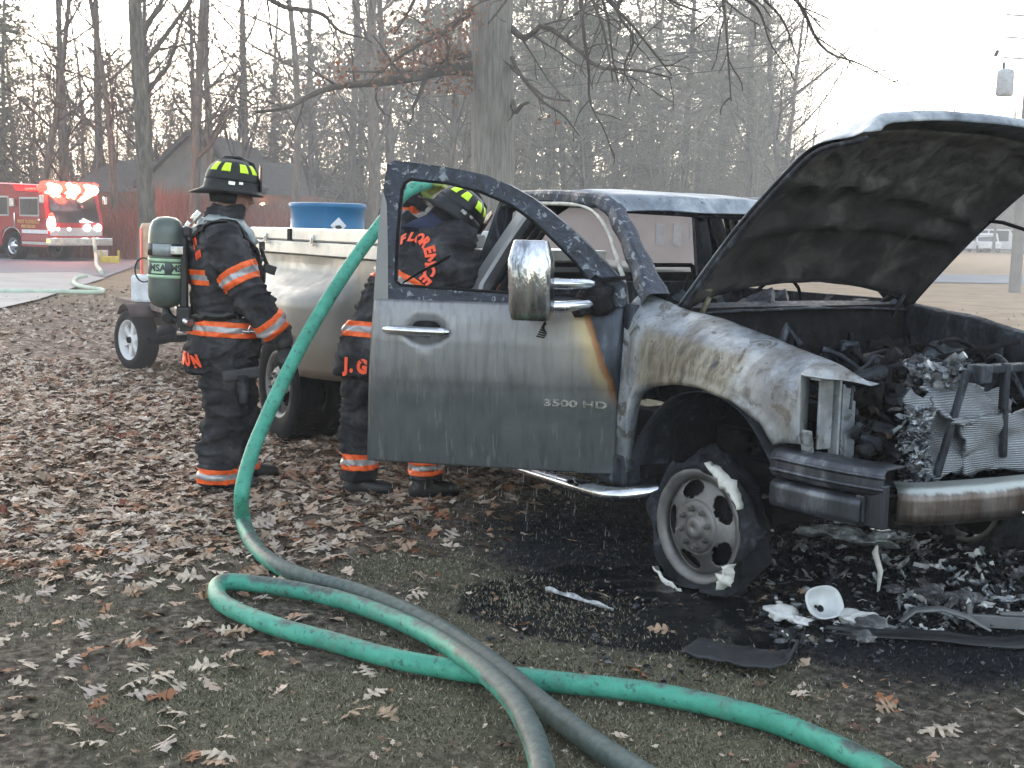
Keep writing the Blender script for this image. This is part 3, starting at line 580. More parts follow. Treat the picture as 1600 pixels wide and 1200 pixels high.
shreds('melted_fins', 300, [(.74, .83), (-.60, -.49), (.56, .86)], [MELT, MELT, ASH, CHAR], seed=12, s=(.010, .036))
lumps('melted_fins', 60, [(.56, .70), (-.42, -.18), (.90, .99)], [ASH, ASH, MELT], seed=13, s=(.015, .035), kind='stuff'); shreds('melted_fins', 300, [(.55, .72), (-.44, -.14), (.86, 1.02)], [ASH, MELT, ASH, CHAR], seed=13, s=(.010, .034)); shreds('charred_shreds', 200, [(.2, .78), (-.70, -.30), (.50, .86)], [SOOT, SOOT, SOOT, SOOT, RUST], seed=14, s=(.015, .045)); shreds('charred_shreds', 160, [(-.3, .6), (-.3, .6), (.75, .95)], [SOOT, SOOT, CHAR], seed=15, s=(.03, .09))
mb = MB()
mb.box((.83, -.395, .80), (.02, .03, .42), rotm('X', -.33)); mb.build('grille_strut', CHAR, truck, bevel=.004)
mb = MB(); mb.box((.83, -.02, 1.0), (.06, .50, .03)); mb.box((.84, -.27, .985), (.07, .07, .07)); mb.box((.85, -.13, .93), (.03, .03, .18)); mb.box((.85, -.12, .80), (.025, .025, .30), rotm('X', .06)); mb.box((.82, .20, .97), (.03, .3, .08)); mb.box((.84, .24, .86), (.015, .12, .2)); mb.box((.80, .35, .85), (.02, .05, .35)); mb.build('hood_latch_support', CHAR, truck, bevel=.005)
mb = MB(); mb.box((.83, .06, .87), (.015, .025, .32), rotm('X', .42)); mb.build('grille_strut', CHAR, truck, bevel=.003)
# ---- front wheel
def wheel(parent, loc, r_out, width, rim_r, flat=False, steer=0, out=-1, rimmat=None, tmat=None, label=None, hub=.10, name='wheel'):
    W = empty(name, loc, steer, parent)
    Mx = Matrix.Rotation(-PI / 2 * out, 4, 'X')     # local z -> outward
    Mx = Matrix.Rotation(PI / 2 if out < 0 else -PI / 2, 4, 'X')
    hw = width / 2; mb = MB()
    mb.lathe([(rim_r * .86, -hw * .9), (rim_r * .97, -hw * .8), (rim_r * .88, -hw * .2), (rim_r * .86, hw * .35), (rim_r * .90, hw * .72), (rim_r * .955, hw * .80), (rim_r, hw * .84), (rim_r * 1.015, hw * .90), (rim_r * .985, hw * .94), (rim_r * .93, hw * .86), (rim_r * .87, hw * .76), (rim_r * .835, hw * .40)], 64, Mx)
    # disc with five windows
    n = 160 if flat else 60; rws = []
    PR_ = [(.835, .40), (.815, .44), (.795, .49), (.77, .54), (.745, .58), (.72, .62), (.695, .65), (.67, .68), (.645, .71), (.62, .74), (.595, .77), (.57, .81), (.545, .85), (.50, .92), (.47, .95), (.455, .93), (.44, 1.02), (.40, 1.05), (.30, 1.05), (.20, 1.05), (.19, 1.17), (.14, 1.22), (.0001, 1.24)]
    for rr_, hh in PR_:
        rws.append([(rr_ * rim_r, hw * hh)] * n)
    vs = []; fs = []; kk = len(rws)
    for i, row in enumerate(rws):
        for j in range(n):
            a = 2 * PI * j / n; vs.append(Mx @ Vector((row[j][0] * math.cos(a), row[j][0] * math.sin(a), row[j][1])))
    for i in range(kk - 1):
        for j in range(n):
            ph = (j % (n // 5)) / (n // 5)
            rc = (PR_[i][0] + PR_[i + 1][0]) / 2
            if ((ph + .5 / (n // 5) - .5) / .31) ** 2 + ((rc - .665) / .15) ** 2 < 1: continue
            fs.append((i * n + j, i * n + (j + 1) % n, (i + 1) * n + (j + 1) % n, (i + 1) * n + j))
    mb.add(vs, fs, True); rim = mb.build('rim', rimmat or RIM, W, solid=.004)
    mb = MB(); rimd = rim_r * .82
    mb.lathe([(.001, hw * .1), (rimd, hw * .05), (rimd, -hw * .3), (.001, -hw * .35)], 32, Mx); mb.build('brake_drum', SOOT, rim)
    for k in range(8):
        a = 2 * PI * (k + .3) / 8; c = Mx @ Vector((rim_r * .33 * math.cos(a), rim_r * .33 * math.sin(a), hw * 1.05)); d = (Mx @ Vector((0, 0, 1))) * 1
        mb = MB(); mb.tube([c, c + d * .022], .013, 6); mb.tube([c + d * .02, c + d * .034], .008, 8); mb.build('lug_nut', rimmat or RIM, W)
    # tyre
    mb = MB(); rws = []
    N = 72
    for j in range(N):
        a = 2 * PI * j / N; ca, sa = math.cos(a), math.sin(a); r = []
        prof = [(rim_r * .99, hw * .86), (rim_r * 1.05, hw * 1.0), (rim_r + (r_out - rim_r) * .5, hw * 1.12), (r_out * .95, hw * 1.0), (r_out, hw * .82), (r_out, hw * .45), (r_out * 1.004, 0), (r_out, -hw * .45), (r_out, -hw * .82), (r_out * .95, -hw), (rim_r * 1.1, -hw * 1.05), (rim_r * .98, -hw * .9)]
        for (q, h) in prof:
            if flat:
                q += (noise.noise(Vector((ca * 2, sa * 2, h * 9))) * .05 + noise.noise(Vector((ca * 6, sa * 6, h * 20))) * .018) * (q - rim_r * .97) / (r_out - rim_r) ; h = h * (1 + noise.noise(Vector((ca * 3, sa * 3, 5))) * .25)
                q *= 1 + .0 * sa
            p = Mx @ Vector((q * ca, q * sa, h))
            if flat and p.z < -(loc[2] - .004): p.z = -(loc[2] - .004); p.y += out * .03 if h > 0 else 0
            r.append(p)
        rws.append(r)
    mb.grid(rws + [rws[0]]); ty = mb.build('tyre', tmat or RUBBER, W, solid=0)
    if not flat:
        mb = MB()
        for j in range(64):
            a = 2 * PI * j / 64
            for h in (-hw * .62, -.0, hw * .62):
                c = Mx @ Vector(((r_out + .002) * math.cos(a), (r_out + .002) * math.sin(a), h)); R = Mx.to_3x3() @ rotm('Z', a); mb.box(c, (.012, r_out * .06, hw * .42), R)
        mb.build('tread', tmat or RUBBER, ty)
    return W
fw = wheel(truck, (-.055, -.82, .262), .298, .15, .243, True, .10, -1, RIM, BRUB)
for (a0, a1, h, rr_) in [(1.30, .45, .02, .300), (-.28, -.75, .075, .30), (-2.35, -1.35, .02, .300)]:
    rws = []; mb = MB()
    for k in range(15):
        a = a0 + (a1 - a0) * k / 14; w_ = .022 * math.sin(PI * (k + .5) / 15) * (1 + .8 * noise.noise(Vector((k * 1.1, a0, 0)))); r0 = rr_ + noise.noise(Vector((k * .8, a0, 2))) * .012
        hh = -.10 - h + .012 * noise.noise(Vector((k * .7, 3, a0)))
        rws.append([(math.cos(a) * (r0 + w_), hh + .035, math.sin(a) * (r0 + w_)), (math.cos(a) * (r0 - w_ * .3), hh, math.sin(a) * (r0 - w_ * .3)), (math.cos(a) * (r0 - w_ * 1.3), hh + .004, math.sin(a) * (r0 - w_ * 1.3))])
    mb.grid(rws); mb.build('torn_cord', WHITEASH, fw, solid=.004)
wheel(truck, (0, .80, .262), .30, .2, .24, True, 0, 1, RIM, BRUB)
RW = -4.33
for sy in (-1, 1):
    wheel(truck, (RW, sy * 1.03, .38), .385, .20, .235, False, 0, sy, RIM, RUBBER)
    wheel(truck, (RW, sy * .76, .38), .385, .20, .235, False, 0, sy, RIM, RUBBER)
# ---- step tube
mb = MB(); mb.tube(spline([(-.36, -.86, .36), (-.45, -1.0, .335), (-.62, -1.03, .325), (-1.2, -1.03, .32), (-1.95, -1.03, .32), (-2.1, -.9, .36)], 40), .042, 16, sq=.8); mb.build('step_tube', CHROME, truck)
# ---- bed: bedsides with the dually flare, rails, floor, tailgate
def bedside(sy):
    rws = []
    xs_ = sorted(set([round(q, 3) for q in np.linspace(-2.12, -5.75, 64)] + [RW + .52 * math.cos(a) for a in np.linspace(0, PI, 18)]))[::-1]
    for x in xs_:
        dx = (x - RW - .05) / .86; fl = max(0, 1 - abs(dx) ** 2.6); fl = fl ** .55
        arch = max(0, 1 - ((x - RW) / .50) ** 2); zB = .50 + (.36 * arch ** .5 if arch > 0 else 0); r = []
        for z_ in [1.285, 1.27, 1.23, 1.16, 1.08, 1.0, .94, .88, .80, .72, .64, .56, .50]:
            zq = max(z_, zB) if z_ < .9 else z_
            out = .935 if z_ < 1.26 else .93
            fz = float(smooth(1.17 - z_, 0, .16)) ; o = out + .27 * fl * fz
            r.append((x, sy * (o + noise.noise(Vector((x * 2, z_ * 3, sy))) * .012 * (1 + fl)), zq))
        r.insert(0, (x, sy * .84, 1.288)); r.insert(0, (x, sy * .84, 1.2)); r.append((x, sy * (.90 + .2 * fl), zB + .01)); rws.append(r)
    return MB().grid(rws, flip=(sy > 0)).build('bedside', BEDP, truck, solid=.004)
bedside(-1); bedside(1)
mb = MB(); mb.box((-3.93, 0, .78), (3.6, 1.68, .04)); mb.box((-2.13, 0, 1.0), (.03, 1.68, .5)); mb.build('bed_floor', SOOT, truck)
MB().box((-5.77, 0, 1.02), (.05, 1.72, .52)).build('tailgate', BEDP, truck, bevel=.01)
mb = MB(); mb.box((-3.9, -1.215, .75), (.02, .02, .03)); mb.build('marker_lamp', CHROME, truck)
mb = MB(); mb.box((RW, 0, .38), (.12, 1.6, .12)); mb.blob((RW, 0, .38), .16, 2, .05); mb.build('rear_axle', SOOT, truck)
rr = random.Random(21)
for k in range(16):   # burnt hoses, pipes and wiring left in the engine bay
    x, y = rr.uniform(-.25, .6), rr.uniform(-.6, .6); z_ = rr.uniform(.85, 1.05); l = rr.uniform(.15, .45); a = rr.uniform(0, 6)
    pts = [(x + math.cos(a) * l * t + rr.uniform(-.03, .03), y + math.sin(a) * l * t + rr.uniform(-.03, .03), z_ + .10 * math.sin(t * 3.1) - .12 * t + rr.uniform(-.02, .02)) for t in (0, .25, .5, .75, 1)]
    MB().tube([tuple(p) for p in spline(pts, 14)], rr.choice((.006, .010, .016, .024)), 8).build('burnt_hose', rr.choice((SOOT, CHAR, SOOT)), truck)
# ---- open passenger door (door-local frame: u from hinge to rear edge, z up, w inward)
DTH = math.radians(47); DX, DY = -.60, -.93
door = empty('passenger_door', (DX, DY, 0), 0, truck)
door.rotation_euler = (0, 0, PI + DTH)     # local +x runs from the hinge to the rear edge
def dp(u, z_, w_=0): return Vector((u, -w_, z_))  # outer skin faces local +y ; w_ > 0 is inboard
# outer skin, lower
oz = [.392, .40, .42, .46, .52, .58, .64, .70, .745, .765, .785, .80, .84, .90, .94, .96, .98, 1.0, 1.02, 1.04, 1.06, 1.08, 1.12, 1.145, 1.16]
rws = []
for z_ in oz:
    u0 = interp(z_, [(.39, -.01), (.8, -.02), (1.1, -.03), (1.2, -.04)]); u1 = interp(z_, [(.39, 1.176), (.76, 1.166), (1.12, 1.147), (1.2, 1.142)])
    out = interp(z_, [(.39, .000), (.46, .008), (.60, .020), (.70, .029), (.765, .036), (.80, .044), (.88, .052), (.98, .050), (1.10, .035), (1.16, .015)])
    r = []
    for k in range(71):
        u = u0 + (u1 - u0) * k / 70; e = min(1, (k + .0) / 1.2, (70 - k) / 1.2); n_ = noise.noise(Vector((u * 3, z_ * 3, 1))) * .004
        # hand recess behind the handle
        rec = max(0, 1 - ((u - .885) / .105) ** 2 - ((z_ - 1.018) / .062) ** 2); r.append((u, out * min(1, .4 + e * .6) + n_ - .04 * rec ** .6, z_))
    rws.append(r)
MB().grid(rws, flip=False).build('door_skin', SILV, door, solid=.004)
mb = MB(); mb.prism([(-.01, .40), (1.165, .40), (1.14, 1.17), (-.03, 1.17)], -.09, lambda u, v, w_: (u, w_ - .004, v)); mb.build('door_inner_panel', SOOT, door)
# window frame
outer = [(-.04, 1.16), (1.142, 1.16), (1.119, 1.506), (1.098, 1.70), (1.085, 1.778), (1.05, 1.793), (.983, 1.786), (.801, 1.768), (.621, 1.732), (.501, 1.688), (.40, 1.635), (.322, 1.58), (.22, 1.50), (.143, 1.43), (.07, 1.36), (.02, 1.312), (-.03, 1.255)]
hole = [(.18, 1.195), (.195, 1.20), (.50, 1.205), (.80, 1.215), (1.02, 1.225), (1.045, 1.245), (1.035, 1.48), (1.018, 1.66), (1.005, 1.695), (.975, 1.712), (.80, 1.697), (.649, 1.662), (.50, 1.604), (.40, 1.535), (.349, 1.492), (.27, 1.42), (.20, 1.352), (.13, 1.27), (.14, 1.21)]
mb = MB(); mb.prism(outer, -.055, lambda u, v, w_: (u, .012 + w_, v), [hole]); mb.build('window_frame', BLIST, door, bevel=.006)
mb = MB(); mb.tube([(p[0], .006, p[1]) for p in hole + hole[:1]], .009, 6); mb.build('window_seal', RUBBER, door)
mb = MB(); mb.prism([(1.075, 1.155), (1.146, 1.155), (1.122, 1.51), (1.105, 1.66), (1.085, 1.60), (1.078, 1.40)], .004, lambda u, v, w_: (u, .0135 + w_, v)); mb.build('rear_edge_strip', SIL2, door)
# melted weatherstrip hanging in the window
mb = MB(); mb.tube([(1.01, .0, 1.235), (.93, .02, 1.285), (.84, .03, 1.33), (.79, .03, 1.36), (.775, .03, 1.37)], [.008, .014, .018, .018, .006], 8, sq=.4); mb.build('loose_trim', RUBBER, door)
# handle
mb = MB(); mb.tube([(.775, .055, 1.02), (.80, .068, 1.02), (.92, .074, 1.021), (1.05, .068, 1.023), (1.074, .055, 1.023)], [.022, .029, .030, .029, .022], 14, sq=.72); mb.build('door_handle', CHROME, door)
mb = MB(); mb.lathe([(0, .002), (1, .002), (1, 0)], 28, Matrix.Translation((.905, .022, 1.036)) @ Matrix.Rotation(-PI / 2, 4, 'X') @ Matrix.Diagonal((.085, .038, 1, 1))); mb.build('handle_recess_shade', SOOT, door)  # dark plate added in the recess to stand for its shade
mb = MB(); mb.lathe([(.0, .004), (.018, .004), (.02, 0)], 16, Matrix.Translation((.80, .089, 1.02)) @ Matrix.Rotation(-PI / 2, 4, 'X')); mb.build('lock_cylinder', CHROME, door)
# 3500 HD badge (partly melted, upside clipped)
def text_mesh(txt, size, ext=.003, bold=.0, sp=1.0):
    cu = bpy.data.curves.new('t', 'FONT'); cu.body = txt; cu.size = size; cu.extrude = ext; cu.offset = bold; cu.align_x = 'CENTER'; cu.align_y = 'CENTER'; cu.space_character = sp; cu.resolution_u = 3
    o = bpy.data.objects.new('t', cu); COL.objects.link(o); dg = bpy.context.evaluated_depsgraph_get(); me = bpy.data.meshes.new_from_object(o.evaluated_get(dg)); bpy.data.objects.remove(o); return me
def lettering(txt, size, mat, parent, M, ext=.003, bold=0, name='lettering', sp=1.0):
    me = text_mesh(txt, size, ext, bold, sp); me.transform(M); me.materials.clear(); me.materials.append(mat); return link(name, me, parent)
def frame_M(o, xd, yd):    # text x, text y directions at origin o
    xd = Vector(xd).normalized(); yd = Vector(yd).normalized(); zd = xd.cross(yd); M = Matrix((xd, yd, zd)).transposed().to_4x4(); M.translation = Vector(o); return M
lettering('3500 HD', .058, CHROME, door, frame_M((.18, .034, .712), (-1, 0, 0), (0, 0, 1)) @ Matrix.Diagonal((1.35, .75, 1, 1)), .004, .0018)
# tow mirror
def shell_box(mb, c, d, R, bev=.03, n=8):
    mb.box(c, d, R)
mb = MB(); prof = []
for k in range(9):
    t = k / 8; z_ = 1.105 + .345 * t; wv = .075 + .012 * math.sin(t * PI); hh = .095; rr_ = 1 - .25 * float(smooth(t, .75, 1)) - .12 * float(1 - smooth(t, 0, .15))
    ring = []
    for j in range(24):
        a = 2 * PI * j / 24; ca = abs(math.cos(a)) ** .45 * (1 if math.cos(a) > 0 else -1); sa = abs(math.sin(a)) ** .45 * (1 if math.sin(a) > 0 else -1)
        ring.append((.345 + ca * hh * rr_ + .01 * t, .27 + sa * wv * rr_, z_))
    prof.append(ring)
mb.grid(prof, closed=True); mb.add(prof[-1], [tuple(range(24))], False); mb.add(prof[0], [tuple(range(23, -1, -1))], False)
m = NT('mirror_chrome', .12, 1.0); zz = m.sep(m.co())[2]; a = m.noise(m.co('Object', (1, 1, .25)), 22, 5, .6)
m.set(color=m.mix(m.math('SUBTRACT', 1, m.sm(m.math('ADD', zz, m.math('MULTIPLY', a, .12)), 1.14, 1.22)), m.ramp(a, [(.35, hx(.10, .11, .13)), (.5, hx(.45, .47, .5)), (.7, hx(.8, .82, .84))]), hx(.30, .27, .17)), rough=m.ramp(a, [(.3, .3), (.6, .08)])); m.bump(a, .35, .02); mb.build('mirror_cap', m.m, door, bevel=.006)
mb = MB(); mb.tube([(.33, .25, 1.265), (.22, .19, 1.262), (.13, .10, 1.26), (.10, .04, 1.25)], .018, 8, sq=1.4); mb.tube([(.33, .25, 1.16), (.22, .19, 1.162), (.13, .10, 1.17), (.10, .04, 1.18)], .018, 8, sq=1.4); mb.build('mirror_arm', CHROME, door)
mb = MB(); mb.blob((.10, .045, 1.20), .085, 2, .25, (1, .55, .95), 4); mb.blob((.16, .08, 1.15), .05, 2, .3, (1, .8, .8), 5); mb.box((.02, .03, 1.285), (.14, .03, .018), rotm('Y', 0.1)); mb.build('mirror_base', SOOT, door)
mb = MB()
for k in range(8):
    mb.tube([(.30 + .005 * k, .20, 1.10 - k * .01), (.295 + .006 * math.sin(k), .20, 1.08 - k * .008)], .004, 5)
mb.build('melted_drip', SOOT, door)
for z_ in (.55, 1.0): MB().box((-.01, -.03, z_), (.04, .05, .09)).build('door_hinge', CHAR, door, bevel=.005)
# ---- aluminium side box along the bed rail, another behind the cab, blue barrel
m = NT('box_aluminium', .42, .75); v = m.co(); a = m.noise(v, 3, 6, .6); m.set(color=m.ramp(a, [(.3, hx(.42, .43, .43)), (.7, hx(.62, .63, .62))]), rough=m.ramp(m.noise(v, 20, 4), [(.3, .3), (.7, .55)])); m.bump(m.noise(v, 60, 3), .1, .003); ALU = m.m
tb = empty('tool_box', T(-3.8, -.80, 1.285), TYAW, None, 'long pale aluminium tool box mounted along the pickup bed rail', 'tool box')
mb = MB(); mb.box((0, 0, .045), (2.9, .36, .088)); mb.build('box_body', ALU, tb, bevel=.006)
mb = MB(); mb.box((.42, 0, .135), (2.05, .385, .085)); mb.build('lid', ALU, tb, bevel=.012); mb = MB(); mb.box((-1.06, 0, .135), (.78, .385, .085)); mb.build('lid', ALU, tb, bevel=.012)
for x in (.95, -.22, -1.1):
    mb = MB(); mb.box((x, -.197, .10), (.05, .014, .075)); mb.box((x, -.206, .10), (.02, .008, .04)); mb.build('latch', CHROME, tb, bevel=.003)
MB().box((-.635, -.19, .135), (.06, .02, .08)).build('lid_gap_cover', RUBBER, tb)
tb2 = empty('tool_box', T(-2.45, -.30, .80), TYAW, None, 'grey crossbed tool box standing behind the cab of the burnt pickup', 'tool box')
MB().box((0, 0, .25), (.5, .8, .5)).build('box_body', plain('dull_metal', (.16, .165, .17), .5, .5), tb2, bevel=.01); MB().box((0, 0, .54), (.54, .84, .07)).build('lid', ALU, tb2, bevel=.01)
tb3 = empty('tool_box', T(-5.0, .55, .80), TYAW, None, 'low silver box lid showing behind the standing firefighter in the truck bed', 'tool box')
MB().box((0, 0, .30), (.8, .5, .6)).build('box_body', ALU, tb3, bevel=.01); MB().box((0, 0, .635), (.84, .54, .06)).build('lid', ALU, tb3, bevel=.01)
m = NT('barrel_blue', .5); v = m.co(); a = m.noise(v, 5, 6, .6); m.set(color=m.ramp(a, [(.3, hx(.008, .09, .20)), (.7, hx(.014, .14, .30))])); m.bump(m.noise(v, 8, 3), .2, .02); BLUE = m.m
c = D(512, 360, 10.0); br = empty('plastic_barrel', (c.x, c.y, .82), .3, None, 'blue plastic barrel standing upright in the pickup bed', 'barrel')
mb = MB(); R_ = .285; mb.lathe([(0, 0), (R_ - .02, 0), (R_, .03), (R_ + .004, .28), (R_ + .012, .30), (R_ + .004, .32), (R_, .60), (R_ + .01, .62), (R_, .64), (R_ - .004, .78), (R_ + .01, .80), (R_ + .012, .83), (R_ - .012, .835), (R_ - .02, .81), (0, .80)], 48); mb.build('barrel_body', BLUE, br)
WH = plain('label_white', (.7, .7, .72), .6); DKP = plain('print_dark', (.05, .05, .06), .6)
for nm, sc_, mt, off in (('hazard_label', .062, WH, .294), ('label_print', .045, DKP, .297)):
    mb = MB(); a0 = -PI / 2 + .42
    pts = [(0, 1), (1, 0), (0, -1), (-1, 0)] if nm == 'hazard_label' else [(-.6, -.3), (0, -.9), (.6, -.3), (.2, .1), (-.5, .0)]
    mb.add([((off + .004) * math.cos(a0 - .3 + p[0] * sc_ / off), (off + .004) * math.sin(a0 - .3 + p[0] * sc_ / off), .665 + p[1] * sc_) for p in pts], [tuple(range(len(pts)))]); mb.build(nm, mt, br, solid=.002)
# ============================================================ FIREFIGHTERS
m = NT('turnout_cloth', .95, 0, .1); v = m.co(); a = m.noise(v, 7, 6, .6); wv = m.noise(v, 260, 2, .6)
m.set(color=m.mix(m.sm(wv, .45, .7), m.ramp(a, [(.32, hx(.014, .014, .015)), (.5, hx(.034, .034, .037)), (.66, hx(.09, .09, .094))]), hx(.04, .04, .043))); m.bump(m.math('ADD', m.math('MULTIPLY', m.noise(v, 30, 4, .6), 1.0), m.math('MULTIPLY', wv, .3)), .5, .008); CLOTH = m.m
m = NT('turnout_worn', .95, 0, .2); a = m.noise(m.co(), 6, 6, .6); m.set(color=m.ramp(a, [(.3, hx(.035, .035, .037)), (.6, hx(.08, .08, .082)), (.8, hx(.15, .15, .15))])); m.bump(m.noise(m.co(), 40, 4), .5, .006); CLOTHW = m.m
m = NT('band_orange', .55); a = m.noise(m.co(), 30, 4); m.set(color=m.ramp(a, [(.3, hx(.72, .09, .012)), (.7, hx(1.0, .16, .03))])); m.bump(m.noise(m.co(), 60, 3), .3, .003); BORG = m.m
m = NT('band_silver', .35, .3); a = m.noise(m.co(), 30, 4); m.set(color=m.ramp(a, [(.3, hx(.30, .29, .30)), (.7, hx(.46, .45, .46))])); BSIL = m.m
LETO = plain('letter_orange', (.98, .10, .03), .5, 0, .12, 30, .1)
m = NT('helmet_black', .42, 0, .3); a = m.noise(m.co(), 9, 5); m.set(color=m.ramp(a, [(.3, hx(.006, .007, .008)), (.75, hx(.022, .023, .025))]), rough=m.ramp(a, [(.3, .35), (.7, .6)])); HELM = m.m
YEL = plain('reflective_yellow', (.62, .95, .02), .4, 0, .12, 20, .05)
SKIN = plain('skin', (.26, .135, .095), .55, 0, .15, 12, .15)
HAIR = plain('hair_dark', (.02, .015, .012), .8, 0, .3, 60, .6)
GLOVE = plain('glove_leather', (.04, .04, .043), .7, 0, .35, 14, .5)
GLOVEY = plain('glove_yellow', (.25, .28, .07), .7, 0, .25, 14, .4)
BOOT = plain('boot_rubber', (.014, .014, .015), .45, 0, .3, 12, .3)
NAVY = plain('navy_hood', (.02, .026, .06), .9, 0, .25, 12, .3)
STRAPG = plain('strap_grey', (.28, .31, .31), .5, .2, .2, 14, .2)
BLKP = plain('black_plastic', (.012, .012, .013), .4, 0, .3, 10, .1)
STEEL = plain('bright_steel', (.6, .61, .62), .25, 1, .12, 10, .1)
def rings(mb, rg, n=28, e=2.3, cap=True, flip=False):
    # rg: (centre, depth axis X*hd, width axis Y*hw) -> superellipse rings
    e = 2 / e; P = []
    for c, X, Y in rg:
        c, X, Y = Vector(c), Vector(X), Vector(Y); r = []
        for k in range(n):
            a = 2 * PI * k / n; ca, sa = math.cos(a), math.sin(a)
            r.append(c + X * math.copysign(abs(ca) ** e, ca) + Y * math.copysign(abs(sa) ** e, sa))
        P.append(r)
    mb.grid(P, closed=True)
    if cap: mb.add(P[0], [tuple(range(n))[::-1]]); mb.add(P[-1], [tuple(range(n))])
    return mb
def limb(mb, pts, r, n=16, sub=5, sq=1.0):
    P = spline(pts, sub * (len(pts) - 1) + 1); R = [float(q[0]) for q in spline([(x, 0) for x in r], sub * (len(pts) - 1) + 1)]
    return mb.tube([tuple(q) for q in P], R, n, True, sq=sq)
def fuse(mb, name, mat, parent, voxel=.01, smooth_it=4, disp=None, keep=None):
    o = mb.build('tmp_fuse', mat); md = o.modifiers.new('r', 'REMESH'); md.mode = 'VOXEL'; md.voxel_size = voxel; md.use_smooth_shade = True
    if smooth_it: s2 = o.modifiers.new('s', 'SMOOTH'); s2.iterations = smooth_it; s2.factor = .5
    dg = bpy.context.evaluated_depsgraph_get(); me = bpy.data.meshes.new_from_object(o.evaluated_get(dg)); bpy.data.objects.remove(o)
    me.name = name; me.materials.clear()
    for q in (mat if isinstance(mat, (list, tuple)) else [mat]): me.materials.append(q)
    if disp:
        N = [v.normal.copy() for v in me.vertices]
        for v, nn in zip(me.vertices, N): v.co += nn * disp(v.co)
    me.polygons.foreach_set('use_smooth', [True] * len(me.polygons)); me.update()
    return link(name, me, parent)
def wrinkle(amp=.012, seed=0, fy=1.0):
    def f(p):
        q = Vector((p.x * 6, p.y * 6, p.z * 9 * fy)) + Vector((seed * 5.3, 0, 0))
        a = noise.noise(q); w_ = noise.noise(Vector((p.x * 4 + seed, p.y * 4, p.z * 5))) * 1.6
        r = 1 - abs(noise.noise(Vector((p.x * 5 + w_, p.y * 5 - w_, p.z * 17 + w_ * 1.5 + seed)))) * 3.2
        return amp * (a * 1.0 + max(0, r) * 1.1 - .3)
    return f
def band(src, A, ax, t0, t1, rad, parent, off=.004, keep=None, mats=None, cuts=None, name='reflective_band'):
    bm = bmesh.new(); bm.from_mesh(src.data); ax = Vector(ax).normalized(); A = Vector(A); mats = mats or [BORG, BSIL]
    cuts = cuts or [0, .32, .68, 1]; ts = [t0 + (t1 - t0) * q for q in cuts]
    dl = [f for f in bm.faces if abs((f.calc_center_median() - A).dot(ax) - (t0 + t1) / 2) > (t1 - t0) / 2 + .04 or ((f.calc_center_median() - A) - ax * (f.calc_center_median() - A).dot(ax)).length > rad or (keep and not keep(f.calc_center_median()))]
    bmesh.ops.delete(bm, geom=dl, context='FACES')
    for t in ts:
        bmesh.ops.bisect_plane(bm, geom=bm.verts[:] + bm.edges[:] + bm.faces[:], plane_co=A + ax * t, plane_no=ax)
    dl = []
    for f in bm.faces:
        t = (f.calc_center_median() - A).dot(ax)
        if t < t0 or t > t1: dl.append(f)
        else: f.material_index = 1 if ts[1] < t < ts[2] else 0
    bmesh.ops.delete(bm, geom=dl, context='FACES'); bm.normal_update()
    for v in bm.verts: v.co += v.normal * off
    me = bpy.data.meshes.new(name); bm.to_mesh(me); bm.free()
    for q in mats: me.materials.append(q)
    o = link(name, me, parent); md = o.modifiers.new('t', 'SOLIDIFY'); md.thickness = off * .8; md.offset = -1; return o
def bvh_of(o):
    me = o.data; return BVHTree.FromPolygons([v.co.copy() for v in me.vertices], [tuple(p.vertices) for p in me.polygons])
def stick_text(txt, size, o, origin, xd, yd, parent, mat=None, off=.006, bold=.004, arc=None, name='lettering', sp=1.0):
    # each letter is laid in the plane (xd, yd) through origin and dropped on the garment along the plane normal
    bv = bvh_of(o); xd = Vector(xd).normalized(); yd = Vector(yd).normalized(); zd = xd.cross(yd).normalized(); mb = MB(); cx = 0; lay = []
    if arc:
        R, step, mid = arc
        for i, chx in enumerate(txt):
            an = PI / 2 - (i - (len(txt) - 1) / 2) * step + mid; lay.append((chx, R * math.cos(an), R * math.sin(an) - R, an - PI / 2))
    else:
        adv = size * .70 * sp; lay = [(chx, (i - (len(txt) - 1) / 2) * adv * (.56 if '.' in txt else 1), 0, 0) for i, chx in enumerate(txt)]
    for chx, x, y, an in lay:
        if chx == ' ': continue
        me = text_mesh(chx, size, .0015, bold, sp); org = Vector(origin) + xd * x + yd * y; hs = []; ns = Vector((0, 0, 0))
        for dx in (-.35, 0, .35):
            for dy in (-.35, 0, .35):
                st = org + (xd * dx + yd * dy) * size + zd * .35; h = bv.ray_cast(st, -zd, .8)
                if h[0] is not None: hs.append(h[0]); ns += h[1]
        if not hs: continue
        n_ = (ns.normalized() + zd * .25).normalized(); base = sum(hs, Vector((0, 0, 0))) / len(hs); lift = sorted((h - base).dot(n_) for h in hs)[-2]; base = base + n_ * (lift + off * .6)
        lx = (xd - n_ * xd.dot(n_)).normalized(); ly = n_.cross(lx); ux = lx * math.cos(an) + ly * math.sin(an); uy = ly * math.cos(an) - lx * math.sin(an)
        mb.add([base + ux * vv.co.x + uy * vv.co.y + n_ * vv.co.z for vv in me.vertices], [tuple(f.vertices) for f in me.polygons]); bpy.data.meshes.remove(me)
    return mb.build(name, mat or LETO, parent)
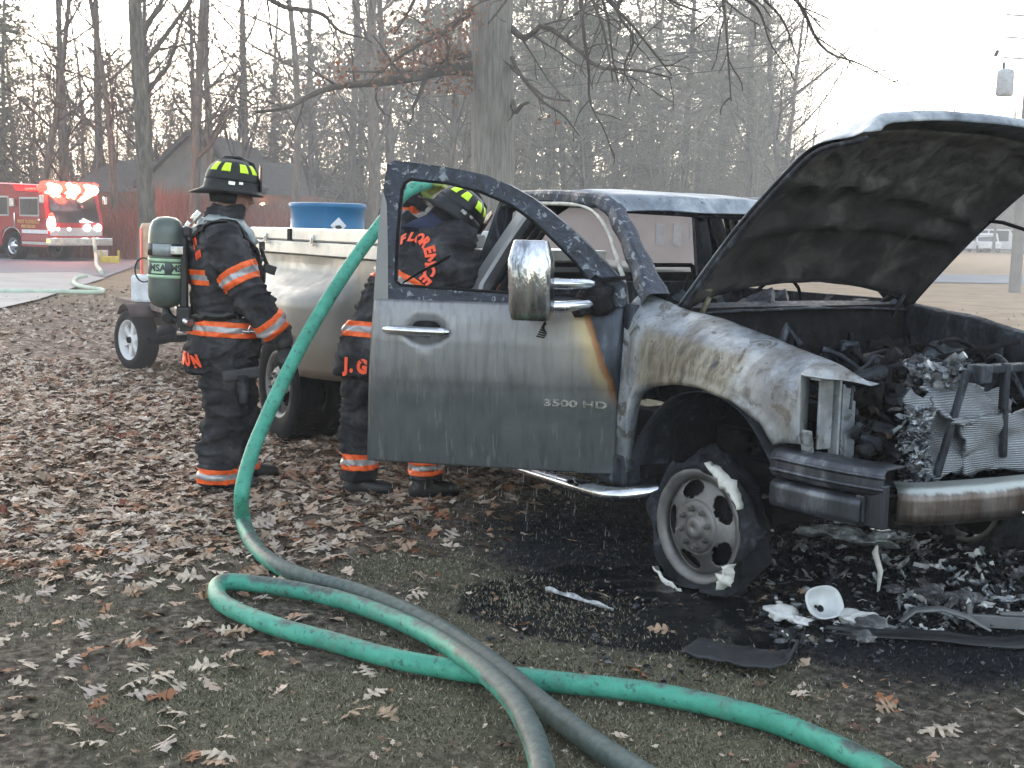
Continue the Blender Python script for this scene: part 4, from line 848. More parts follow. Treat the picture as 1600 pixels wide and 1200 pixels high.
def head_mesh(parent, C, fwd, up, hood=None, hairm=HAIR, neck_to=None):
    # C head centre; built in head frame x forward, y left, z up
    fwd = Vector(fwd).normalized(); up = (Vector(up) - fwd * Vector(up).dot(fwd)).normalized(); left = up.cross(fwd); M = Matrix((fwd, left, up)).transposed().to_4x4(); M.translation = Vector(C)
    W = lambda p: M @ Vector(p)
    mb = MB(); prof = [(-.115, .02, .042, .045), (-.10, .024, .06, .054), (-.075, .02, .078, .062), (-.045, .006, .092, .069), (-.01, .0, .098, .074), (.03, -.004, .101, .078), (.07, -.006, .096, .076), (.10, -.008, .076, .062), (.122, -.008, .040, .034)]
    rings(mb, [(W((x, 0, z)), (M.to_3x3() @ Vector((hd, 0, 0))), (M.to_3x3() @ Vector((0, hw, 0)))) for z, x, hd, hw in prof], 24, 2.1)
    def b(p, r, sc=(1, 1, 1)): mb.blob(W(p), r, 2, 0, sc)
    mb.tube([W((.088, 0, .028)), W((.108, 0, .0)), W((.122, 0, -.022)), W((.10, 0, -.032))], [.009, .012, .015, .008], 10)
    for s_ in (-1, 1):
        b((.115, s_ * .010, -.024), .010); b((.078, s_ * .035, .036), .016); b((.068, s_ * .045, -.02), .022); b((.0, s_ * .078, .0), .022); b((-.006, s_ * .080, .014), .018); b((.0, s_ * .078, -.02), .012)
    b((.096, 0, -.050), .014); b((.096, 0, -.062), .013); b((.088, 0, -.094), .019)
    nk = neck_to or (-.03, 0, -.26)
    mb.tube([W((-.012, 0, -.05)), W((-.02, 0, -.13)), W(nk)], [.062, .058, .075], 16)
    body = mb
    return body, W, M
def face_bits(parent, W):
    for s_ in (-1, 1):
        mb = MB(); mb.blob(W((.082, s_ * .033, .016)), .0115, 2, 0); mb.build('eye', plain('eye_white', (.5, .48, .45), .3, 0, .05, 5, 0), parent)
        mb = MB(); mb.tube([W((.090, s_ * .016, .036)), W((.093, s_ * .034, .042)), W((.080, s_ * .052, .036))], [.003, .005, .002], 6); mb.build('eyebrow', HAIR, parent)
    mb = MB(); mb.tube([W((.098, -.024, -.058)), W((.108, 0, -.0565)), W((.098, .024, -.058))], [.002, .0035, .002], 6); mb.build('mouth', plain('lips', (.22, .08, .07), .5), parent)
def hair_cap(parent, W, M):
    mb = MB(); rings(mb, [(W((x, 0, z)), (M.to_3x3() @ Vector((hd, 0, 0))), (M.to_3x3() @ Vector((0, hw, 0)))) for z, x, hd, hw in [(-.06, -.045, .060, .068), (-.02, -.035, .072, .080), (.03, -.018, .090, .084), (.08, -.012, .088, .078), (.115, -.01, .06, .05), (.13, -.01, .02, .018)]], 24, 2.1); return mb.build('hair', HAIR, parent)
def helmet(parent, C, fwd, up):
    fwd = Vector(fwd).normalized(); up = (Vector(up) - fwd * Vector(up).dot(fwd)).normalized(); left = up.cross(fwd); M = Matrix((fwd, left, up)).transposed().to_4x4(); M.translation = Vector(C)
    H = empty('helmet', (0, 0, 0), 0, parent); W = lambda p: M @ Vector(p)
    # dome
    P = []
    for k in range(13):
        t = k / 12; an = t * PI / 2; r = math.cos(an) ** .82; z = .125 * math.sin(an) ** 1.05 + .012; row = []
        for j in range(48):
            a = 2 * PI * j / 48; rid = .006 * max(0, math.cos(a * 4)) ** 10 * math.sin(an + .3)
            row.append(W(((.148 * r + rid) * math.cos(a) - .005, (.122 * r + rid) * math.sin(a), z + (.014 * abs(math.cos(a)) ** 14 if k > 8 else 0))))
        P.append(row)
    mb = MB().grid(P, closed=True)
    P = []
    for r, z in [(1.0, .015), (1.02, -.012), (1.04, -.035), (1.10, -.048), (1.0, -.046), (.96, -.02)]:
        row = []
        for j in range(48):
            a = 2 * PI * j / 48; back = max(0, -math.cos(a)) ** 2; fr = max(0, math.cos(a)) ** 2; k = max(0, (r - 1.04) / .06); ex = 1 + k * (.02 + .40 * back + .10 * fr)
            row.append(W((.150 * r * ex * math.cos(a) - .005, .124 * (r + k * .05) * math.sin(a), z - k * .030 * back - k * .008 * abs(math.sin(a)))))
        P.append(row)
    mb.grid(P, closed=True); mb.build('helmet_shell', HELM, H, solid=.004)
    mb = MB(); mb.tube([W((.142 - .012, 0, .06)), W((.10, 0, .125)), W((.02, 0, .152)), W((-.06, 0, .145)), W((-.13, 0, .06))], [.006, .008, .009, .008, .005], 8); mb.build('helmet_comb', HELM, H)
    for a in (-2.55, -1.95, -1.20, -.62, .62, 1.20, 1.95, 2.55):
        mb = MB(); P = []
        for an in np.linspace(.42, .90, 6):
            w_ = .17 * (1.1 - .25 * (an - .42)); row = []
            for q in np.linspace(-w_, w_, 6):
                r = math.cos(an) ** .82; z = .125 * math.sin(an) ** 1.05 + .012; row.append(W(((.148 * r + .004) * math.cos(a + q) - .005, (.122 * r + .004) * math.sin(a + q), z + .002)))
            P.append(row)
        mb.grid(P); mb.build('reflective_patch', YEL, H, solid=.002)
    mb = MB(); mb.prism([(-.055, 0), (.055, 0), (.062, .05), (.045, .13), (0, .155), (-.045, .13), (-.062, .05)], .006, lambda u, v, w_: W((.150 + w_ - v * .10, u, -.02 + v))); mb.build('helmet_front_shield', plain('shield_leather', (.05, .02, .02), .5), H, bevel=.002)
    mb = MB(); mb.prism([(-.035, .02), (.035, .02), (.035, .045), (-.035, .045)], .003, lambda u, v, w_: W((.1565 + w_ - v * .10, u, -.02 + v))); mb.prism([(-.03, .09), (.03, .09), (.02, .12), (-.02, .12)], .003, lambda u, v, w_: W((.1565 + w_ - v * .10, u, -.02 + v))); mb.build('shield_panel', plain('shield_white', (.6, .6, .62), .5), H)
    mb = MB(); mb.box(W((-.02, -.132, .0)), (.035, .012, .018), M.to_3x3()); mb.box(W((.03, -.133, .005)), (.022, .012, .014), M.to_3x3()); mb.build('visor_clip', STEEL, H)
    # ear flaps
    mb = MB(); P = []
    for z, k in [(-.03, .92), (-.07, .88), (-.11, .80)]:
        P.append([W((.128 * k * math.cos(a) - .01, .108 * k * math.sin(a), z)) for a in np.linspace(1.3, 2 * PI - 1.3, 26)])
    mb.grid(P); mb.build('ear_flap', plain('ear_flap_cloth', (.012, .012, .014), .95), H, solid=.005)
    return H, W, M
def hand(mb, wrist, dirv, palm_n, side=1, curl=.9, L=.095):
    # dirv: towards the fingertips, palm_n: palm facing; side: thumb side sign along (dirv x palm_n)
    d = Vector(dirv).normalized(); n = (Vector(palm_n) - d * Vector(palm_n).dot(d)).normalized(); s = d.cross(n) * side; w_ = Vector(wrist)
    rings(mb, [(w_ - d * .02, n * .026, s * .034), (w_ + d * .02, n * .026, s * .040), (w_ + d * .06, n * .024, s * .047), (w_ + d * L, n * .020, s * .046), (w_ + d * (L + .012), n * .014, s * .040)], 18, 2.4)
    for i, (q, l) in enumerate([(.033, .078), (.011, .088), (-.011, .082), (-.032, .066)]):
        p = w_ + d * (L - .012) + s * q; pts = [p]; an = 0; dd = d.copy(); k = curl * (1 + .08 * i)
        for sg, aa in ((.34, .45), (.36, .8), (.30, .6)):
            an += aa * k; dd = d * math.cos(an) + n * math.sin(an); pts.append(pts[-1] + dd * l * sg * 1.15)
        mb.tube(pts, [.0125, .0125, .0115, .010], 8)
    p = w_ + d * .03 + s * .038; mb.tube([p, p + d * .03 + s * .022 + n * .012, p + d * .062 + s * .020 + n * .03, p + d * .085 + s * .006 + n * .042], [.016, .015, .013, .011], 8)
def boot(name, parent, ankle, fdir, up=.27, mat=BOOT):
    a = Vector(ankle); f = Vector((fdir[0], fdir[1], 0)).normalized(); s = Vector((-f.y, f.x, 0)); z0 = .0; mb = MB(); g = lambda x, z: Vector((a.x, a.y, 0)) + f * x + Vector((0, 0, z))
    rings(mb, [(g(-.085, .045), Vector((0, 0, .040)), s * .036), (g(-.05, .05), Vector((0, 0, .05)), s * .044), (g(.02, .05), Vector((0, 0, .052)), s * .047), (g(.10, .043), Vector((0, 0, .042)), s * .054), (g(.16, .038), Vector((0, 0, .036)), s * .052), (g(.20, .032), Vector((0, 0, .028)), s * .038)], 20, 2.6)
    rings(mb, [(g(-.01, .04), f * .065, s * .046), (g(-.015, .12), f * .062, s * .052), (g(-.02, .20), f * .066, s * .060), (g(-.02, up), f * .070, s * .064)], 20, 2.2)
    o = fuse(mb, name, mat, parent, .008, 3)
    mb = MB(); mb.grid([[g(x, z) + s * y * k for (x, y) in [(-.09, 0), (-.07, .034), (0, .046), (.08, .054), (.15, .054), (.195, .034), (.21, 0), (.195, -.034), (.15, -.054), (.08, -.054), (0, -.046), (-.07, -.034)]] for z, k in ((.001, 1.0), (.024, 1.02))], closed=True, smooth=False); mb.build('boot_sole', RUBBER, o)
    return o

# ---------------- firefighter 1: stands left, seen from his right side
F1 = empty('person', (-1.63, 7.27, 0), math.radians(18), None, 'firefighter standing at left in black turnout gear with air tank on his back', 'firefighter', 'firefighters at the burnt pickup')
def V_(*a): return Vector(a)
Hc = (.035, 0, 1.655); body, HW, HM = head_mesh(F1, Hc, (1, 0, -.22), (.2, 0, 1), neck_to=(-.05, 0, -.27))
body.tube([(0, 0, 1.0), (0, 0, 1.40)], [.13, .14], 14); b1 = fuse(body, 'body', SKIN, F1, .006, 2); face_bits(F1, HW); hair_cap(F1, HW, HM)
mb = MB(); rings(mb, [(HW((-.02, 0, -.19)), (.10, 0, -.01), (0, .105, 0)), (HW((-.01, 0, -.13)), (.088, 0, -.02), (0, .09, 0)), (HW((.0, 0, -.085)), (.088, 0, -.03), (0, .084, 0))], 22); mb.build('hood', plain('nomex_hood', (.02, .02, .022), .95, 0, .2, 14, .3), F1, solid=.008)
helmet(F1, HW((-.005, 0, .055)), HM.to_3x3() @ Vector((1, 0, .10)), HM.to_3x3() @ Vector((-.1, 0, 1)))
# trousers
mb = MB(); X = lambda q: (q, 0, 0); Y = lambda q: (0, q, 0)
rings(mb, [((-.01, 0, .74), X(.165), Y(.205)), ((-.01, 0, .90), X(.165), Y(.20)), ((0, 0, 1.02), X(.15), Y(.19))])
limb(mb, [(-.02, -.10, .84), (-.03, -.125, .62), (-.02, -.13, .42), (-.055, -.135, .20), (-.065, -.135, .03)], [.15, .135, .125, .118, .108], 20)
limb(mb, [(.0, .10, .84), (.045, .12, .62), (.065, .125, .42), (.075, .13, .22), (.095, .13, .06)], [.15, .135, .122, .112, .105], 20)
trs = fuse(mb, 'trousers', [CLOTH], F1, .0105, 3, wrinkle(.019, 2))
band(trs, (-.065, -.135, .03), (.02, 0, 1), .012, .098, .19, F1, keep=lambda c: c.y < .0)
band(trs, (.095, .13, .06), (0, 0, 1), .01, .095, .19, F1, keep=lambda c: c.y > .0)
mb = MB(); limb(mb, [(.06, -.245, .66), (.065, -.255, .50)], [.095, .095], 14, sq=.32); q = fuse(mb, 'cargo_pocket', CLOTH, F1, .01, 4, wrinkle(.010, 9)); 
mb = MB(); mb.box((.055, -.262, .665), (.20, .03, .06), rotm('Y', -.12)); mb.build('pocket_flap', CLOTHW, F1, bevel=.012)
# jacket
mb = MB(); rings(mb, [((-.035, 0, .665), X(.195), Y(.245)), ((-.02, 0, .78), X(.205), Y(.255)), ((-.005, 0, .92), X(.205), Y(.25)), ((.0, 0, 1.03), X(.190), Y(.235)), ((-.005, 0, 1.15), X(.192), Y(.245)), ((-.012, 0, 1.28), X(.195), Y(.262)), ((-.02, 0, 1.38), X(.180), Y(.262)), ((-.025, 0, 1.45), X(.15), Y(.225)), ((-.02, 0, 1.50), X(.115), Y(.150)), ((-.005, 0, 1.545), X(.10), Y(.105)), ((.005, 0, 1.585), X(.098), Y(.10))], 36)
limb(mb, [(-.02, -.17, 1.40), (-.005, -.262, 1.33), (.06, -.315, 1.17), (.12, -.325, 1.06), (.20, -.315, .96), (.265, -.305, .885)], [.10, .112, .098, .095, .085, .078], 18)
limb(mb, [(-.02, .17, 1.40), (.0, .26, 1.33), (.04, .31, 1.17), (.10, .31, 1.04), (.20, .26, .95), (.25, .22, .92)], [.10, .108, .096, .09, .082, .075], 18)
jk = fuse(mb, 'jacket', [CLOTH], F1, .0105, 3, wrinkle(.017, 5))
torso = lambda c: abs(c.y) < .20 + .07 * (c.z < 1.0) and not (c.x > .12 and abs(c.y) > .17 and c.z > 1.02) and (c.y + .2 > -.06)
band(jk, (0, 0, .865), (.06, 0, 1), .0, .085, .5, F1, keep=lambda c: not (c.x > .165 and abs(c.y) > .2) and abs(c.y) < .285)
band(jk, (0, 0, 1.15), (.0, 0, 1), .0, .085, .5, F1, keep=lambda c: abs(c.y) < .215 and c.x < .18)
for sd, e0, e1 in ((-1, (-.0, -.275, 1.30), (.09, -.322, 1.11)), (1, (0, .27, 1.31), (.07, .312, 1.11))):
    A = Vector(e0); ax = Vector(e1) - A; band(jk, A, ax, .06, .155, .125, F1, keep=lambda c, sd=sd: sd * c.y > .19)
for sd, e0, e1 in ((-1, (.15, -.322, 1.02), (.27, -.305, .88)), (1, (.15, .28, .985), (.25, .22, .92))):
    A = Vector(e0); ax = Vector(e1) - A; band(jk, A, ax, .05, .15 if sd < 0 else .11, .115, F1, keep=lambda c, sd=sd: sd * c.y > (.205 if sd < 0 else .14))
stick_text('FLORENCE', .088, jk, (-.3, 0, 1.45), (0, -1, 0), (0, 0, 1), F1, arc=(.19, .36, 0), bold=.004)
stick_text('NUN', .095, jk, (-.3, -.12, .735), (0, -1, 0), (0, 0, 1), F1, bold=.006)
mb = MB(); hand(mb, (.285, -.302, .83), (.12, 0, -1), (.15, .7, 0), 1, .55); mb.tube([(.262, -.305, .90), (.288, -.302, .82)], [.062, .050], 14); fuse(mb, 'glove', GLOVE, F1, .0055, 2, wrinkle(.004, 3))
mb = MB(); hand(mb, (.27, .20, .88), (.8, -.3, -.7), (-.1, -.5, -.7), -1, .8); mb.tube([(.25, .22, .92), (.28, .2, .87)], [.06, .048], 14); fuse(mb, 'glove', GLOVE, F1, .0055, 2, wrinkle(.004, 4))
boot('boot', F1, (-.04, -.135, 0), (1, -.25), .12); boot('boot', F1, (.11, .13, 0), (1, .15), .12)
# coat hardware: hook on the hip, radio mic
mb = MB(); mb.tube([(.10, -.262, .985), (.15, -.262, .965), (.17, -.262, .93), (.14, -.262, .90), (.09, -.262, .905), (.11, -.262, .945), (.14, -.262, .95)], .0055, 6); mb.tube([(.06, -.262, .98), (.11, -.265, .985)], .007, 6); mb.tube([(.06, -.262, .905), (.10, -.265, .90)], .007, 6); mb.build('coat_hook', STEEL, F1)
mb = MB(); mb.box((.23, -.10, 1.24), (.07, .06, .05), rotm('Y', .3)); mb.tube([(.18, -.14, 1.36), (.20, -.12, 1.30), (.22, -.11, 1.26)], .012, 8); mb.box((.19, -.10, 1.37), (.03, .04, .05)); mb.build('lapel_radio', BLKP, F1, bevel=.008)
MB().box((.22, -.05, 1.07), (.10, .05, .07), rotm('Y', .6)).build('hose_regulator', BLKP, F1, bevel=.008)
# breathing apparatus carried on the back
m = NT('tank_carbon', .3, 0, .6); v = m.co(); a = m.noise(v, 6, 5); z = m.sep(v)[2]; m.set(color=m.ramp(a, [(.3, hx(.045, .058, .05)), (.7, hx(.11, .135, .12))]), rough=.32); m.bump(m.noise(m.co('Object', (1, 1, 4)), 30, 3), .1, .002); TANK = m.m
GRNB = plain('photoluminous_green', (.36, .55, .36), .5, 0, .15, 20, .1)
air = empty('air_tank_pack', (-1.63, 7.27, 0), math.radians(18), None, 'grey green air cylinder with pale bands strapped on the standing firefighter', 'air tank')
tilt = Matrix.Translation((-.335, -.03, 1.02)) @ Matrix.Rotation(.03, 4, 'Y')
mb = MB(); mb.lathe([(0, -.005), (.03, -.002), (.07, .012), (.091, .05), (.096, .09), (.096, .40), (.092, .44), (.078, .475), (.05, .496), (0, .503)], 40, tilt); cyl = mb.build('air_cylinder', TANK, air)
for z0, z1 in ((.165, .182), (.255, .272)):
    mb = MB(); mb.lathe([(.0965, z0), (.099, z0 + .001), (.099, z1 - .001), (.0965, z1)], 40, tilt); mb.build('pale_band', GRNB, cyl)
mb = MB(); mb.lathe([(.0965, .183), (.0975, .184), (.0975, .253), (.0965, .254)], 40, tilt); mb.build('label_sleeve', plain('label_sleeve', (.05, .065, .06), .5), cyl)
def cyl_patch(mb, a0, a1, z0, z1, r, n=8): mb.grid([[tilt @ Vector((r * math.cos(a), r * math.sin(a), z)) for a in np.linspace(a0, a1, n)] for z in (z0, z1)])
a_c = -PI / 2 - .55
for da in (0, 1.25):
    mb = MB(); cyl_patch(mb, a_c - .42 + da, a_c + .42 + da, .19, .247, .0985); mb.build('label', GRNB, cyl)
    me = text_mesh('MSA', .052, .0, .002)
    for vv in me.vertices: an = a_c + da + vv.co.x / .0995; vv.co = tilt @ Vector((.0995 * math.cos(an), .0995 * math.sin(an), .2185 + vv.co.y))
    me.materials.clear(); me.materials.append(DKP); link('lettering', me, cyl)
mb = MB(); mb.lathe([(.0975, .285), (.104, .288), (.104, .352), (.0975, .355)], 40, tilt, a0=-2.9, a1=.6); mb.build('tank_strap', BLKP, air)
mb = MB(); cyl_patch(mb, a_c - .25, a_c + .75, .288, .352, .1065); mb.build('strap_plate', STRAPG, air, solid=.004)
mb = MB(); mb.box(tilt @ Vector((.05, -.10, .32)), (.07, .03, .045)); mb.build('strap_buckle', CHROME, air, bevel=.004)
mb = MB(); mb.box((-.235, -.0, 1.20), (.045, .20, .52)); mb.box((-.22, -.02, 1.44), (.05, .26, .06)); mb.box((-.24, -.02, .97), (.08, .24, .12)); mb.build('pack_frame', BLKP, air, bevel=.015)
mb = MB(); mb.tube([(-.335, -.03, 1.02), (-.33, -.03, .985), (-.31, -.04, .955), (-.24, -.06, .935)], [.022, .03, .03, .022], 12); mb.tube([(-.33, -.03, .97), (-.33, -.10, .965)], [.02, .03], 12); mb.box((-.22, -.11, .93), (.09, .07, .07)); mb.build('valve', BLKP, air, bevel=.004)
mb = MB(); mb.tube([(-.235, -.165, .955), (-.215, -.20, .945)], [.022, .020], 12); mb.build('gauge', STEEL, air)
# straps follow the coat
jb = bvh_of(jk)
def strap(pts, w_, mat, name, parent, off=.012, n=26, side=(0, 1, 0)):
    P = spline(pts, n); rows = []
    for i, p in enumerate(P):
        p = Vector(p); h = jb.find_nearest(p); q = h[0] + h[1] * off if h[0] is not None else p
        t = (Vector(P[min(i + 1, n - 1)]) - Vector(P[max(i - 1, 0)])).normalized(); nn = h[1] if h[0] is not None else Vector((0, 0, 1)); s = t.cross(nn).normalized()
        rows.append([q - s * w_ / 2, q, q + s * w_ / 2])
    return MB().grid(rows).build(name, mat, parent, solid=.008)
for s_ in (-1, 1):
    strap([(-.21, s_ * .10, 1.42), (-.13, s_ * .13, 1.50), (-.03, s_ * .155, 1.53), (.07, s_ * .17, 1.48), (.16, s_ * .16, 1.38)], .05, STRAPG, 'shoulder_strap', air, .022)
    strap([(-.21, s_ * .12, 1.40), (-.13, s_ * .15, 1.48), (-.03, s_ * .18, 1.50), (.07, s_ * .19, 1.45), (.16, s_ * .17, 1.33), (.20, s_ * .15, 1.15)], .06, BLKP, 'shoulder_strap', air, .012)
strap([(-.20, -.12, .97), (-.10, -.22, .985), (.0, -.25, .99), (.10, -.24, .985), (.19, -.10, .985), (.20, .1, .985)], .045, BLKP, 'waist_belt', air, .012)
mb = MB(); mb.box((-.17, -.12, 1.53), (.03, .035, .06), rotm('Y', .7)); mb.box((-.215, -.12, 1.48), (.025, .03, .035), rotm('Y', .6)); mb.build('strap_clip', STEEL, air, bevel=.004)

# ---------------- firefighter 2: leans into the cab behind the open door, back to us
A2 = math.radians(50)
F2 = empty('person', (-.69, 6.99, 0), A2, None, 'firefighter bent forward behind the open truck door with hose over his shoulder', 'firefighter', 'firefighters at the burnt pickup')
pel, wst, chs, nek = V_(.0, .03, .90), V_(.10, -.03, 1.10), V_(.235, -.10, 1.30), V_(.345, -.15, 1.46)
Hc2 = (.375, -.14, 1.525); body, HW2, HM2 = head_mesh(F2, Hc2, (.71, -.385, -.75), (.57, -.37, .75), neck_to=(-.06, 0, -.24))
body.tube([pel, wst, chs, nek - V_(.04, 0, .03)], [.12, .12, .13, .07], 14); fuse(body, 'body', SKIN, F2, .006, 2); face_bits(F2, HW2); hair_cap(F2, HW2, HM2)
helmet(F2, HW2((-.01, 0, .055)), HM2.to_3x3() @ Vector((1, 0, .08)), HM2.to_3x3() @ Vector((-.08, 0, 1)))
mb = MB(); rings(mb, [(HW2((-.05, 0, -.20)), HM2.to_3x3() @ V_(.125, 0, 0), (0, .13, 0)), (HW2((-.04, 0, -.13)), HM2.to_3x3() @ V_(.11, 0, 0), (0, .11, 0)), (HW2((-.02, 0, -.06)), HM2.to_3x3() @ V_(.10, 0, 0), (0, .098, 0)), (HW2((-.02, 0, .0)), HM2.to_3x3() @ V_(.10, 0, 0), (0, .095, 0))], 24); mb.build('hood', NAVY, F2, solid=.01)
mb = MB(); mb.blob(HW2((.10, 0, -.055)), .055, 2, .1); mb.tube([HW2((.13, 0, -.06)), HW2((.17, 0, -.09)), HW2((.16, .02, -.16))], [.03, .026, .022], 10); mb.build('face_mask', BLKP, F2)
mb = MB(); mb.blob(HW2((.125, -.04, -.07)), .022, 2, .0); mb.tube([HW2((.14, -.02, -.07)), HW2((.18, -.02, -.10))], [.016, .014], 10); mb.build('mask_regulator', STEEL, F2)
# trousers: legs apart
mb = MB(); rings(mb, [((-.02, 0, .76), X(.165), Y(.21)), ((-.01, 0, .90), X(.165), Y(.20)), ((.04, 0, 1.0), X(.15), Y(.19))])
lL = [(-.02, .10, .84), (-.05, .14, .62), (-.06, .155, .42), (-.065, .15, .20), (-.065, .15, .10)]
lR = [(.02, -.10, .84), (.12, -.145, .62), (.15, -.155, .42), (.155, -.15, .20), (.155, -.15, .10)]
# rotated feet: left foot is the one farther left in view
limb(mb, lL, [.14, .118, .105, .094, .090], 20); limb(mb, lR, [.14, .118, .105, .094, .090], 20)
t2 = fuse(mb, 'trousers', [CLOTH], F2, .0105, 3, wrinkle(.018, 12))
band(t2, (-.075, .16, .20), (0, 0, 1), -.045, .045, .19, F2, keep=lambda c: c.y > .0); band(t2, (.155, -.15, .18), (0, 0, 1), -.045, .045, .19, F2, keep=lambda c: c.y < .0)
# jacket: rings follow the bent spine
mb = MB(); sp_ = spline([(-.06, .05, .66), (-.02, .04, .84), tuple(wst), tuple(chs), tuple(nek), (.375, -.165, 1.53)], 26); hd = spline([(.175, .225), (.18, .232), (.175, .232), (.185, .255), (.12, .17), (.085, .09)], 26); rg = []
for i, p in enumerate(sp_):
    t = (Vector(sp_[min(i + 1, 25)]) - Vector(sp_[max(i - 1, 0)])).normalized(); t = Vector(t); wd = (Vector((0, 1, 0)) - t * t.y).normalized(); dpt = wd.cross(t); rg.append((p, dpt * float(hd[i][0]), wd * float(hd[i][1])))
rings(mb, rg, 36)
limb(mb, [(.26, .03, 1.40), (.25, .13, 1.45), (.27, .20, 1.54), (.33, .19, 1.63), (.38, .10, 1.68)], [.105, .112, .10, .092, .08], 18)
limb(mb, [(.26, -.24, 1.30), (.31, -.33, 1.22), (.43, -.37, 1.10), (.54, -.34, 1.06), (.70, -.28, 1.12)], [.105, .112, .10, .092, .08], 18)
j2 = fuse(mb, 'jacket', [CLOTH], F2, .0105, 3, wrinkle(.017, 17))
spax = (chs - pel).normalized()
band(j2, V_(-.01, 0, .88), V_(.12, 0, 1), .0, .085, .5, F2, keep=lambda c: c.z < 1.06)
band(j2, wst, V_(.47, -.27, .84), .015, .10, .5, F2, keep=lambda c: c.y > -.315 and c.x < .52)
A = V_(.26, .17, 1.48); band(j2, A, V_(.01, .07, .09), -.03, .06, .14, F2, keep=lambda c: c.y > .09 and c.z > 1.40)
A = V_(.37, -.35, 1.16); band(j2, A, V_(.12, -.04, -.12), -.045, .045, .13, F2, keep=lambda c: c.y < -.25)
A = V_(.56, -.33, 1.07); band(j2, A, V_(.14, .05, .05), .03, .11, .11, F2, keep=lambda c: c.y < -.2 and c.x > .48)
bkn = V_(-.86, 0, .5); up2 = V_(.45, -.33, .82).normalized(); rt2 = (V_(0, -1, 0) - up2 * up2.dot(V_(0, -1, 0))).normalized(); bkn = up2.cross(rt2) * -1
stick_text('FLORENCE', .084, j2, chs - (rt2.cross(up2) * -.16) + up2 * .060 + rt2 * .040, rt2, up2, F2, arc=(.165, .345, -.42), bold=.004)
stick_text('J. G', .10, j2, (-.35, .02, .745), (0, -1, 0), (0, 0, 1), F2, bold=.006, sp=1.05)
mb = MB(); hand(mb, (.385, .09, 1.69), (.3, -.75, .45), (-.2, -.6, -.8), -1, .85); mb.tube([(.375, .12, 1.67), (.39, .08, 1.695)], [.058, .05], 14); fuse(mb, 'glove', GLOVEY, F2, .0055, 2, wrinkle(.004, 6))
mb = MB(); hand(mb, (.72, -.27, 1.13), (1, .1, .1), (0, .3, -1), 1, .8); mb.tube([(.69, -.28, 1.115), (.73, -.27, 1.13)], [.06, .048], 14); fuse(mb, 'glove', GLOVEY, F2, .0055, 2, wrinkle(.004, 7))
boot('boot', F2, (-.065, .15, 0), (.6, -.6), .20); boot('boot', F2, (.155, -.15, 0), (.9, -.35), .20)
strap2 = bvh_of(j2)
# ============================================================ FIRE HOSES
m = NT('hose_green', .55, 0, .4); v = m.co(); a = m.noise(v, 9, 6, .65, .3); b = m.noise(v, 38, 5, .65); dirt = m.attr('dirt')
g = m.ramp(a, [(.3, hx(.035, .22, .15)), (.55, hx(.065, .33, .235)), (.8, hx(.13, .44, .33))])
g = m.mix(m.math('MULTIPLY', m.sm(b, .55, .66), .8), g, hx(.035, .07, .058)); g = m.mix(m.math('MULTIPLY', m.sm(m.noise(v, 4, 7, .75, 1.0), .52, .66), .55), g, hx(.10, .14, .115))
g = m.mix(m.sm(m.math('ADD', dirt, m.math('MULTIPLY', m.math('SUBTRACT', a, .5), .9)), .35, .6), g, m.ramp(b, [(.3, hx(.03, .045, .042)), (.7, hx(.085, .115, .105))]))
m.set(color=g); m.bump(m.math('ADD', b, m.math('MULTIPLY', m.noise(v, 90, 3), .4)), .35, .004); HOSE = m.m
def hose(name, pts, r, dirt, label, n=220, sq=.92, mat=None, cat='fire hose', group=None):
    P = spline(pts, n); dd = spline([(d, 0) for d in dirt], n); mb = MB(); k = 18
    mb.tube([tuple(p) for p in P], [r * (1 + .03 * noise.noise(Vector(p) * 7)) for p in P], k, True)
    o = mb.build(name, mat or HOSE); arr = np.zeros(len(o.data.vertices), np.float32); nz = np.array([v.normal.z for v in o.data.vertices])
    for i in range(n): arr[i * k:(i + 1) * k] = float(dd[i][0])
    arr[:n * k] += -.35 * np.clip(nz[:n * k], -1, 1) + .05
    vat(o.data, 'dirt', arr); return tag(o, label, cat, group)
r = .036
air_pts = [D(668, 286, 7.25), D(652, 291, 7.16), D(628, 306, 7.08), D(598, 346, 6.98), D(560, 396, 6.85), D(520, 456, 6.70), D(480, 523, 6.52), D(445, 590, 6.35), D(415, 655, 6.20), D(392, 712, 6.05), D(378, 768, 5.92)]
gr = [G(380, 812, r + .05), G(396, 850, r + .006), G(428, 880, r + .004), G(480, 903, r + .004), G(556, 924, r + .004), G(640, 958, r + .004), G(710, 996, r + .004), G(785, 1048, r + .012), G(850, 1103, r + .01), G(925, 1160, r + .006), G(1000, 1208, r + .006), G(1120, 1290, r + .006)]
hose('fire_hose', air_pts + gr, r, [.05] * 9 + [.1, .15, .1, .2, .3, .75, .95, 1, 1, 1, 1, .9, .6, .5], 'green hose rising from the grass to the shoulder of the bent firefighter', 300, group='green hoses lying across the yard')
lp = [G(850, 1260, r + .02), G(846, 1195, r + .03), G(826, 1135, r + .06), G(795, 1086, r + .075), G(745, 1040, r + .07), G(680, 997, r + .03), G(600, 960, r + .01), G(520, 934, r + .004), G(440, 918, r + .004), G(385, 911, r + .004), G(350, 910, r + .004), G(338, 922, r + .004), G(352, 945, r + .004), G(420, 975, r + .004), G(520, 1003, r + .004), G(620, 1030, r + .004), G(740, 1051, r), G(820, 1060, r), G(900, 1069, r + .004), G(1000, 1080, r + .004), G(1100, 1099, r + .004), G(1200, 1125, r + .004), G(1290, 1160, r + .004), G(1385, 1208, r + .004), G(1480, 1270, r + .004)]
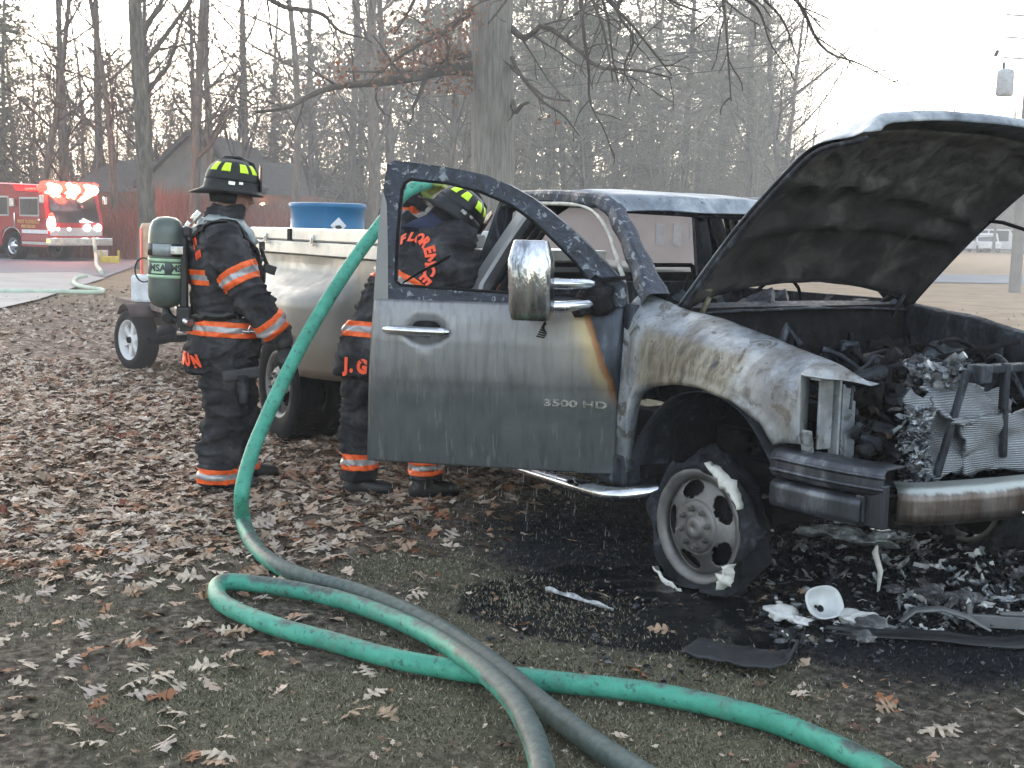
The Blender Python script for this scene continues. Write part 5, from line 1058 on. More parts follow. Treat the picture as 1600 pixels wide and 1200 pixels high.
hose('fire_hose', lp, r * .98, [.35, .4, .45, .4, .3, .15, .1, .15, .25, .15, .1, .1, .1, .05, .1, .05, .05, .1, .1, .05, .1, .1, .05, .1, .1], 'bright green hose looped flat on the ground in the foreground', 320, group='green hoses lying across the yard')
# ============================================================ BACKGROUND: engine, house, trailer, pole, cars
m = NT('engine_red', .25, 0, .6); a = m.noise(m.co(), 1.5, 5); m.set(color=m.ramp(a, [(.3, hx(.22, .004, .009)), (.7, hx(.32, .008, .014))])); RED = m.m
WHT = plain('enamel_white', (.62, .62, .63), .35, 0, .1, 5, .02)
GLS = plain('dark_glass', (.03, .035, .04), .12, 0, .3, 3, 0, .7)
GREYM = plain('diamond_plate', (.42, .43, .45), .35, .8, .15, 10, .2)
def seat_on(o, u, v): p = G(u, v); o.location = (p.x, p.y, 0); return o
# --- fire engine. local x forward, y left; seen from its right front, nose to the right
eng = empty('fire_engine', (0, 0, 0), 0, None, 'red fire engine with flashing roof lights parked on the lane', 'fire engine')
e0 = G(22, 406); eng.location = (e0.x - .1, e0.y + .1, 0); eng.rotation_euler = (0, 0, math.radians(-33)); eng.scale = (.9, .9, .93)
# origin: foot of the front right wheel; body spans y 0..2.5 to its left
mb = MB(); prof = [(-1.35, .55), (-.62, .55), (-.60, .9), (-.45, 1.12), (-.2, 1.22), (.2, 1.22), (.45, 1.12), (.60, .9), (.62, .55), (2.15, .55), (2.22, .75), (2.22, 1.35), (2.05, 2.0), (1.95, 2.45), (1.75, 2.52), (.35, 2.55), (.15, 2.78), (-1.35, 2.80)]
mb.prism(prof, 2.5, lambda u, v, w_: (u, w_, v)); mb.build('cab', RED, eng, bevel=.05)
mb = MB(); mb.prism([(-7.2, .6), (-1.45, .6), (-1.45, 2.75), (-7.2, 2.75)], 2.5, lambda u, v, w_: (u, w_, v)); mb.build('body', RED, eng, bevel=.03)
MB().box((-3.5, 1.25, 2.84), (4.6, 2.4, .06)).build('roof_edge', WHT, eng)
for x0, x1, z0, z1 in ((.55, 1.70, 1.62, 2.32), (-1.0, -.12, 1.62, 2.36)):
    f = MB().box(((x0 + x1) / 2, -.012, (z0 + z1) / 2), (x1 - x0, .03, z1 - z0)).build('window_frame', GREYM, eng, bevel=.01); MB().box(((x0 + x1) / 2, -.032, (z0 + z1) / 2), (x1 - x0 - .12, .02, z1 - z0 - .12)).build('pane', GLS, f)
mb = MB(); mb.grid([[(2.235, .15, 1.42), (2.235, 2.35, 1.42)], [(2.075, .18, 2.05), (2.075, 2.32, 2.05)], [(1.985, .22, 2.42), (1.985, 2.28, 2.42)]]); mb.build('windscreen', GLS, eng, solid=.02)
for z0, z1, mt, nm in ((1.0, 1.14, WHT, 'white_stripe'), (.60, .70, GREYM, 'step_trim')):
    MB().box((1.43, -.012, (z0 + z1) / 2), (1.55, .02, z1 - z0)).build(nm, mt, eng)
MB().box((1.43, -.012, .85), (1.55, .016, .22)).build('lower_panel', plain('panel_pink', (.32, .06, .06), .4), eng)
MB().box((2.24, 1.25, 1.08), (.03, 2.4, .30)).build('grille', GREYM, eng)
mb = MB(); mb.box((2.45, 1.25, .72), (.55, 2.66, .28)); mb.build('bumper', CHROME, eng, bevel=.03)
mb = MB(); mb.lathe([(.64, -.02), (.70, -.04), (.72, -.03), (.70, 0)], 32, Matrix.Translation((0, -.0, .55)) @ Matrix.Rotation(PI / 2, 4, 'X'), a0=0, a1=PI); mb.build('wheel_arch_trim', WHT, eng)
for x in (0, -5.0):
    for y in (.22, 2.28): wheel(eng, (x, y, .52), .52, .38, .29, False, 0, -1 if y < 1 else 1, CHROME, RUBBER)
mb = MB(); mb.box((.25, -.10, 2.12), (.26, .14, .3)); mb.tube([(.28, -.06, 1.15), (.28, -.06, 1.75)], .025, 6); mb.build('side_mirror', CHROME, eng, bevel=.03)
for y in (-.22, 2.7): MB().box((2.15, y, 2.25), (.12, .16, .3)).build('side_mirror', CHROME, eng, bevel=.03)
lettering('WEST FLORENCE', .17, plain('gold_print', (.60, .36, .12), .4, .3), eng, frame_M((1.05, -.02, 1.42), (1, 0, 0), (0, 0, 1)), .004, .003); lettering('FIRE RESCUE', .15, bpy.data.materials['gold_print'], eng, frame_M((1.05, -.02, 1.25), (1, 0, 0), (0, 0, 1)), .004, .003)
ERED, EWHT, EAMB, EHEAD = emit('beacon_red', (1, .03, .02), 1.3), emit('beacon_core', (1, .60, .32), 14), emit('amber', (1, .5, .05), 2), emit('head_lamp', (1, .98, .92), 6)
lb = empty('light_bar', (0, 0, 0), 0, eng)
for k in range(9):
    y = .1 + k * .2875; mb = MB(); mb.blob((1.80, y, 2.66 + .03 * math.sin(k * 2)), .23, 2, .12, (1, .95, .75), k); mb.build('beacon', EWHT if k % 3 else ERED, lb); MB().blob((1.72, y + .14, 2.82), .15, 2, .15, (1, 1.1, .7), k + 20).build('beacon', ERED, lb)
for k in range(3): MB().blob((1.35 - k * .22, .05, 2.62), .07, 2, .1, (1.3, .8, .8), k).build('beacon', ERED, lb)
mb = MB(); mb.blob((2.26, .10, 1.36), .17, 2, .12, (.8, 1, 1.6), 3); mb.build('warning_lamp', emit('warning_lamp', (1, .5, .4), 9), eng); MB().blob((2.25, .10, 1.66), .10, 2, .1, (.6, 1.2, 1), 4).build('warning_lamp', ERED, eng)
for y in (1.75, 2.25): MB().blob((2.28, y, 1.25), .13, 2, .05, (.6, 1, 1), 3).build('headlight', EHEAD, eng)
for y in (.4, .9): MB().blob((2.27, y, 1.18), .07, 2, .05, (.6, 1, 1), 3).build('headlight', emit('dim_lamp', (1, .9, .75), .8), eng)
MB().box((2.30, -.095, .74), (.16, .02, .10)).build('turn_signal', EAMB, eng, bevel=.01)
mb = MB(); mb.blob((1.75, -.05, 1.50), .06, 2, .05); mb.build('marker_lamp', CHROME, eng)
pl_ = bpy.data.lights.new('engine_beacon_light', 'POINT'); pl_.energy = 80; pl_.color = (1, .06, .03); pl_.shadow_soft_size = .5; po = bpy.data.objects.new('engine_beacon_light', pl_); COL.objects.link(po); po.parent = eng; po.location = (2.3, .6, 2.9)
# supply hose from the engine and across the drive
HP = plain('hose_pale', (.42, .50, .40), .7, 0, .2, 6, .1)
e = eng.location
hose('supply_hose', [D(147, 372, e.y - 1), D(148, 385, e.y - 1.2), D(150, 400, e.y - 1.5), G(151, 414, .06), G(156, 421, .06), G(158, 426, .06)], .06, [0] * 6, 'pale hose dropping from the engine bumper to the road', 60, mat=HP, cat='fire hose')
hose('supply_hose', [G(135, 431, .06), G(120, 434, .06), G(115, 440, .06), G(122, 446, .06), G(140, 450, .06), G(160, 453, .06), G(152, 456.5, .05), G(110, 456, .05), G(40, 455, .05), G(-60, 455, .05)], .045, [0] * 10, 'pale hose bent back on itself at the driveway edge', 90, mat=HP, cat='fire hose')
p = G(161, 411); tag(MB().lathe([(0, 0), (.15, 0), (.17, .42), (.175, .43), (.16, .43), (.14, .02)], 20).build('bucket', plain('bucket_white', (.6, .6, .6), .5), None, p), 'white bucket standing on the road by the engine', 'bucket')
p = G(172, 411.5); yb = empty('tool_tote', p, .2, None, 'yellow open tote beside the white bucket on the road', 'tote'); YB = plain('tote_yellow', (.50, .36, .04), .5)
mb = MB(); mb.box((0, 0, .12), (.62, .34, .24)); mb.build('tote_body', YB, yb, bevel=.02); mb = MB(); mb.box((-.28, 0, .32), (.05, .3, .22)); mb.box((.28, 0, .32), (.05, .3, .22)); mb.build('tote_end', YB, yb)
# --- house behind the engine: gable roof, window, lit porch lamp
BRK = plain('red_brick', (.30, .11, .075), .85, 0, .2, 3, .3); SHNG = plain('grey_shingle', (.075, .07, .065), .9, 0, .25, 6, .4); DKW = plain('dark_wood', (.05, .035, .03), .8, 0, .3, 5, .3)
hY = 58; hp = lambda u, v, Y=hY: D(u, v, Y)
A_, B_ = hp(120, 398), hp(470, 398); house = empty('brick_house', (A_.x, hY, 0), math.radians(-4), None, 'low brick house with grey gabled roof behind the left tree', 'house')
Wd = B_.x - A_.x
mb = MB(); mb.box((Wd / 2, 4, 1.35), (Wd, 8, 2.7)); mb.build('wall', BRK, house)
gx = hp(308, 215).x - A_.x; gz_ = hp(308, 215).z
mb = MB(); x0, x1 = hp(236, 262).x - A_.x, hp(405, 275).x - A_.x
mb.prism([(x0 - .3, 2.6), (x1 + .3, 2.6), (x1 + .2, 2.85), (gx, gz_), (x0 - .2, 2.95)], 9, lambda u, v, w_: (u, w_ - .6, v)); rf = mb.build('gable', plain('grey_siding', (.17, .165, .15), .9, 0, .15, 2, .2), house); mb = MB(); mb.prism([(x0 - .4, 2.85), (gx, gz_ + .02), (x1 + .5, 2.75), (x1 + .5, 2.98), (gx, gz_ + .28), (x0 - .4, 3.1)], 9.6, lambda u, v, w_: (u, w_ - .95, v)); mb.build('gable_roof', SHNG, house)
mb = MB(); mb.prism([(-.5, 2.65), (Wd + .6, 2.65), (Wd - .5, 4.2), (.8, 4.2)], .2, lambda u, v, w_: (u, -.4 + (v - 2.65) * 2 + w_, v)); mb.prism([(-.5, 2.65), (Wd + .6, 2.65), (Wd - .5, 4.2), (.8, 4.2)], .2, lambda u, v, w_: (u, 8.4 - (v - 2.65) * 2 - w_, v)); mb.build('roof', SHNG, house)
wx = hp(176, 340).x - A_.x
f = MB().box((wx, -.03, 1.45), (.75, .08, 1.3)).build('window', plain('window_trim_pink', (.5, .33, .33), .6), house, bevel=.01); MB().box((wx, -.075, 1.45), (.5, .02, 1.05)).build('pane', GLS, f)
for s_ in (-1, 1): MB().box((wx + s_ * .65, -.03, 1.45), (.32, .05, 1.4)).build('shutter', DKW, house)
px_ = hp(416, 290).x - A_.x; MB().box((px_ - .12, -.3, 1.9), (.10, .1, .5)).build('porch_post', emit('porch_glow', (1, .32, .08), .4), house); MB().blob((px_ + .05, -.3, 2.25), .09, 2, 0, (1.4, 1, .7)).build('porch_lamp', emit('porch_lamp', (1, .75, .4), 4), house)  # post is no lamp; its warm glow is put in as emission
MB().box((px_ + .2, -.05, 1.7), (.6, .1, 1.0)).build('porch_door', DKW, house)
# long low red building seen through the truck cab
l0, l1 = D(780, 425, 54), D(1260, 425, 54); bl = empty('low_building', (l0.x, 54, 0), 0, None, 'long dull red building seen through the empty truck cab', 'building')
L_ = l1.x - l0.x; MB().box((L_ / 2, 3, 1.15), (L_, 6, 2.3)).build('wall', plain('faded_red_boards', (.20, .15, .14), .9, 0, .15, 1, .2), bl); MB().box((L_ / 2, 3, 2.5), (L_ + 1, 7, .35)).build('roof', SHNG, bl)
for q in (.52, .575, .63, .69): MB().box((L_ * q, -.03, 1.3 + (.2 if q > .6 else 0)), (.35, .1, .9)).build('window', plain('dull_window', (.16, .15, .155), .5), bl)
# --- parked vehicles across the road
def car(name, u, v, Y, rz, L, Wd, H_, mat, label, cat, group=None, van=False):
    p = D(u, v, Y); c = empty(name, (p.x, Y, 0), rz, None, label, cat, group); h = H_
    pr = [(-L / 2, .35), (-L / 2, .95), (-L / 2 + .15, 1.0), (-L / 2 + .3, h), (L / 2 - 1.7 if not van else L / 2 - 1.0, h), (L / 2 - 1.0 if not van else L / 2 - .5, 1.0), (L / 2 - .05, .85), (L / 2, .4)]
    MB().prism(pr, Wd, lambda u_, v_, w_: (u_, w_ - Wd / 2, v_)).build('body', mat, c, bevel=.07)
    for s_ in (-1, 1):
        for x0, x1 in ((-L / 2 + .55, -L / 2 + 1.35), (-L / 2 + 1.5, L / 2 - 1.75 if not van else L / 2 - 1.15)): MB().box(((x0 + x1) / 2, s_ * (Wd / 2 + .003), (1.02 + h - .1) / 2 + .02), (x1 - x0, .02, h - 1.16)).build('window', GLS, c, bevel=.01)
        for x in (-L / 2 + .8, L / 2 - .85):
            W_ = empty('wheel', (x, s_ * (Wd / 2 - .1), .34), 0, c); Mx = Matrix.Rotation(PI / 2, 4, 'X')
            MB().lathe([(.0, -.11), (.33, -.11), (.345, -.06), (.345, .06), (.33, .11), (0, .11)], 24, Mx).build('tyre', RUBBER, W_); MB().lathe([(0, -.13 * -s_), (.2, -.125 * -s_), (.21, -.10 * -s_)], 16, Mx).build('rim', GREYM, W_)
    MB().grid([[(L / 2 - 1.68 if not van else L / 2 - .98, y, h - .05), (L / 2 - 1.02 if not van else L / 2 - .52, y, 1.02)] for y in (-Wd / 2 + .12, Wd / 2 - .12)]).build('windscreen', GLS, c, solid=.03)
    for s_ in (-1, 1): MB().box((L / 2, s_ * (Wd / 2 - .25), .72), (.04, .3, .14)).build('headlight', CHROME, c)
    return c
Yc = 118
gp = 'white vehicles parked across the road'
car('parked_car', 1512, 400, Yc, math.radians(180), 4.3, 1.8, 1.45, WHT, 'white sedan parked furthest left of the three across the road', 'car', gp)
car('parked_car', 1536, 400, Yc, math.radians(-95), 4.6, 1.9, 1.75, WHT, 'white suv parked nose on between the other two across the road', 'car', gp)
car('parked_van', 1567, 400, Yc, math.radians(-40), 5.0, 1.95, 2.1, WHT, 'white van parked beside the utility pole across the road', 'van', gp)
av = car('parked_van', 1148, 400, 60, math.radians(180), 5.6, 2.0, 2.3, WHT, 'white and red vehicle glimpsed through the truck driver window', 'van')
MB().box((0, -1.02, 1.15), (5.2, .02, .3)).build('red_stripe', RED, av)
# --- utility pole with transformer
pb = G(1585, 457); WOOD = plain('weathered_pole', (.17, .15, .135), .9, 0, .2, 3, .4)
up_ = empty('utility_pole', pb, 0, None, 'weathered utility pole with a round transformer at the right edge', 'utility pole')
mb = MB(); mb.tube([(0, 0, -.2), (.02, 0, 5), (.1, 0, 11)], [.16, .14, .115], 16); mb.build('pole', WOOD, up_)
tz = D(1580, 130, pb.y); mb = MB(); mb.lathe([(0, 0), (.20, 0), (.22, .03), (.22, .60), (.20, .66), (.10, .70), (0, .70)], 28, Matrix.Translation((tz.x - pb.x - .22, -.15, tz.z - .35))); mb.build('transformer', plain('transformer_grey', (.36, .38, .40), .5, .2), up_)
mb = MB(); mb.lathe([(0, 0), (.03, 0), (.045, .05), (.03, .08), (.045, .11), (.02, .18)], 12, Matrix.Translation((tz.x - pb.x - .28, -.15, tz.z + .35))); mb.build('bushing', SOOT, up_)
tz2 = D(1575, 90, pb.y); mb = MB(); mb.lathe([(.03, 0), (.05, .02), (.05, .16), (.03, .18)], 10, Matrix.Translation((tz2.x - pb.x - .4, -.15, tz2.z)) @ Matrix.Rotation(.4, 4, 'Y')); mb.build('fuse_cutout', SOOT, up_)
for v_ in (25, 60, 92): q = D(1575, v_, pb.y); mb = MB(); mb.tube([(.05, 0, q.z), (-.75, -.1, q.z + .02)], .022, 6); mb.build('cross_arm', WOOD, up_)
for k, v_ in enumerate((22, 60)):
    q = D(1560, v_, pb.y); P_ = [Vector((q.x, q.y, q.z)).lerp(Vector((q.x - 62, q.y + 55, q.z + 3)), t) - Vector((0, 0, 1.6 * 4 * t * (1 - t))) for t in np.linspace(0, 1, 24)]
    tag(MB().tube(P_, .012, 5).build('power_line', SOOT), ['upper', 'lower'][k] + ' thin power line running left from the utility pole', 'power line')
# --- trailer behind the pickup
wp = G(214, 577); trl = empty('utility_trailer', (wp.x, wp.y, 0), TYAW, None, 'low rusty utility trailer with white spoked wheel behind the pickup', 'trailer')
mb = MB()
def spoke_wheel(parent, loc, out):
    W_ = empty('wheel', loc, .22 if out < 0 else 0, parent); Mx = Matrix.Rotation(PI / 2 if out < 0 else -PI / 2, 4, 'X'); r = .30
    MB().lathe([(.20, .09), (.215, .10), (.27, .105), (.295, .085), (.302, .05), (.302, -.05), (.295, -.085), (.27, -.105), (.20, -.09)], 48, Mx).build('tyre', RUBBER, W_)
    q = MB(); q.lathe([(.16, -.08), (.175, .0), (.19, .07), (.205, .085), (.20, .095), (.185, .075), (.165, .03)], 40, Mx)
    for k in range(6):
        a = k * PI / 3 + .3; q.box(Mx @ Vector((.11 * math.cos(a), .11 * math.sin(a), .045)), (.16, .06, .025), Mx.to_3x3() @ rotm('Z', a))
    q.lathe([(0, .075), (.05, .07), (.07, .05), (.075, .03)], 20, Mx); q.build('rim', WHT, W_)
    MB().lathe([(.0, .10), (.03, .095), (.035, .06)], 14, Mx).build('hub_cap', SOOT, W_)
spoke_wheel(trl, (0, 0, .30), -1); spoke_wheel(trl, (0, 1.7, .30), 1)
RI = plain('trailer_brown', (.055, .035, .032), .8, .2, .4, 6, .4)
mb = MB(); mb.box((0, .85, .30), (.07, 1.7, .07)); mb.build('axle', SOOT, trl)
for y in (.20, 1.50): MB().box((.6, y, .50), (3.6, .06, .10)).build('side_beam', RI, trl, bevel=.005)
for x in (-1.1, -.3, .5, 1.3, 2.3): MB().box((x, .85, .50), (.06, 1.24, .08)).build('cross_beam', RI, trl, bevel=.005)
MB().box((-.1, .85, .63), (2.2, 1.5, .05)).build('deck_board', plain('deck_board', (.14, .10, .085), .9, 0, .3, 6, .5), trl)
MB().grid([[(.36 * math.cos(a), -.12, .30 + .36 * math.sin(a)), (.36 * math.cos(a), .14, .30 + .36 * math.sin(a))] for a in np.linspace(.75, 2.4, 12)]).build('mudguard', RI, trl, solid=.01)
for s_ in (-1, 1): mb = MB(); mb.tube([(2.3, .85 + s_ * .6, .5), (4.1, .85 + s_ * .03, .48)], .035, 6); mb.build('drawbar', RI, trl)
mb = MB(); mb.tube([(.9, .1, .40), (.9, -.10, .36), (.95, -.15, .42)], .03, 8); mb.blob((.7, .1, .42), .10, 2, .3); mb.build('spring_hanger', SOOT, trl)
jug = D(228, 447, wp.y + .3); jg = empty('plastic_jug', (jug.x, jug.y, .66), 0, None, 'white plastic jug standing on the trailer deck', 'jug'); JW = plain('jug_white', (.62, .64, .66), .5)
MB().box((0, 0, .14), (.26, .2, .28)).build('jug_body', JW, jg, bevel=.03); mb = MB(); mb.box((.12, 0, .33), (.16, .16, .34)); mb.build('jug_neck', JW, jg, bevel=.05)
can = D(243, 400, wp.y + .5); cn = empty('fuel_can', (can.x, can.y, .70), 0, None, 'tan and red can standing behind the white jug on the trailer', 'can'); MB().lathe([(0, 0), (.14, 0), (.15, .02), (.15, .72), (.13, .76), (0, .77)], 24).build('can_body', plain('can_tan', (.46, .30, .20), .6), cn); MB().lathe([(.153, .05), (.155, .06), (.155, .70), (.153, .71)], 8, Matrix(), 0, 2.4, 4.0).build('red_label', plain('label_red', (.75, .05, .03), .5), cn)
mb = MB(); mb.tube([D(225, 425, wp.y) + Vector((-.0 + .09 * math.cos(a), 0, .12 * math.sin(a) + .02)) for a in np.linspace(0, 5.2, 20)], .008, 6); tag(mb.build('wire_loop', SOOT), 'dark wire loop standing on the trailer beside the jug', 'wire')
# ============================================================ TREES
def bark(name, c0, c1, furrow=.25, sc=10, moss=None):
    m = NT(name, .95, 0, .2); v = m.co('Object', (1, 1, furrow)); a = m.noise(v, sc, 7, .65); b = m.noise(m.co(), 1.3, 4)
    c = m.ramp(a, [(.32, (*[q * .4 for q in c0], 1)), (.5, (*c0, 1)), (.75, (*c1, 1))])
    c = m.mix(m.math('MULTIPLY', m.objrand(), .4), c, (*[q * .55 for q in c0], 1)); m.set(color=c); m.bump(a, .9, .04); return m.m
BK = bark('bark_grey', (.105, .095, .078), (.21, .19, .16)); BKO = bark('bark_oak', (.22, .205, .18), (.40, .375, .34), .10, 26); BKP = bark('bark_pine', (.11, .08, .065), (.20, .155, .13)); TWIG = bark('twig_dark', (.07, .058, .045), (.135, .115, .09), .5, 3)
def leafmat(name, c0, c1, trans=.0):
    m = NT(name, .7, 0, .3); r_ = m.geo('Random Per Island'); m.set(color=m.ramp(r_, [(0, (*c0, 1)), (1, (*c1, 1))])); return m.m
NEED = leafmat('pine_needles', (.04, .065, .028), (.14, .18, .09)); BRLF = leafmat('brown_oak_leaves', (.12, .045, .022), (.30, .14, .075)); BRUSHM = leafmat('brush_stems', (.09, .065, .045), (.22, .155, .105)); BRUSHR = leafmat('brush_russet', (.12, .04, .028), (.26, .10, .07)); WOODM = leafmat('far_stems', (.12, .108, .082), (.26, .235, .185))
def rdir(rr, d, spread, grav=0):
    a = Vector((rr.gauss(0, 1), rr.gauss(0, 1), rr.gauss(0, 1))); a = (a - d * a.dot(d)).normalized(); v = (d * math.cos(spread) + a * math.sin(spread)); v.z += grav; return v.normalized()
def walk(rr, p, d, L, n, wob, grav):
    pts = [Vector(p)]; d = Vector(d)
    for i in range(n): d = rdir(rr, d, rr.uniform(0, wob), grav); pts.append(pts[-1] + d * L / n)
    return pts
def grow(mb, rr, pts, r0, r1, lev, maxlev, dens, tips=None, n0=(9, 6, 4, 3), spread=(.6, 1.1), lenk=.55, grav=.02, start=.15):
    m = len(pts); mb.tube(pts, [r0 + (r1 - r0) * (i / (m - 1)) ** .8 for i in range(m)], n0[min(lev, 3)], False)
    L = sum((pts[i + 1] - pts[i]).length for i in range(m - 1))
    if lev >= maxlev:
        if tips is not None: tips.append((pts[-1], (pts[-1] - pts[-2]).normalized())); tips.append((pts[len(pts) // 2], (pts[-1] - pts[-2]).normalized()))
        return
    k = max(1, int(dens[lev] * L))
    for j in range(k):
        t = start + (1 - start) * ((j + rr.random()) / k); f = t * (m - 1); i = min(int(f), m - 2); p = pts[i].lerp(pts[i + 1], f - i); d = (pts[i + 1] - pts[i]).normalized()
        rh = (r0 + (r1 - r0) * t ** .8); l = L * lenk * (1.05 - .55 * t) * rr.uniform(.6, 1.2); rb = rh * rr.uniform(.35, .62)
        if l < .12:
            if tips is not None: tips.append((p, d))
            continue
        sp = walk(rr, p, rdir(rr, d, rr.uniform(*spread)), l, 5 if lev < 2 else 4, .35, grav); grow(mb, rr, sp, max(rb, .009), max(rb * .3, .006), lev + 1, maxlev, dens, tips, n0, spread, lenk, grav, .15)
def bare_tree(seed, H, r, first=.25, dens=(1.3, 2.1, 3.2), lean=.05, fork=False, maxlev=3, thick=1.0):
    rr = random.Random(seed); mb = MB(); d = rdir(rr, Vector((0, 0, 1)), lean)
    tr = walk(rr, (0, 0, -.15), d, H, 12, .07, .03); tips = []
    cr = MB(); mb.tube(tr, [r * 1.35] + [r * (1 - .80 * (i / 12)) for i in range(1, 13)], 10, False)
    limbs = []
    k = int(H * dens[0])
    for j in range(k):
        t = first + (1 - first) * ((j + rr.random()) / k); f = t * 12; i = min(int(f), 11); p = tr[i].lerp(tr[i + 1], f - i); rh = r * (1 - .8 * t)
        l = H * .34 * (1.1 - .7 * t) * rr.uniform(.5, 1.2); rb = rh * rr.uniform(.3, .55) * thick
        sp = walk(rr, p, rdir(rr, Vector((0, 0, 1)), rr.uniform(.6, 1.25)), l, 6, .28, .06); grow(cr, rr, sp, rb, max(rb * .2, .006), 1, maxlev, (0,) + dens[1:] , tips, spread=(.45, .95), lenk=.48, grav=.03)
    a = mb.build('trunk', BK); b = cr.build('crown', TWIG); ms = (a.data, b.data); bpy.data.objects.remove(a); bpy.data.objects.remove(b); return ms
def pine_tree(seed, H, r, first=.3, n=340, cl=.55):
    rr = random.Random(seed); mb = MB(); tr = walk(rr, (0, 0, -.15), (0, 0, 1), H, 10, .04, .05); mb.tube(tr, [r * (1 - .8 * i / 10) for i in range(11)], 9, False)
    cr = MB(); V = []; Fc = []; g = np.random.default_rng(seed)
    for j in range(n // 6):
        t = first + (1 - first) * rr.random() ** .85; f = t * 10; i = min(int(f), 9); p = tr[i].lerp(tr[i + 1], f - i); an = rr.random() * 2 * PI; l = H * .19 * (1.15 - .75 * (t - first) / (1 - first)) * rr.uniform(.5, 1.25)
        sp = walk(rr, p, Vector((math.cos(an), math.sin(an), rr.uniform(-.15, .35))).normalized(), l, 5, .25, .03); mb.tube(sp, [r * .22 * (1 - .8 * q / 5) for q in range(6)], 4, False)
        for q in range(6):
            c = sp[rr.choice((2, 3, 4, 5, 5))] + Vector((rr.gauss(0, .3), rr.gauss(0, .3), rr.gauss(0, .18))); s_ = cl * rr.uniform(.5, 1.2)
            for e in range(26):
                d = Vector(g.normal(size=3)).normalized(); d.z = abs(d.z) * .6 - .1; a = c + d * s_ * rr.random() * .8; b = a + d * s_ * .35 + Vector((0, 0, .05)); sd = d.cross(Vector(g.normal(size=3))).normalized() * .034
                k = len(V); V += [a - sd, a + sd, b]; Fc.append((k, k + 1, k + 2))
    a = mb.build('trunk', BKP); bm_ = mesh_np('crown', [tuple(v) for v in V], Fc, NEED, False); m1 = a.data; bpy.data.objects.remove(a); return m1, bm_
BT = [bare_tree(11, 15, .17, .18), bare_tree(12, 17, .21, .24), bare_tree(13, 13, .12, .2, (1.5, 2.2, 3.2), .12), bare_tree(14, 18, .24, .22, (1.2, 2.1, 3.0), .01), bare_tree(15, 14, .14, .12, (1.6, 2.2, 3.2), .16), bare_tree(16, 16, .18, .15, (1.7, 2.2, 3.2), .08)]
PT = [pine_tree(21, 17, .2, .24, 620), pine_tree(22, 15, .18, .12, 700), pine_tree(23, 19, .24, .30, 560)]
def put(kind, meshes, u, Y, sc, rz, label, group):
    p = D(u, 400, Y); o = empty(kind, (p.x, Y, -.05), rz, None, label, 'tree', group); o.scale = (sc, sc, sc); link('trunk', meshes[0], o); link('crown', meshes[1], o); return o
rr = random.Random(99); WOODS = []
ORD = ['first', 'second', 'third', 'fourth', 'fifth', 'sixth', 'seventh', 'eighth', 'ninth', 'tenth', 'eleventh', 'twelfth', 'thirteenth', 'fourteenth', 'fifteenth', 'sixteenth', 'seventeenth', 'eighteenth', 'nineteenth', 'twentieth', 'twenty first', 'twenty second', 'twenty third', 'twenty fourth', 'twenty fifth', 'twenty sixth', 'twenty seventh', 'twenty eighth']
def name_rows():
    seen = {}
    for u, o in sorted(WOODS, key=lambda t: t[0]):
        k = seen.get(o['label'], 0); seen[o['label']] = k + 1; o['label'] = ORD[k] + ' ' + o['label'].replace(' standing in', ' from the left standing in').replace(' in the woods', ' from the left in the woods', 1 if ' standing' not in o['label'] else 0).replace('leafless tree beyond', 'leafless tree from the left beyond')
def zone(u):
    return 'above the fire engine' if u < 150 else 'left of the standing firefighter' if u < 300 else 'behind the standing firefighter' if u < 430 else 'above the blue barrel' if u < 640 else 'behind the truck roof' if u < 1180 else 'beyond the raised hood'
# recognisable ones first
put('bare_tree', BT[3], 231, 39, 1.18, 2.2, 'stout straight grey tree trunk rooted at the road edge left of the standing firefighter', 'bare trees round the yard')
for u, Y, k, s_, rz, lab in [(52, 52, 4, 1.2, .3, 'forked dark bare tree leaning over the rear of the fire engine'), (108, 56, 5, 1.15, 1.2, 'bare tree splitting into two stems above the engine cab'), (186, 50, 2, 1.3, 2.7, 'slender leaning bare tree just left of the stout grey trunk'), (300, 47, 0, 1.2, 4.1, 'bare tree rising directly over the standing firefighter helmet'), (338, 50, 1, .9, 5.3, 'straight pale bare tree just right of the standing firefighter helmet'), (386, 55, 5, 1.1, .9, 'thin bare tree beside the lit porch lamp'), (458, 46, 2, 1.35, 3.5, 'thin bare tree rising just left of the blue barrel'), (543, 60, 1, 1.1, 1.9, 'bare tree rising behind the middle of the blue barrel'), (585, 48, 3, 1.0, 2.5, 'grey trunk standing right of the blue barrel'), (622, 52, 0, 1.2, .2, 'second grey trunk left of the big oak'), (700, 55, 5, 1.1, 4.4, 'thin bare tree close to the left side of the big oak'), (1225, 62, 4, 1.3, 3.9, 'tall bare sapling leaning right above the rear of the raised hood')]:
    put('bare_tree', BT[k], u, Y, s_, rz, lab, 'bare trees round the yard')
k = 0
for u in list(np.linspace(-60, 560, 17)) + list(np.linspace(590, 1200, 26)):
    Y = rr.uniform(55, 92); WOODS.append((u, put('bare_tree', BT[rr.randrange(6)], u + rr.uniform(-18, 18), max(Y, 62), rr.uniform(.85, 1.25) * (1 if u > 560 else .95), rr.random() * 6, 'grey leafless tree standing in the woods ' + zone(u), 'bare trees in the woods behind the yard')))
for u in np.linspace(1215, 1680, 15):
    Y = rr.uniform(112, 140); WOODS.append((u, put('bare_tree', BT[rr.choice((0, 4, 5))], u + rr.uniform(-15, 15), Y, rr.uniform(.75, 1.08), rr.random() * 6, 'pale distant leafless tree ' + zone(u), 'distant trees across the road')))
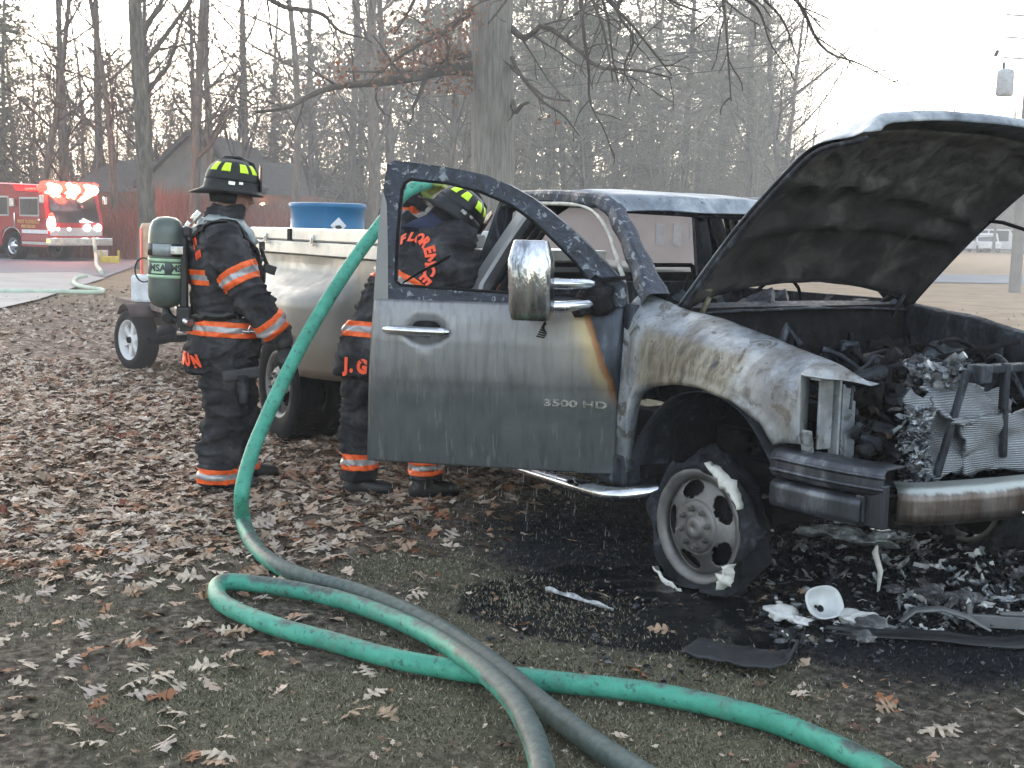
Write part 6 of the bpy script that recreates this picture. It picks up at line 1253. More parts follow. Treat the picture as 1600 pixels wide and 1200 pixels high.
for u, Y, s_ in [(-20, 70, 1.0), (30, 84, .8), (470, 82, .8), (560, 70, .95), (650, 64, 1.0), (700, 76, 1.1), (850, 62, 1.05), (905, 74, 1.15), (960, 66, 1.0), (1010, 80, 1.2), (1065, 64, .95), (1120, 72, 1.05), (1165, 82, 1.0), (820, 85, 1.2)]:
    WOODS.append((u, put('pine_tree', PT[rr.randrange(3)], u, Y, s_, rr.random() * 6, 'hazy grey green pine in the woods ' + zone(u), 'pines in the woods behind the yard')))
name_rows()
# ---- the big oak behind the truck
OY = 21.0; ob = D(767, 450, OY); oak = empty('oak_tree', (0, 0, 0), 0, None, 'huge oak with furrowed grey trunk and spreading limbs behind the truck cab', 'tree')
mb = MB(); op = [Vector((ob.x, OY, -.2)), Vector((ob.x, OY, .5)), Vector((ob.x - .005, OY, 1.5)), Vector((ob.x - .01, OY, 3)), D(768, 90, OY), D(768, 0, OY), D(766, -120, OY), D(760, -320, OY)]
P = []; RR = [.46, .38, .345, .335, .33, .33, .31, .26]
for i, p in enumerate(spline([tuple(q) for q in op], 60)):
    r = np.interp(i / 59 * 7, range(8), RR); P.append([(p[0] + r * (1 + .035 * math.sin(a * 9 + .6 * math.sin(p[2] * 1.3)) * (1 + .5 * noise.noise(Vector((a, p[2], 0)))) + .05 * noise.noise(Vector((math.cos(a) * 2, math.sin(a) * 2, p[2] * .8)))) * math.cos(a), p[1] + r * math.sin(a), p[2]) for a in np.linspace(0, 2 * PI, 56, endpoint=False)])
mb.grid(P, closed=True); mb.build('trunk', BKO, oak)
rr = random.Random(5); tips = []
limbs = [([(738, 108, 21), (700, 108, 20.8), (660, 118, 20.4), (600, 128, 20), (550, 132, 19.6), (500, 142, 19.2), (450, 168, 18.8), (400, 175, 18.5)], .115, .02), ([(742, 84, 21), (700, 92, 21.2), (660, 110, 21.4), (600, 112, 21.6), (540, 112, 21.8)], .07, .015),
 ([(745, 10, 21), (700, 45, 20.5), (655, 70, 20.2), (620, 92, 20), (585, 120, 19.6)], .07, .012), ([(380, -60, 17), (430, 5, 17), (500, 20, 17), (530, 48, 17), (572, 60, 17.2)], .05, .012), ([(660, -30, 19), (640, 15, 19), (615, 55, 19)], .04, .01),
 ([(798, 45, 21), (822, 60, 20.5), (850, 40, 20), (900, 75, 19), (935, 105, 18.5), (1000, 110, 18), (1050, 122, 18)], .06, .012), ([(796, 100, 21), (810, 115, 20.5), (850, 150, 20), (890, 158, 19.6)], .04, .01), ([(800, 90, 20.8), (815, 120, 20.5), (850, 160, 20.3), (880, 180, 20.2), (905, 212, 20.2)], .04, .008),
 ([(905, -20, 17), (912, 50, 17), (920, 110, 17), (922, 160, 17), (945, 205, 17), (960, 250, 17)], .032, .006), ([(980, -20, 16), (965, 20, 16), (990, 60, 16), (975, 110, 16), (1000, 150, 16.5)], .03, .006), ([(1150, -10, 14), (1185, 15, 14), (1205, 70, 14), (1238, 115, 14)], .022, .004), ([(1180, -15, 14), (1222, 30, 14), (1240, 75, 14), (1250, 100, 14)], .018, .004),
 ([(1232, -15, 14), (1255, 15, 14), (1275, 60, 14), (1300, 85, 14), (1345, 100, 14), (1400, 130, 14), (1445, 150, 14)], .024, .004), ([(1150, -10, 13.5), (1230, -5, 13.6), (1262, 20, 13.8), (1290, 50, 14)], .016, .004), ([(800, 160, 20.9), (806, 175, 20.7), (815, 165, 20.5), (826, 160, 20.4)], .06, .02), ([(780, -200, 21), (850, -120, 19), (900, -60, 18), (960, -30, 17), (1100, -50, 15), (1200, -40, 14)], .12, .03), ([(750, -200, 21), (600, -150, 19), (450, -100, 17.5), (380, -60, 17)], .12, .05)]
for L_, r0, r1 in limbs:
    lm = MB(); pts = [Vector(p) for p in spline([tuple(D(*q)) for q in L_], 14)]
    grow(lm, rr, pts, r0, r1, 0, 2 if r0 < .03 else 3, (2.4, 3.0, 3.6), tips, spread=(.5, 1.2), lenk=.33, grav=-.02, start=.08); lm.build('limb', TWIG, oak)
LV = []; LF = []; g = np.random.default_rng(4)
for L_, cnt in ((limbs[0][0][:6], 46), (limbs[1][0], 30), (limbs[2][0], 40), (limbs[6][0], 8), (limbs[3][0][2:], 8)):
    Q = spline([tuple(D(*q)) for q in L_], 40)
    for k in range(cnt):
        c = Vector(Q[rr.randrange(40)]) + Vector((rr.gauss(0, .28), rr.gauss(0, .3), rr.gauss(0, .16))); tips += [(c, Vector((0, 0, 1)))] * 2
def proj(p):
    # for culling and choosing where leaves hang
    cp, sp = math.cos(PIT), math.sin(PIT); z = p[2] - CH; zc = p[1] * cp - z * sp; yc = p[1] * sp + z * cp; return 800 + F * p[0] / zc, 600 - F * yc / zc
for p, d in tips:
    u, v = proj(p); inn = (585 < u < 740 and 15 < v < 140) or (470 < u < 590 and 90 < v < 160 and rr.random() < .5) or (820 < u < 870 and 150 < v < 200) or rr.random() < .02
    if not inn or rr.random() < .35: continue
    for e in range(rr.randint(5, 14)):
        c = np.array(p) + g.normal(size=3) * .13; a = g.normal(size=3); a /= np.linalg.norm(a); b = np.cross(a, g.normal(size=3)); b /= np.linalg.norm(b); a *= rr.uniform(.05, .09); b *= .028; k = len(LV); LV += [c - b, c + a * .5 - b * 1.2, c + a, c + a * .5 + b * 1.2]; LF.append((k, k + 1, k + 2, k + 3))
o = link('brown_leaves', mesh_np('brown_leaves', LV, LF, BRLF, False), oak); tag(o, kind='stuff')
# ---- brush, understory and the far wood: too many stems to count
def stems(name, n, ulo, uhi, ylo, yhi, hlo, hhi, mat, wid, seed, lean=.5, seg=3, hfun=None):
    g = np.random.default_rng(seed); Y = g.uniform(ylo, yhi, n); u = g.uniform(ulo, uhi, n); X = (u - 800) / F * Y; H_ = g.uniform(hlo, hhi, n) * (.55 + .9 * fbm(X, Y, .12, seed, 3))
    if hfun is not None: H_ = H_ * hfun(u)
    an = g.uniform(0, 2 * PI, n); ln = g.uniform(0, lean, n) * H_; z0 = np.where(g.random(n) < .45, 0, g.uniform(0, .7, n)) * H_; px = np.cos(g.uniform(0, PI, n)); py = np.sin(an) * .3
    V = []; W_ = wid * g.uniform(.5, 1.5, n)
    for s_ in range(seg + 1):
        t = s_ / seg; bx = X + np.cos(an) * ln * t ** 1.5 + np.cos(an * 7) * .08 * H_ * math.sin(t * 5); by = Y + np.sin(an) * ln * t ** 1.5; z = z0 + (H_ - z0) * t; w_ = W_ * (1 - .8 * t)
        V.append(np.stack([bx - w_, by - w_ * py, z], -1)); V.append(np.stack([bx + w_, by + w_ * py, z], -1))
    V = np.stack(V, 1); b = np.arange(n)[:, None, None] * (2 * seg + 2); q = np.array([[2 * s_, 2 * s_ + 1, 2 * s_ + 3, 2 * s_ + 2] for s_ in range(seg)])[None]
    o = link(name, mesh_np(name, V.reshape(-1, 3), (b + q).reshape(-1, 4), mat, False)); return tag(o, kind='stuff')
def thicket(name, n, ulo, uhi, ylo, yhi, hlo, hhi, mat, seed, wid=.012, kids=26):
    g = np.random.default_rng(seed); Y = g.uniform(ylo, yhi, n); u = g.uniform(ulo, uhi, n); X = (u - 800) / F * Y; H_ = g.uniform(hlo, hhi, n) * (.45 + 1.0 * fbm(X, Y, .10, seed, 3))
    def segs(P0, P1, w0, w1):
        s = np.stack([P1[:, 2] - P0[:, 2], np.zeros(len(P0)), -(P1[:, 0] - P0[:, 0])], -1); s /= np.linalg.norm(s, axis=1)[:, None] + 1e-6
        return np.stack([P0 - s * w0[:, None], P0 + s * w0[:, None], P1 + s * w1[:, None], P1 - s * w1[:, None]], 1).reshape(-1, 3)
    an = g.uniform(0, 2 * PI, n); ln = g.uniform(.05, .45, n); A0 = np.stack([X, Y, np.zeros(n)], -1); A1 = A0 + np.stack([np.cos(an) * ln * .3, np.sin(an) * ln * .3, np.full(n, .5)], -1) * H_[:, None]; A2 = A1 + np.stack([np.cos(an + g.normal(0, .8, n)) * ln, np.sin(an) * ln, np.full(n, .5)], -1) * H_[:, None]
    w_ = np.full(n, wid * 2.2) * g.uniform(.5, 1.6, n); out = [segs(A0, A1, w_, w_ * .7), segs(A1, A2, w_ * .7, w_ * .15)]
    i = np.repeat(np.arange(n), kids); t = g.uniform(.05, 1, len(i)) ** .8; t2 = np.clip(t * 2, 0, 1)[:, None]; t3 = np.clip(t * 2 - 1, 0, 1)[:, None]; B0 = A0[i] + (A1 - A0)[i] * t2 + (A2 - A1)[i] * t3
    a = g.uniform(0, 2 * PI, len(i)); l = H_[i] * g.uniform(.08, .26, len(i)) * (1.2 - .6 * t); d = np.stack([np.cos(a), np.sin(a) * .6, g.uniform(-.15, 1.1, len(i))], -1); B1 = B0 + d * l[:, None]; wk = np.full(len(i), wid) * g.uniform(.4, 1.1, len(i)); out.append(segs(B0, B1, wk, wk * .3))
    j = np.repeat(np.arange(len(i)), 2); tt = g.uniform(.2, 1, len(j))[:, None]; C0 = B0[j] + (B1 - B0)[j] * tt; a = g.uniform(0, 2 * PI, len(j)); C1 = C0 + np.stack([np.cos(a), np.sin(a) * .5, g.uniform(-.3, .9, len(j))], -1) * (l[j] * g.uniform(.25, .6, len(j)))[:, None]; wk = np.full(len(j), wid * .55); out.append(segs(C0, C1, wk, wk * .3))
    V = np.concatenate(out); o = link(name, mesh_np(name, V, np.arange(len(V)).reshape(-1, 4), mat, False)); return tag(o, kind='stuff')
def evergreen(name, n, ulo, uhi, ylo, yhi, hhi, mat, seed, sz=.09):
    g = np.random.default_rng(seed); Y = g.uniform(ylo, yhi, n); u = g.uniform(ulo, uhi, n); X = (u - 800) / F * Y; Z = g.uniform(0, 1, n) ** .8 * hhi; k = fbm(X * 1.0, Z * 1.3 + Y * .2, .35, seed, 3) > .53; X, Y, Z = X[k], Y[k], Z[k]; n = len(X)
    a = g.normal(size=(n, 3)); b = g.normal(size=(n, 3)); a /= np.linalg.norm(a, axis=1)[:, None]; b /= np.linalg.norm(b, axis=1)[:, None]; P = np.stack([X, Y, Z], -1); s_ = sz * g.uniform(.5, 1.5, n)[:, None]
    V = np.stack([P, P + a * s_ + b * s_ * .3, P + b * s_ * .6], 1).reshape(-1, 3); o = link(name, mesh_np(name, V, np.arange(3 * n).reshape(-1, 3), mat, False)); return tag(o, kind='stuff')
tag(evergreen('evergreen_brush', 90000, 560, 1230, 55, 90, 9, NEED, 51), 'loose grey green evergreen growth behind the truck', 'evergreens')
tag(evergreen('evergreen_brush', 36000, -120, 560, 62, 90, 5, NEED, 52), 'low evergreen growth between the left trees', 'evergreens')
tag(stems('brush', 12000, -80, 480, 50, 57, .8, 2.3, BRUSHM, .014, 31, .6), 'tangled brown brush in front of the brick house', 'brush')
tag(stems('red_brush', 9000, 60, 225, 47, 52, .8, 1.9, BRUSHR, .02, 32, .5), 'low russet hedge behind the fire engine', 'hedge')
tag(stems('red_brush', 7000, 240, 450, 47, 52, .8, 2.6, BRUSHR, .02, 33, .5), 'russet brush behind the standing firefighter', 'brush')
TWG2 = leafmat('sapling_stems', (.08, .068, .05), (.17, .145, .11))
tag(thicket('saplings', 400, 560, 1230, 60, 84, 10, 17, WOODM, 61, .013, 60), 'tall thin saplings and twigs filling the woods behind the truck', 'saplings')
tag(thicket('saplings', 460, -100, 560, 66, 86, 9, 15, TWG2, 62, .013, 60), 'tall thin saplings filling the woods at left', 'saplings')
tag(thicket('undergrowth', 1000, 420, 1260, 60, 90, 1.5, 5.5, WOODM, 34), 'thick grey undergrowth behind the truck', 'undergrowth')
tag(thicket('far_wood', 1500, -120, 1260, 92, 120, 3, 7.5, WOODM, 35, .020), 'far grey wood closing the view', 'woods')
tag(thicket('far_wood', 1500, 1180, 1720, 125, 150, 4, 11, WOODM, 36, .024), 'pale far wood across the road', 'woods')
# ============================================================ LEAVES, GRASS, DEBRIS
def leaf_shape(seed, n=4):
    r = random.Random(seed); big = n == 4
    H1 = [(0, .012), (.10, .05), (.17, .19), (.24, .22), (.27, .08), (.36, .07), (.42, .33), (.51, .42), (.55, .30), (.51, .12), (.61, .10), (.71, .37), (.79, .36), (.79, .16), (.86, .10), (.94, .19), (1.0, .09), (1.07, .004)]
    H2 = [(0, .015), (.15, .06), (.24, .22), (.29, .08), (.42, .34), (.54, .38), (.52, .12), (.70, .34), (.82, .30), (.83, .11), (1.04, .02)]
    Hh = H1 if big else H2; wd = r.uniform(.75, 1.15); A_ = [(x + r.uniform(-.025, .025), y * wd * r.uniform(.75, 1.2)) for x, y in Hh]; B_ = [(x + r.uniform(-.03, .03), -y * wd * r.uniform(.7, 1.2)) for x, y in Hh]
    V = A_ + [((a[0] + b[0]) / 2, 0) for a, b in zip(A_, B_)] + B_; m = len(Hh); Fc = []; c = r.uniform(-.7, .7); c2 = r.uniform(-.6, .9); tw = r.uniform(-.5, .5); out = []
    for i in range(m - 1): Fc.append((i, i + m, i + m + 1, i + 1)); Fc.append((i + m, i + 2 * m, i + 2 * m + 1, i + m + 1))
    for x, y in V: out.append((x - .45, y, .12 * c2 * math.sin(x * PI) + abs(y) * c * .5 + y * tw * x + .07 * noise.noise(Vector((x * 3, y * 4, seed)))))
    return np.array(out), np.array(Fc)
LS = [leaf_shape(200 + k, 4) for k in range(8)]; LS2 = [leaf_shape(300 + k, 3) for k in range(8)]
m = NT('fallen_leaf', .8, 0, .25); oi = m.objrand(); ri = m.geo('Random Per Island')
def leafcol(name, src):
    m = NT(name, .8, 0, .25); r_ = m.objrand() if src == 'obj' else m.geo('Random Per Island')
    c = m.ramp(r_, [(0, hx(.12, .065, .04)), (.16, hx(.24, .15, .095)), (.36, hx(.36, .265, .19)), (.60, hx(.46, .37, .29)), (.82, hx(.58, .49, .40)), (.93, hx(.38, .20, .11)), (1, hx(.18, .055, .03))])
    v = m.co(); f = m.noise(v, 40, 4); m.set(color=m.mix(m.math('MULTIPLY', f, .5), c, m.mix(1, c, hx(.5, .46, .42), 'MULTIPLY')), rough=.7); m.bump(f, .4, .003); return m.m
LFO = leafcol('fallen_leaf_single', 'obj'); LFS = leafcol('fallen_leaf_litter', 'isl')
g = np.random.default_rng(77)
def scatter(n, x0, x1, y0, y1, dens):
    X = g.uniform(x0, x1, n); Y = g.uniform(y0, y1, n); k = g.random(n) < dens(X, Y); return X[k], Y[k]
def hose_clear(X, Y): return np.ones_like(X)
dn = lambda X, Y: np.clip(m_leaf(X, Y) * (.55 + .9 * fbm(X, Y, 2.2, 41, 2)) + (.022 + .10 * (1 - smooth(X, -1.3, -.4)) * (1 - smooth(Y, 4.8, 5.6))) * (1 - m_burn(X, Y)) + .003, 0, 1)
X, Y = scatter(46000, -5.5, 3.5, 3.1, 13.5, dn)
S_ = g.uniform(.055, .115, len(X)) * np.where(Y < 5, 1.0, 1.05); A = g.uniform(0, 2 * PI, len(X))
vis = []
for i in range(len(X)):
    u, v = proj((X[i], Y[i], 0)); vis.append(0 < u < 1600 and v < 1215)
vis = np.array(vis); sz = np.where(vis, S_ / Y, 0); order = np.argsort(-sz)[:290]; single = np.zeros(len(X), bool); single[order] = True
LM = []; LN = ['bleached tan', 'greyish tan', 'light brown', 'russet', 'dark brown']; LC = [(.53, .44, .34), (.44, .365, .31), (.37, .26, .175), (.30, .13, .065), (.13, .075, .05)]; LMT = []
for nm, c in zip(LN, LC):
    m = NT('fallen_leaf_' + nm.replace(' ', '_'), .75, 0, .25); f_ = m.noise(m.co(), 5, 5); m.set(color=m.ramp(f_, [(.3, (*[q * .55 for q in c], 1)), (.6, (*c, 1)), (.8, (*[q * 1.25 for q in c], 1))])); m.bump(f_, .5, .05); LMT.append(m.m)
for k, (v, f) in enumerate(LS): LM.append([mesh_np('fallen_leaf', v, f, q, True) for q in LMT])
H = gz(X, Y)
for i in order:
    cq = int(g.choice(5, p=[.27, .25, .27, .12, .09])); o = link('fallen_leaf', LM[i % 8][cq], None, (X[i], Y[i], H[i] + .012), 0); t1, t2 = g.normal(0, .22, 2); o.rotation_euler = (t1, t2, A[i]); s_ = S_[i]; o.scale = (s_, s_, s_ * 1.0)
    where = 'in the left foreground' if X[i] < -.7 and Y[i] < 4.7 else ('in the litter left of the standing firefighter' if X[i] < -2 else 'in the litter before the standing firefighter') if X[i] < -.5 and Y[i] > 5.9 else 'at the front edge of the thick litter' if X[i] < -1.2 else 'left of the rising green hose' if X[i] < -.5 else 'by the crossing green hoses' if X[i] < .35 else 'on the scorched grass in the right foreground'
    tag(o, ('large ' if s_ > .095 else 'small ' if s_ < .07 else '') + LN[cq] + (' twisted' if abs(t1) + abs(t2) > .35 else ' flat') + ' oak leaf lying ' + where, 'leaf', 'fallen oak leaves on the ground')
def litter(name, X, Y, S_, dz, tilt, label, seed):
    g = np.random.default_rng(seed); n = len(X); H = gz(X, Y); A = g.uniform(0, 2 * PI, n); VV = []; FF = []; b = 0; t1 = g.normal(0, tilt, n); t2 = g.normal(0, tilt, n); kk = g.integers(0, 8, n); hz = g.uniform(0, dz, n)
    for k in range(8):
        q = np.where(kk == k)[0]; v, f = LS2[k]; s_ = S_[q][:, None]; x = v[None, :, 0] * s_; y = v[None, :, 1] * s_; z = v[None, :, 2] * s_
        z2 = z + x * np.sin(t1[q])[:, None] + y * np.sin(t2[q])[:, None]; ca, sa = np.cos(A[q])[:, None], np.sin(A[q])[:, None]
        P_ = np.stack([X[q][:, None] + x * ca - y * sa, Y[q][:, None] + x * sa + y * ca, H[q][:, None] + .006 + hz[q][:, None] + z2], -1); VV.append(P_.reshape(-1, 3)); FF.append((f[None] + (np.arange(len(q)) * len(v))[:, None, None] + b).reshape(-1, 4)); b += len(q) * len(v)
    o = link(name, mesh_np(name, np.concatenate(VV), np.concatenate(FF), LFS, True)); return tag(o, label, 'leaves', kind='stuff')
Xf, Yf = scatter(26000, -5, 3.2, 3.1, 11, lambda X, Y: np.clip(.22 + .6 * m_leaf(X, Y), 0, 1) * (1 - m_burn(X, Y)))
litter('leaf_crumbs', Xf, Yf, g.uniform(.012, .032, len(Xf)), .008, .25, 'broken leaf crumbs between the fallen leaves', 15)
k = ~single; litter('leaf_litter', X[k], Y[k], S_[k] * 1.05, .022, .20, 'fallen oak leaves covering the yard at left', 5)
X2, Y2 = scatter(26000, -12, 4, 13.5, 30, lambda X, Y: np.clip(.55 - (Y - 13) / 30, .05, 1) * (1 - smooth(X - (Y - 13) * .05, .5, 2)) * np.where(X < -.30 * Y + 0 - 2, .6, 1)); dr = np.array([True] * len(X2))
litter('leaf_litter', X2, Y2, g.uniform(.07, .12, len(X2)), .02, .3, 'fallen leaves thinning out towards the road', 6)
# wet dark leaves near the truck
# grass: short dull blades
def blades(name, n, x0, x1, y0, y1, dens, h, mat, label, seed, wid=.0022):
    X, Y = scatter(n, x0, x1, y0, y1, dens); n = len(X); g2 = np.random.default_rng(seed); H = gz(X, Y); a = g2.uniform(0, 2 * PI, n); l = h * g2.uniform(.4, 1.3, n); ln = l * g2.uniform(.2, 1.5, n); pa = g2.uniform(0, 2 * PI, n); w_ = wid * (1 + Y / 8)
    p0 = np.stack([X - np.cos(pa) * w_, Y - np.sin(pa) * w_, H - .003], -1); p1 = np.stack([X + np.cos(pa) * w_, Y + np.sin(pa) * w_, H - .003], -1); p2 = np.stack([X + np.cos(a) * ln, Y + np.sin(a) * ln, H + l], -1)
    V = np.stack([p0, p1, p2], 1).reshape(-1, 3); o = link(name, mesh_np(name, V, np.arange(3 * n).reshape(-1, 3), mat, False)); return tag(o, label, 'grass', kind='stuff')
m = NT('grass_blades', .8, 0, .25); r_ = m.geo('Random Per Island'); m.set(color=m.ramp(r_, [(0, hx(.035, .032, .024)), (.3, hx(.075, .072, .045)), (.55, hx(.14, .135, .082)), (.78, hx(.25, .225, .16)), (1, hx(.40, .36, .29))])); GRM = m.m
blades('grass', 320000, -3.2, 3.2, 3.1, 8.5, lambda X, Y: np.clip(.10 + .85 * m_grass(X, Y) ** 1.2, 0, 1) * (1 - m_burn(X, Y)) ** 2 * (1 - .5 * m_leaf(X, Y)), .012, GRM, 'short dull grass and moss in the foreground', 8)
m = NT('dry_grass_blades', .85, 0, .2); r_ = m.geo('Random Per Island'); m.set(color=m.ramp(r_, [(0, hx(.10, .07, .04)), (.5, hx(.26, .185, .115)), (1, hx(.42, .33, .22))])); DRYM = m.m
blades('dry_grass', 90000, -12, 22, 9, 42, lambda X, Y: np.clip(.3, 0, 1) * (1 - smooth(Y, 16, 30)) * (1 - .6 * smooth(X, 1, 3)) + 0 * X, .035, DRYM, 'dry tan grass of the open yard', 9, .004)
m = NT('burnt_stubble', .9, 0, .3); r_ = m.geo('Random Per Island'); m.set(color=m.ramp(r_, [(0, hx(.006, .006, .007)), (.7, hx(.02, .021, .024)), (.9, hx(.06, .065, .075)), (1, hx(.16, .17, .19))])); STB = m.m
blades('burnt_grass', 90000, -.9, 3.4, 3.7, 8.2, lambda X, Y: np.clip(m_burn(X, Y) * 1.2, 0, 1) * .8 * (.06 + .94 * smooth(np.hypot((X - .55) / .8, (Y - 5.0) / .62), .75, 1.15)), .013, STB, 'burnt black stubble round the truck', 10)
# ---- debris
def dbg(u, v): return G(u, v, .0)
def crumpled(name, u, v, size, rz, mat, label, cat, seed, ry=.1, n=10, thick=.004, amp=.25, lift=.03):
    p = dbg(u, v); rws = []
    for i in range(n + 1):
        r = []
        for j in range(n + 1):
            a, b = i / n - .5, j / n - .5; q = Vector((a * 3, b * 3, seed)); e = 1 + .35 * noise.noise(Vector((a * 5, b * 5, seed + 3)))
            r.append((a * size[0] * e, b * size[1] * e, lift + amp * size[1] * noise.noise(q) + .1 * size[1] * noise.noise(q * 3)))
        rws.append(r)
    o = MB().grid(rws).build(name, mat, None, p, rz, solid=thick); return tag(o, label, cat)
crumpled('metal_scrap', 1262, 832, (.34, .10), -.2, MELT, 'torn bright finned strip under the front of the truck', 'scrap', 1, amp=.4, lift=.10)
crumpled('metal_scrap', 1322, 866, (.42, .14), -.35, MELT, 'long jagged aluminium shred leaning behind the headlight', 'scrap', 2, amp=.5, lift=.09)
p = dbg(1372, 925); tag(MB().tube([(0, 0, .0), (.005, 0, .09), (-.02, .01, .17), (-.015, 0, .2)], [.006, .012, .014, .006], 8).build('metal_scrap', WHITEASH, None, p), 'upright pale drip of melted metal beside the headlight', 'scrap')
p = dbg(1285, 972); hl = empty('headlight_bowl', (p.x, p.y, .005), .5, None, 'whitened round headlight bowl lying on the ash', 'headlight'); WB = plain('bowl_ash_white', (.60, .62, .63), .7, .1, .15, 14, .3)
Mx = Matrix.Translation((0, 0, .075)) @ Matrix.Rotation(-1.15, 4, 'Y').to_4x4() @ Matrix.Rotation(0, 4, 'Z'); Mx = Matrix.Translation((0, 0, .072)) @ Matrix.Rotation(1.0, 4, 'X')
mb = MB(); P = []
for r, h in [(1.0, .0), (1.04, .004), (1.04, .012), (.98, .010), (.9, -.010), (.7, -.03), (.4, -.045), (.12, -.05)]:
    P.append([Mx @ Vector((.082 * r * math.copysign(abs(math.cos(a)) ** .75, math.cos(a)), .062 * r * math.copysign(abs(math.sin(a)) ** .75, math.sin(a)), h)) for a in np.linspace(0, 2 * PI, 36, endpoint=False)])
mb.grid(P, closed=True); mb.build('bowl', WB, hl, solid=.004); mb = MB(); mb.lathe([(.0, -.052), (.011, -.05), (.014, -.038), (.011, -.036), (.0, -.045)], 16, Mx @ Matrix.Translation((.012, -.012, .0))); mb.build('bulb_hole', SOOT, hl)
CR = random.Random(44)
def chunk(u, v, r, mat, label, seed, sc=(1.3, 1, .6)):
    p = dbg(u, v); mb = MB(); mb.blob((0, 0, r * .45), r, 3, .38, sc, seed, freq=1.6); return tag(mb.build('ash_lump', mat, None, p), label, 'ash lump')
ASHW = plain('ash_white', (.58, .58, .57), .92, 0, .25, 16, .7)
for (u, v, r, lb_, sd, mt) in [(1222, 966, .048, 'pale crumbly ash lump furthest left of the headlight bowl', 1, ASHW), (1250, 975, .028, 'small pale ash lump touching the headlight bowl', 2, ASHW), (1338, 975, .05, 'rounded white ash lump right of the headlight bowl', 3, ASHW), (1362, 985, .052, 'grey flaky ash lump at the right end of the pale heap', 4, ASH), (1348, 1002, .035, 'flat grey ash flake in front of the pale heap', 5, ASH), (1500, 946, .055, 'grey ribbed lump below the chrome bumper', 6, ASH), (1395, 925, .03, 'small upright grey lump under the bumper corner', 7, ASH), (1450, 935, .05, 'low grey lump under the chrome bumper', 8, ASH)]: chunk(u, v, r, mt, lb_, sd)
p = dbg(1470, 985); cb = MB(); cb.tube([(-.16, 0, .02), (-.10, 0, .075), (0, .0, .085), (.09, .0, .06), (.18, -.02, .015)], [.018, .026, .028, .026, .016], 8, sq=.35); tag(cb.build('bent_bracket', plain('bracket_grey', (.16, .165, .17), .6, .5), None, p, -.1), 'curved grey metal bracket lying below the bumper', 'bracket')
p = dbg(1555, 985); cb = MB(); cb.box((0, 0, .035), (.22, .02, .05)); cb.box((-.10, 0, .06), (.02, .02, .08)); cb.box((.07, 0, .07), (.12, .03, .012)); tag(cb.build('bent_bracket', bpy.data.materials['bracket_grey'], None, p, -.15, bevel=.004), 'angular pale bracket near the right edge on the ash', 'bracket')
crumpled('metal_scrap', 1585, 945, (.20, .07), .5, MELT, 'bright torn strip at the far right below the bumper', 'scrap', 7, lift=.03)
crumpled('burnt_sheet', 1480, 1003, (.75, .09), -.08, plain('burnt_plastic', (.014, .015, .017), .5, 0, .3, 10, .5), 'long black burnt plastic strip lying under the bumper', 'burnt strip', 9, lift=.02)
# charred mat with a curled edge
mt_ = [G(1062, 1032), G(1120, 1045), G(1190, 1057), G(1222, 1052), G(1245, 1036)]; back = [G(1090, 1002), G(1140, 1012), G(1195, 1022), G(1225, 1022), G(1245, 1018)]; rws = []
for j in range(9):
    t = j / 8; r = []
    for i, (a, b) in enumerate(zip(spline([tuple(q) for q in mt_], 24), spline([tuple(q) for q in back], 24))):
        q = Vector(a).lerp(Vector(b), t); q.z = .012 + .018 * (1 - t) ** 2 + (.05 * float(smooth(i / 23, .8, 1)) * (1 - t)) + .010 * noise.noise(Vector((i * .5, j * .6, 0))); q.y += .01 * noise.noise(Vector((i * .8, t, 3))); r.append(q)
    rws.append(r)
tag(MB().grid(rws).build('charred_mat', plain('charred_mat', (.018, .020, .024), .55, 0, .4, 14, .6), None, solid=.008), 'charred rubber mat with a curled front edge on the ground', 'mat')
# pale metal strip standing in for the sky reflection on the puddle rim
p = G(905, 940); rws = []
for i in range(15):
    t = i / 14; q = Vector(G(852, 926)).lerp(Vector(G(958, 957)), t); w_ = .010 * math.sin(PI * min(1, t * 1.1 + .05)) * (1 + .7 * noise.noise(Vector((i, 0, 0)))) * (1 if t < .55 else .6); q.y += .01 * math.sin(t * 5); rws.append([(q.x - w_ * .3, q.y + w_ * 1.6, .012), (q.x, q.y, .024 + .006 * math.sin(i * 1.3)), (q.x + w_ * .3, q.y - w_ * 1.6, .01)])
tag(MB().grid(rws).build('puddle_glint', MELT, None, solid=.003), 'thin pale strip imitating a sky reflection beside the front wheel puddle', 'reflection strip')
def bits(name, n, area, mats, s0, s1, label, seed):
    r = random.Random(seed); mb = MB()
    for k in range(n):
        u = r.uniform(area[0], area[1]); v = area[2] + (area[3] - area[2]) * r.random() ** area[4]; p = dbg(u, v); s_ = r.uniform(s0, s1) * (.6 + .8 * r.random()); mi = r.randrange(len(mats))
        if r.random() < .55: mb.blob((p.x, p.y, s_ * .3), s_, 1, .5, (r.uniform(.6, 1.7), r.uniform(.6, 1.4), r.uniform(.3, .9)), k, mi=mi)
        elif r.random() < .5: mb.box((p.x, p.y, s_ * .4), (s_ * r.uniform(1, 4), s_ * r.uniform(.3, 1), s_ * .25), rotm('Z', r.uniform(0, 3)) @ rotm('Y', r.uniform(-.7, .7)), mi)
        else:
            a = r.uniform(0, 6); l = s_ * r.uniform(2, 5); mb.tube([(p.x, p.y, s_ * .2), (p.x + math.cos(a) * l * .5, p.y + math.sin(a) * l * .5, s_ * r.uniform(.2, 1.6)), (p.x + math.cos(a) * l, p.y + math.sin(a) * l * .6, s_ * .3)], s_ * .18, 5, mi=mi)
    o = mb.build(name, mats); return tag(o, label, 'debris', kind='stuff')
shreds('burnt_debris', 620, None, [SOOT, SOOT, SOOT, CHAR, ASH, ASH, MELT], None, (.015, .06), 31, 'torn flakes of burnt metal and ash below the truck nose', (1190, 1640, 800, 985, .8))
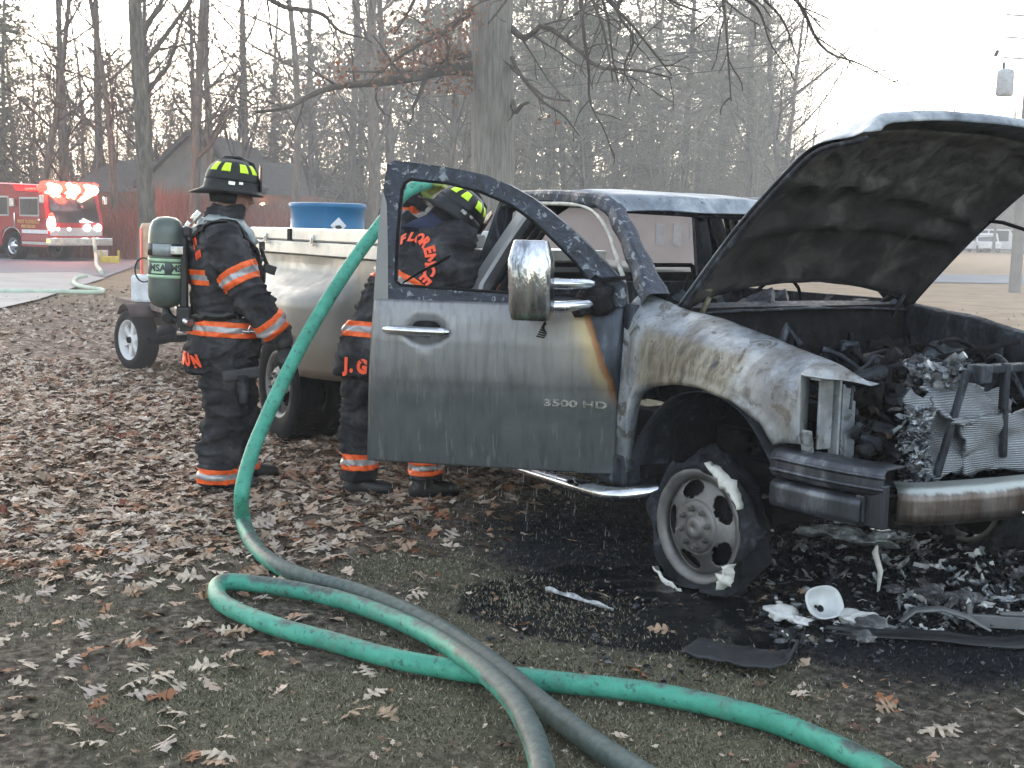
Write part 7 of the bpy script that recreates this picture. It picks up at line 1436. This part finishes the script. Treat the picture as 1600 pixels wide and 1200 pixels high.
bits('burnt_debris', 700, (1190, 1640, 800, 985, .8), [SOOT, SOOT, CHAR, CHAR, ASH, MELT], .005, .018, 'burnt fragments and ash heaped below the truck nose', 3)
bits('burnt_crumbs', 900, (880, 1640, 840, 1075, 1.0), [SOOT, CHAR, SOOT, ASH], .003, .010, 'small charred crumbs scattered over the scorched ground', 4)
bits('burnt_crumbs', 350, (560, 1250, 800, 1060, 1.0), [SOOT, SOOT, CHAR, RUST], .003, .009, 'dark crumbs in the trampled soil', 6)
shreds('ash_flakes', 210, None, [ASHW, ASH, MELT], None, (.012, .05), 33, 'pale ash flakes and foil scraps below the bumper', (1395, 1640, 835, 965, 1.0))
shreds('ash_flakes', 60, None, [ASHW, ASH], None, (.008, .03), 34, 'pale ash flakes round the headlight bowl', (1401, 1480, 930, 1000, 1.0))
bits('ash_flakes', 90, (1200, 1390, 935, 1005, 1.0), [ASHW, ASH], .003, .012, 'pale ash crumbs round the headlight bowl', 35)
r_ = random.Random(12); mb = MB()
for k in range(110):   # water dripping from the door sill and step
    q = T(r_.uniform(-1.9, -.6), r_.uniform(-1.05, -.85)) if k % 2 else Vector((0, 0, 0))
    if not k % 2: e = r_.uniform(0, 1.1); q = T(-.60 - e * math.cos(DTH), -.93 - e * math.sin(DTH))
    z_ = r_.uniform(.02, .38); l = r_.uniform(.01, .045); mb.tube([(q.x, q.y, z_), (q.x + .001, q.y, z_ + l)], [.0016, .0006], 5)
o = mb.build('water_drips', plain('water_drop', (.25, .27, .28), .15, 0, .05, 5, 0, .8)); tag(o, 'drops of water falling from the open door and step', 'water drops', kind='stuff')
# ============================================================ HAZE AND SMOKE
def volume(name, lo, hi, dens, col, label, aniso=.2):
    c = [(a + b) / 2 for a, b in zip(lo, hi)]; d = [b - a for a, b in zip(lo, hi)]; m = bpy.data.materials.new(name); m.use_nodes = True; t = m.node_tree; t.nodes.clear(); o = t.nodes.new('ShaderNodeOutputMaterial'); pv = t.nodes.new('ShaderNodeVolumePrincipled'); pv.inputs['Color'].default_value = (*col, 1); pv.inputs['Density'].default_value = dens; pv.inputs['Anisotropy'].default_value = aniso
    t.links.new(pv.outputs[0], o.inputs['Volume']); ob_ = MB().box(c, d).build(name, m); tag(ob_, label, name, kind='stuff'); return ob_, m, pv
HAZE = volume('haze', (-60, -8, -1.1), (120, 175, 34), .0016, (.90, .91, .93), 'thin smoke haze lying over the whole place')

SMK, m_, pv = volume('smoke', (-4, 9.2, .02), (18, 29, 9), .05, (.86, .89, .93), 'pale smoke drifting off the burnt engine across the yard', .3)
t = m_.node_tree; tc = t.nodes.new('ShaderNodeTexCoord'); nz = t.nodes.new('ShaderNodeTexNoise'); nz.inputs['Scale'].default_value = .32; nz.inputs['Detail'].default_value = 3; mr = t.nodes.new('ShaderNodeMapRange'); mr.inputs[1].default_value = .40; mr.inputs[2].default_value = .72; mr.inputs[3].default_value = .0005; mr.inputs[4].default_value = .014
sp = t.nodes.new('ShaderNodeSeparateXYZ'); mz = t.nodes.new('ShaderNodeMapRange'); mz.inputs[1].default_value = 8.3; mz.inputs[2].default_value = 4.0; mz.inputs[3].default_value = 0; mz.inputs[4].default_value = 1; ml = t.nodes.new('ShaderNodeMath'); ml.operation = 'MULTIPLY'
t.links.new(tc.outputs['Object'], nz.inputs['Vector']); t.links.new(tc.outputs['Object'], sp.inputs[0]); t.links.new(sp.outputs[2], mz.inputs[0]); t.links.new(nz.outputs[0], mr.inputs[0]); t.links.new(mr.outputs[0], ml.inputs[0]); t.links.new(mz.outputs[0], ml.inputs[1]); t.links.new(ml.outputs[0], pv.inputs['Density'])
S.cycles.volume_bounces = 1; S.cycles.volume_step_rate = 4; S.cycles.volume_max_steps = 64
0 and print('TRIS', sum(len(q.loop_triangles) if q.loop_triangles else sum(len(p.vertices) - 2 for p in q.polygons) for q in bpy.data.meshes))
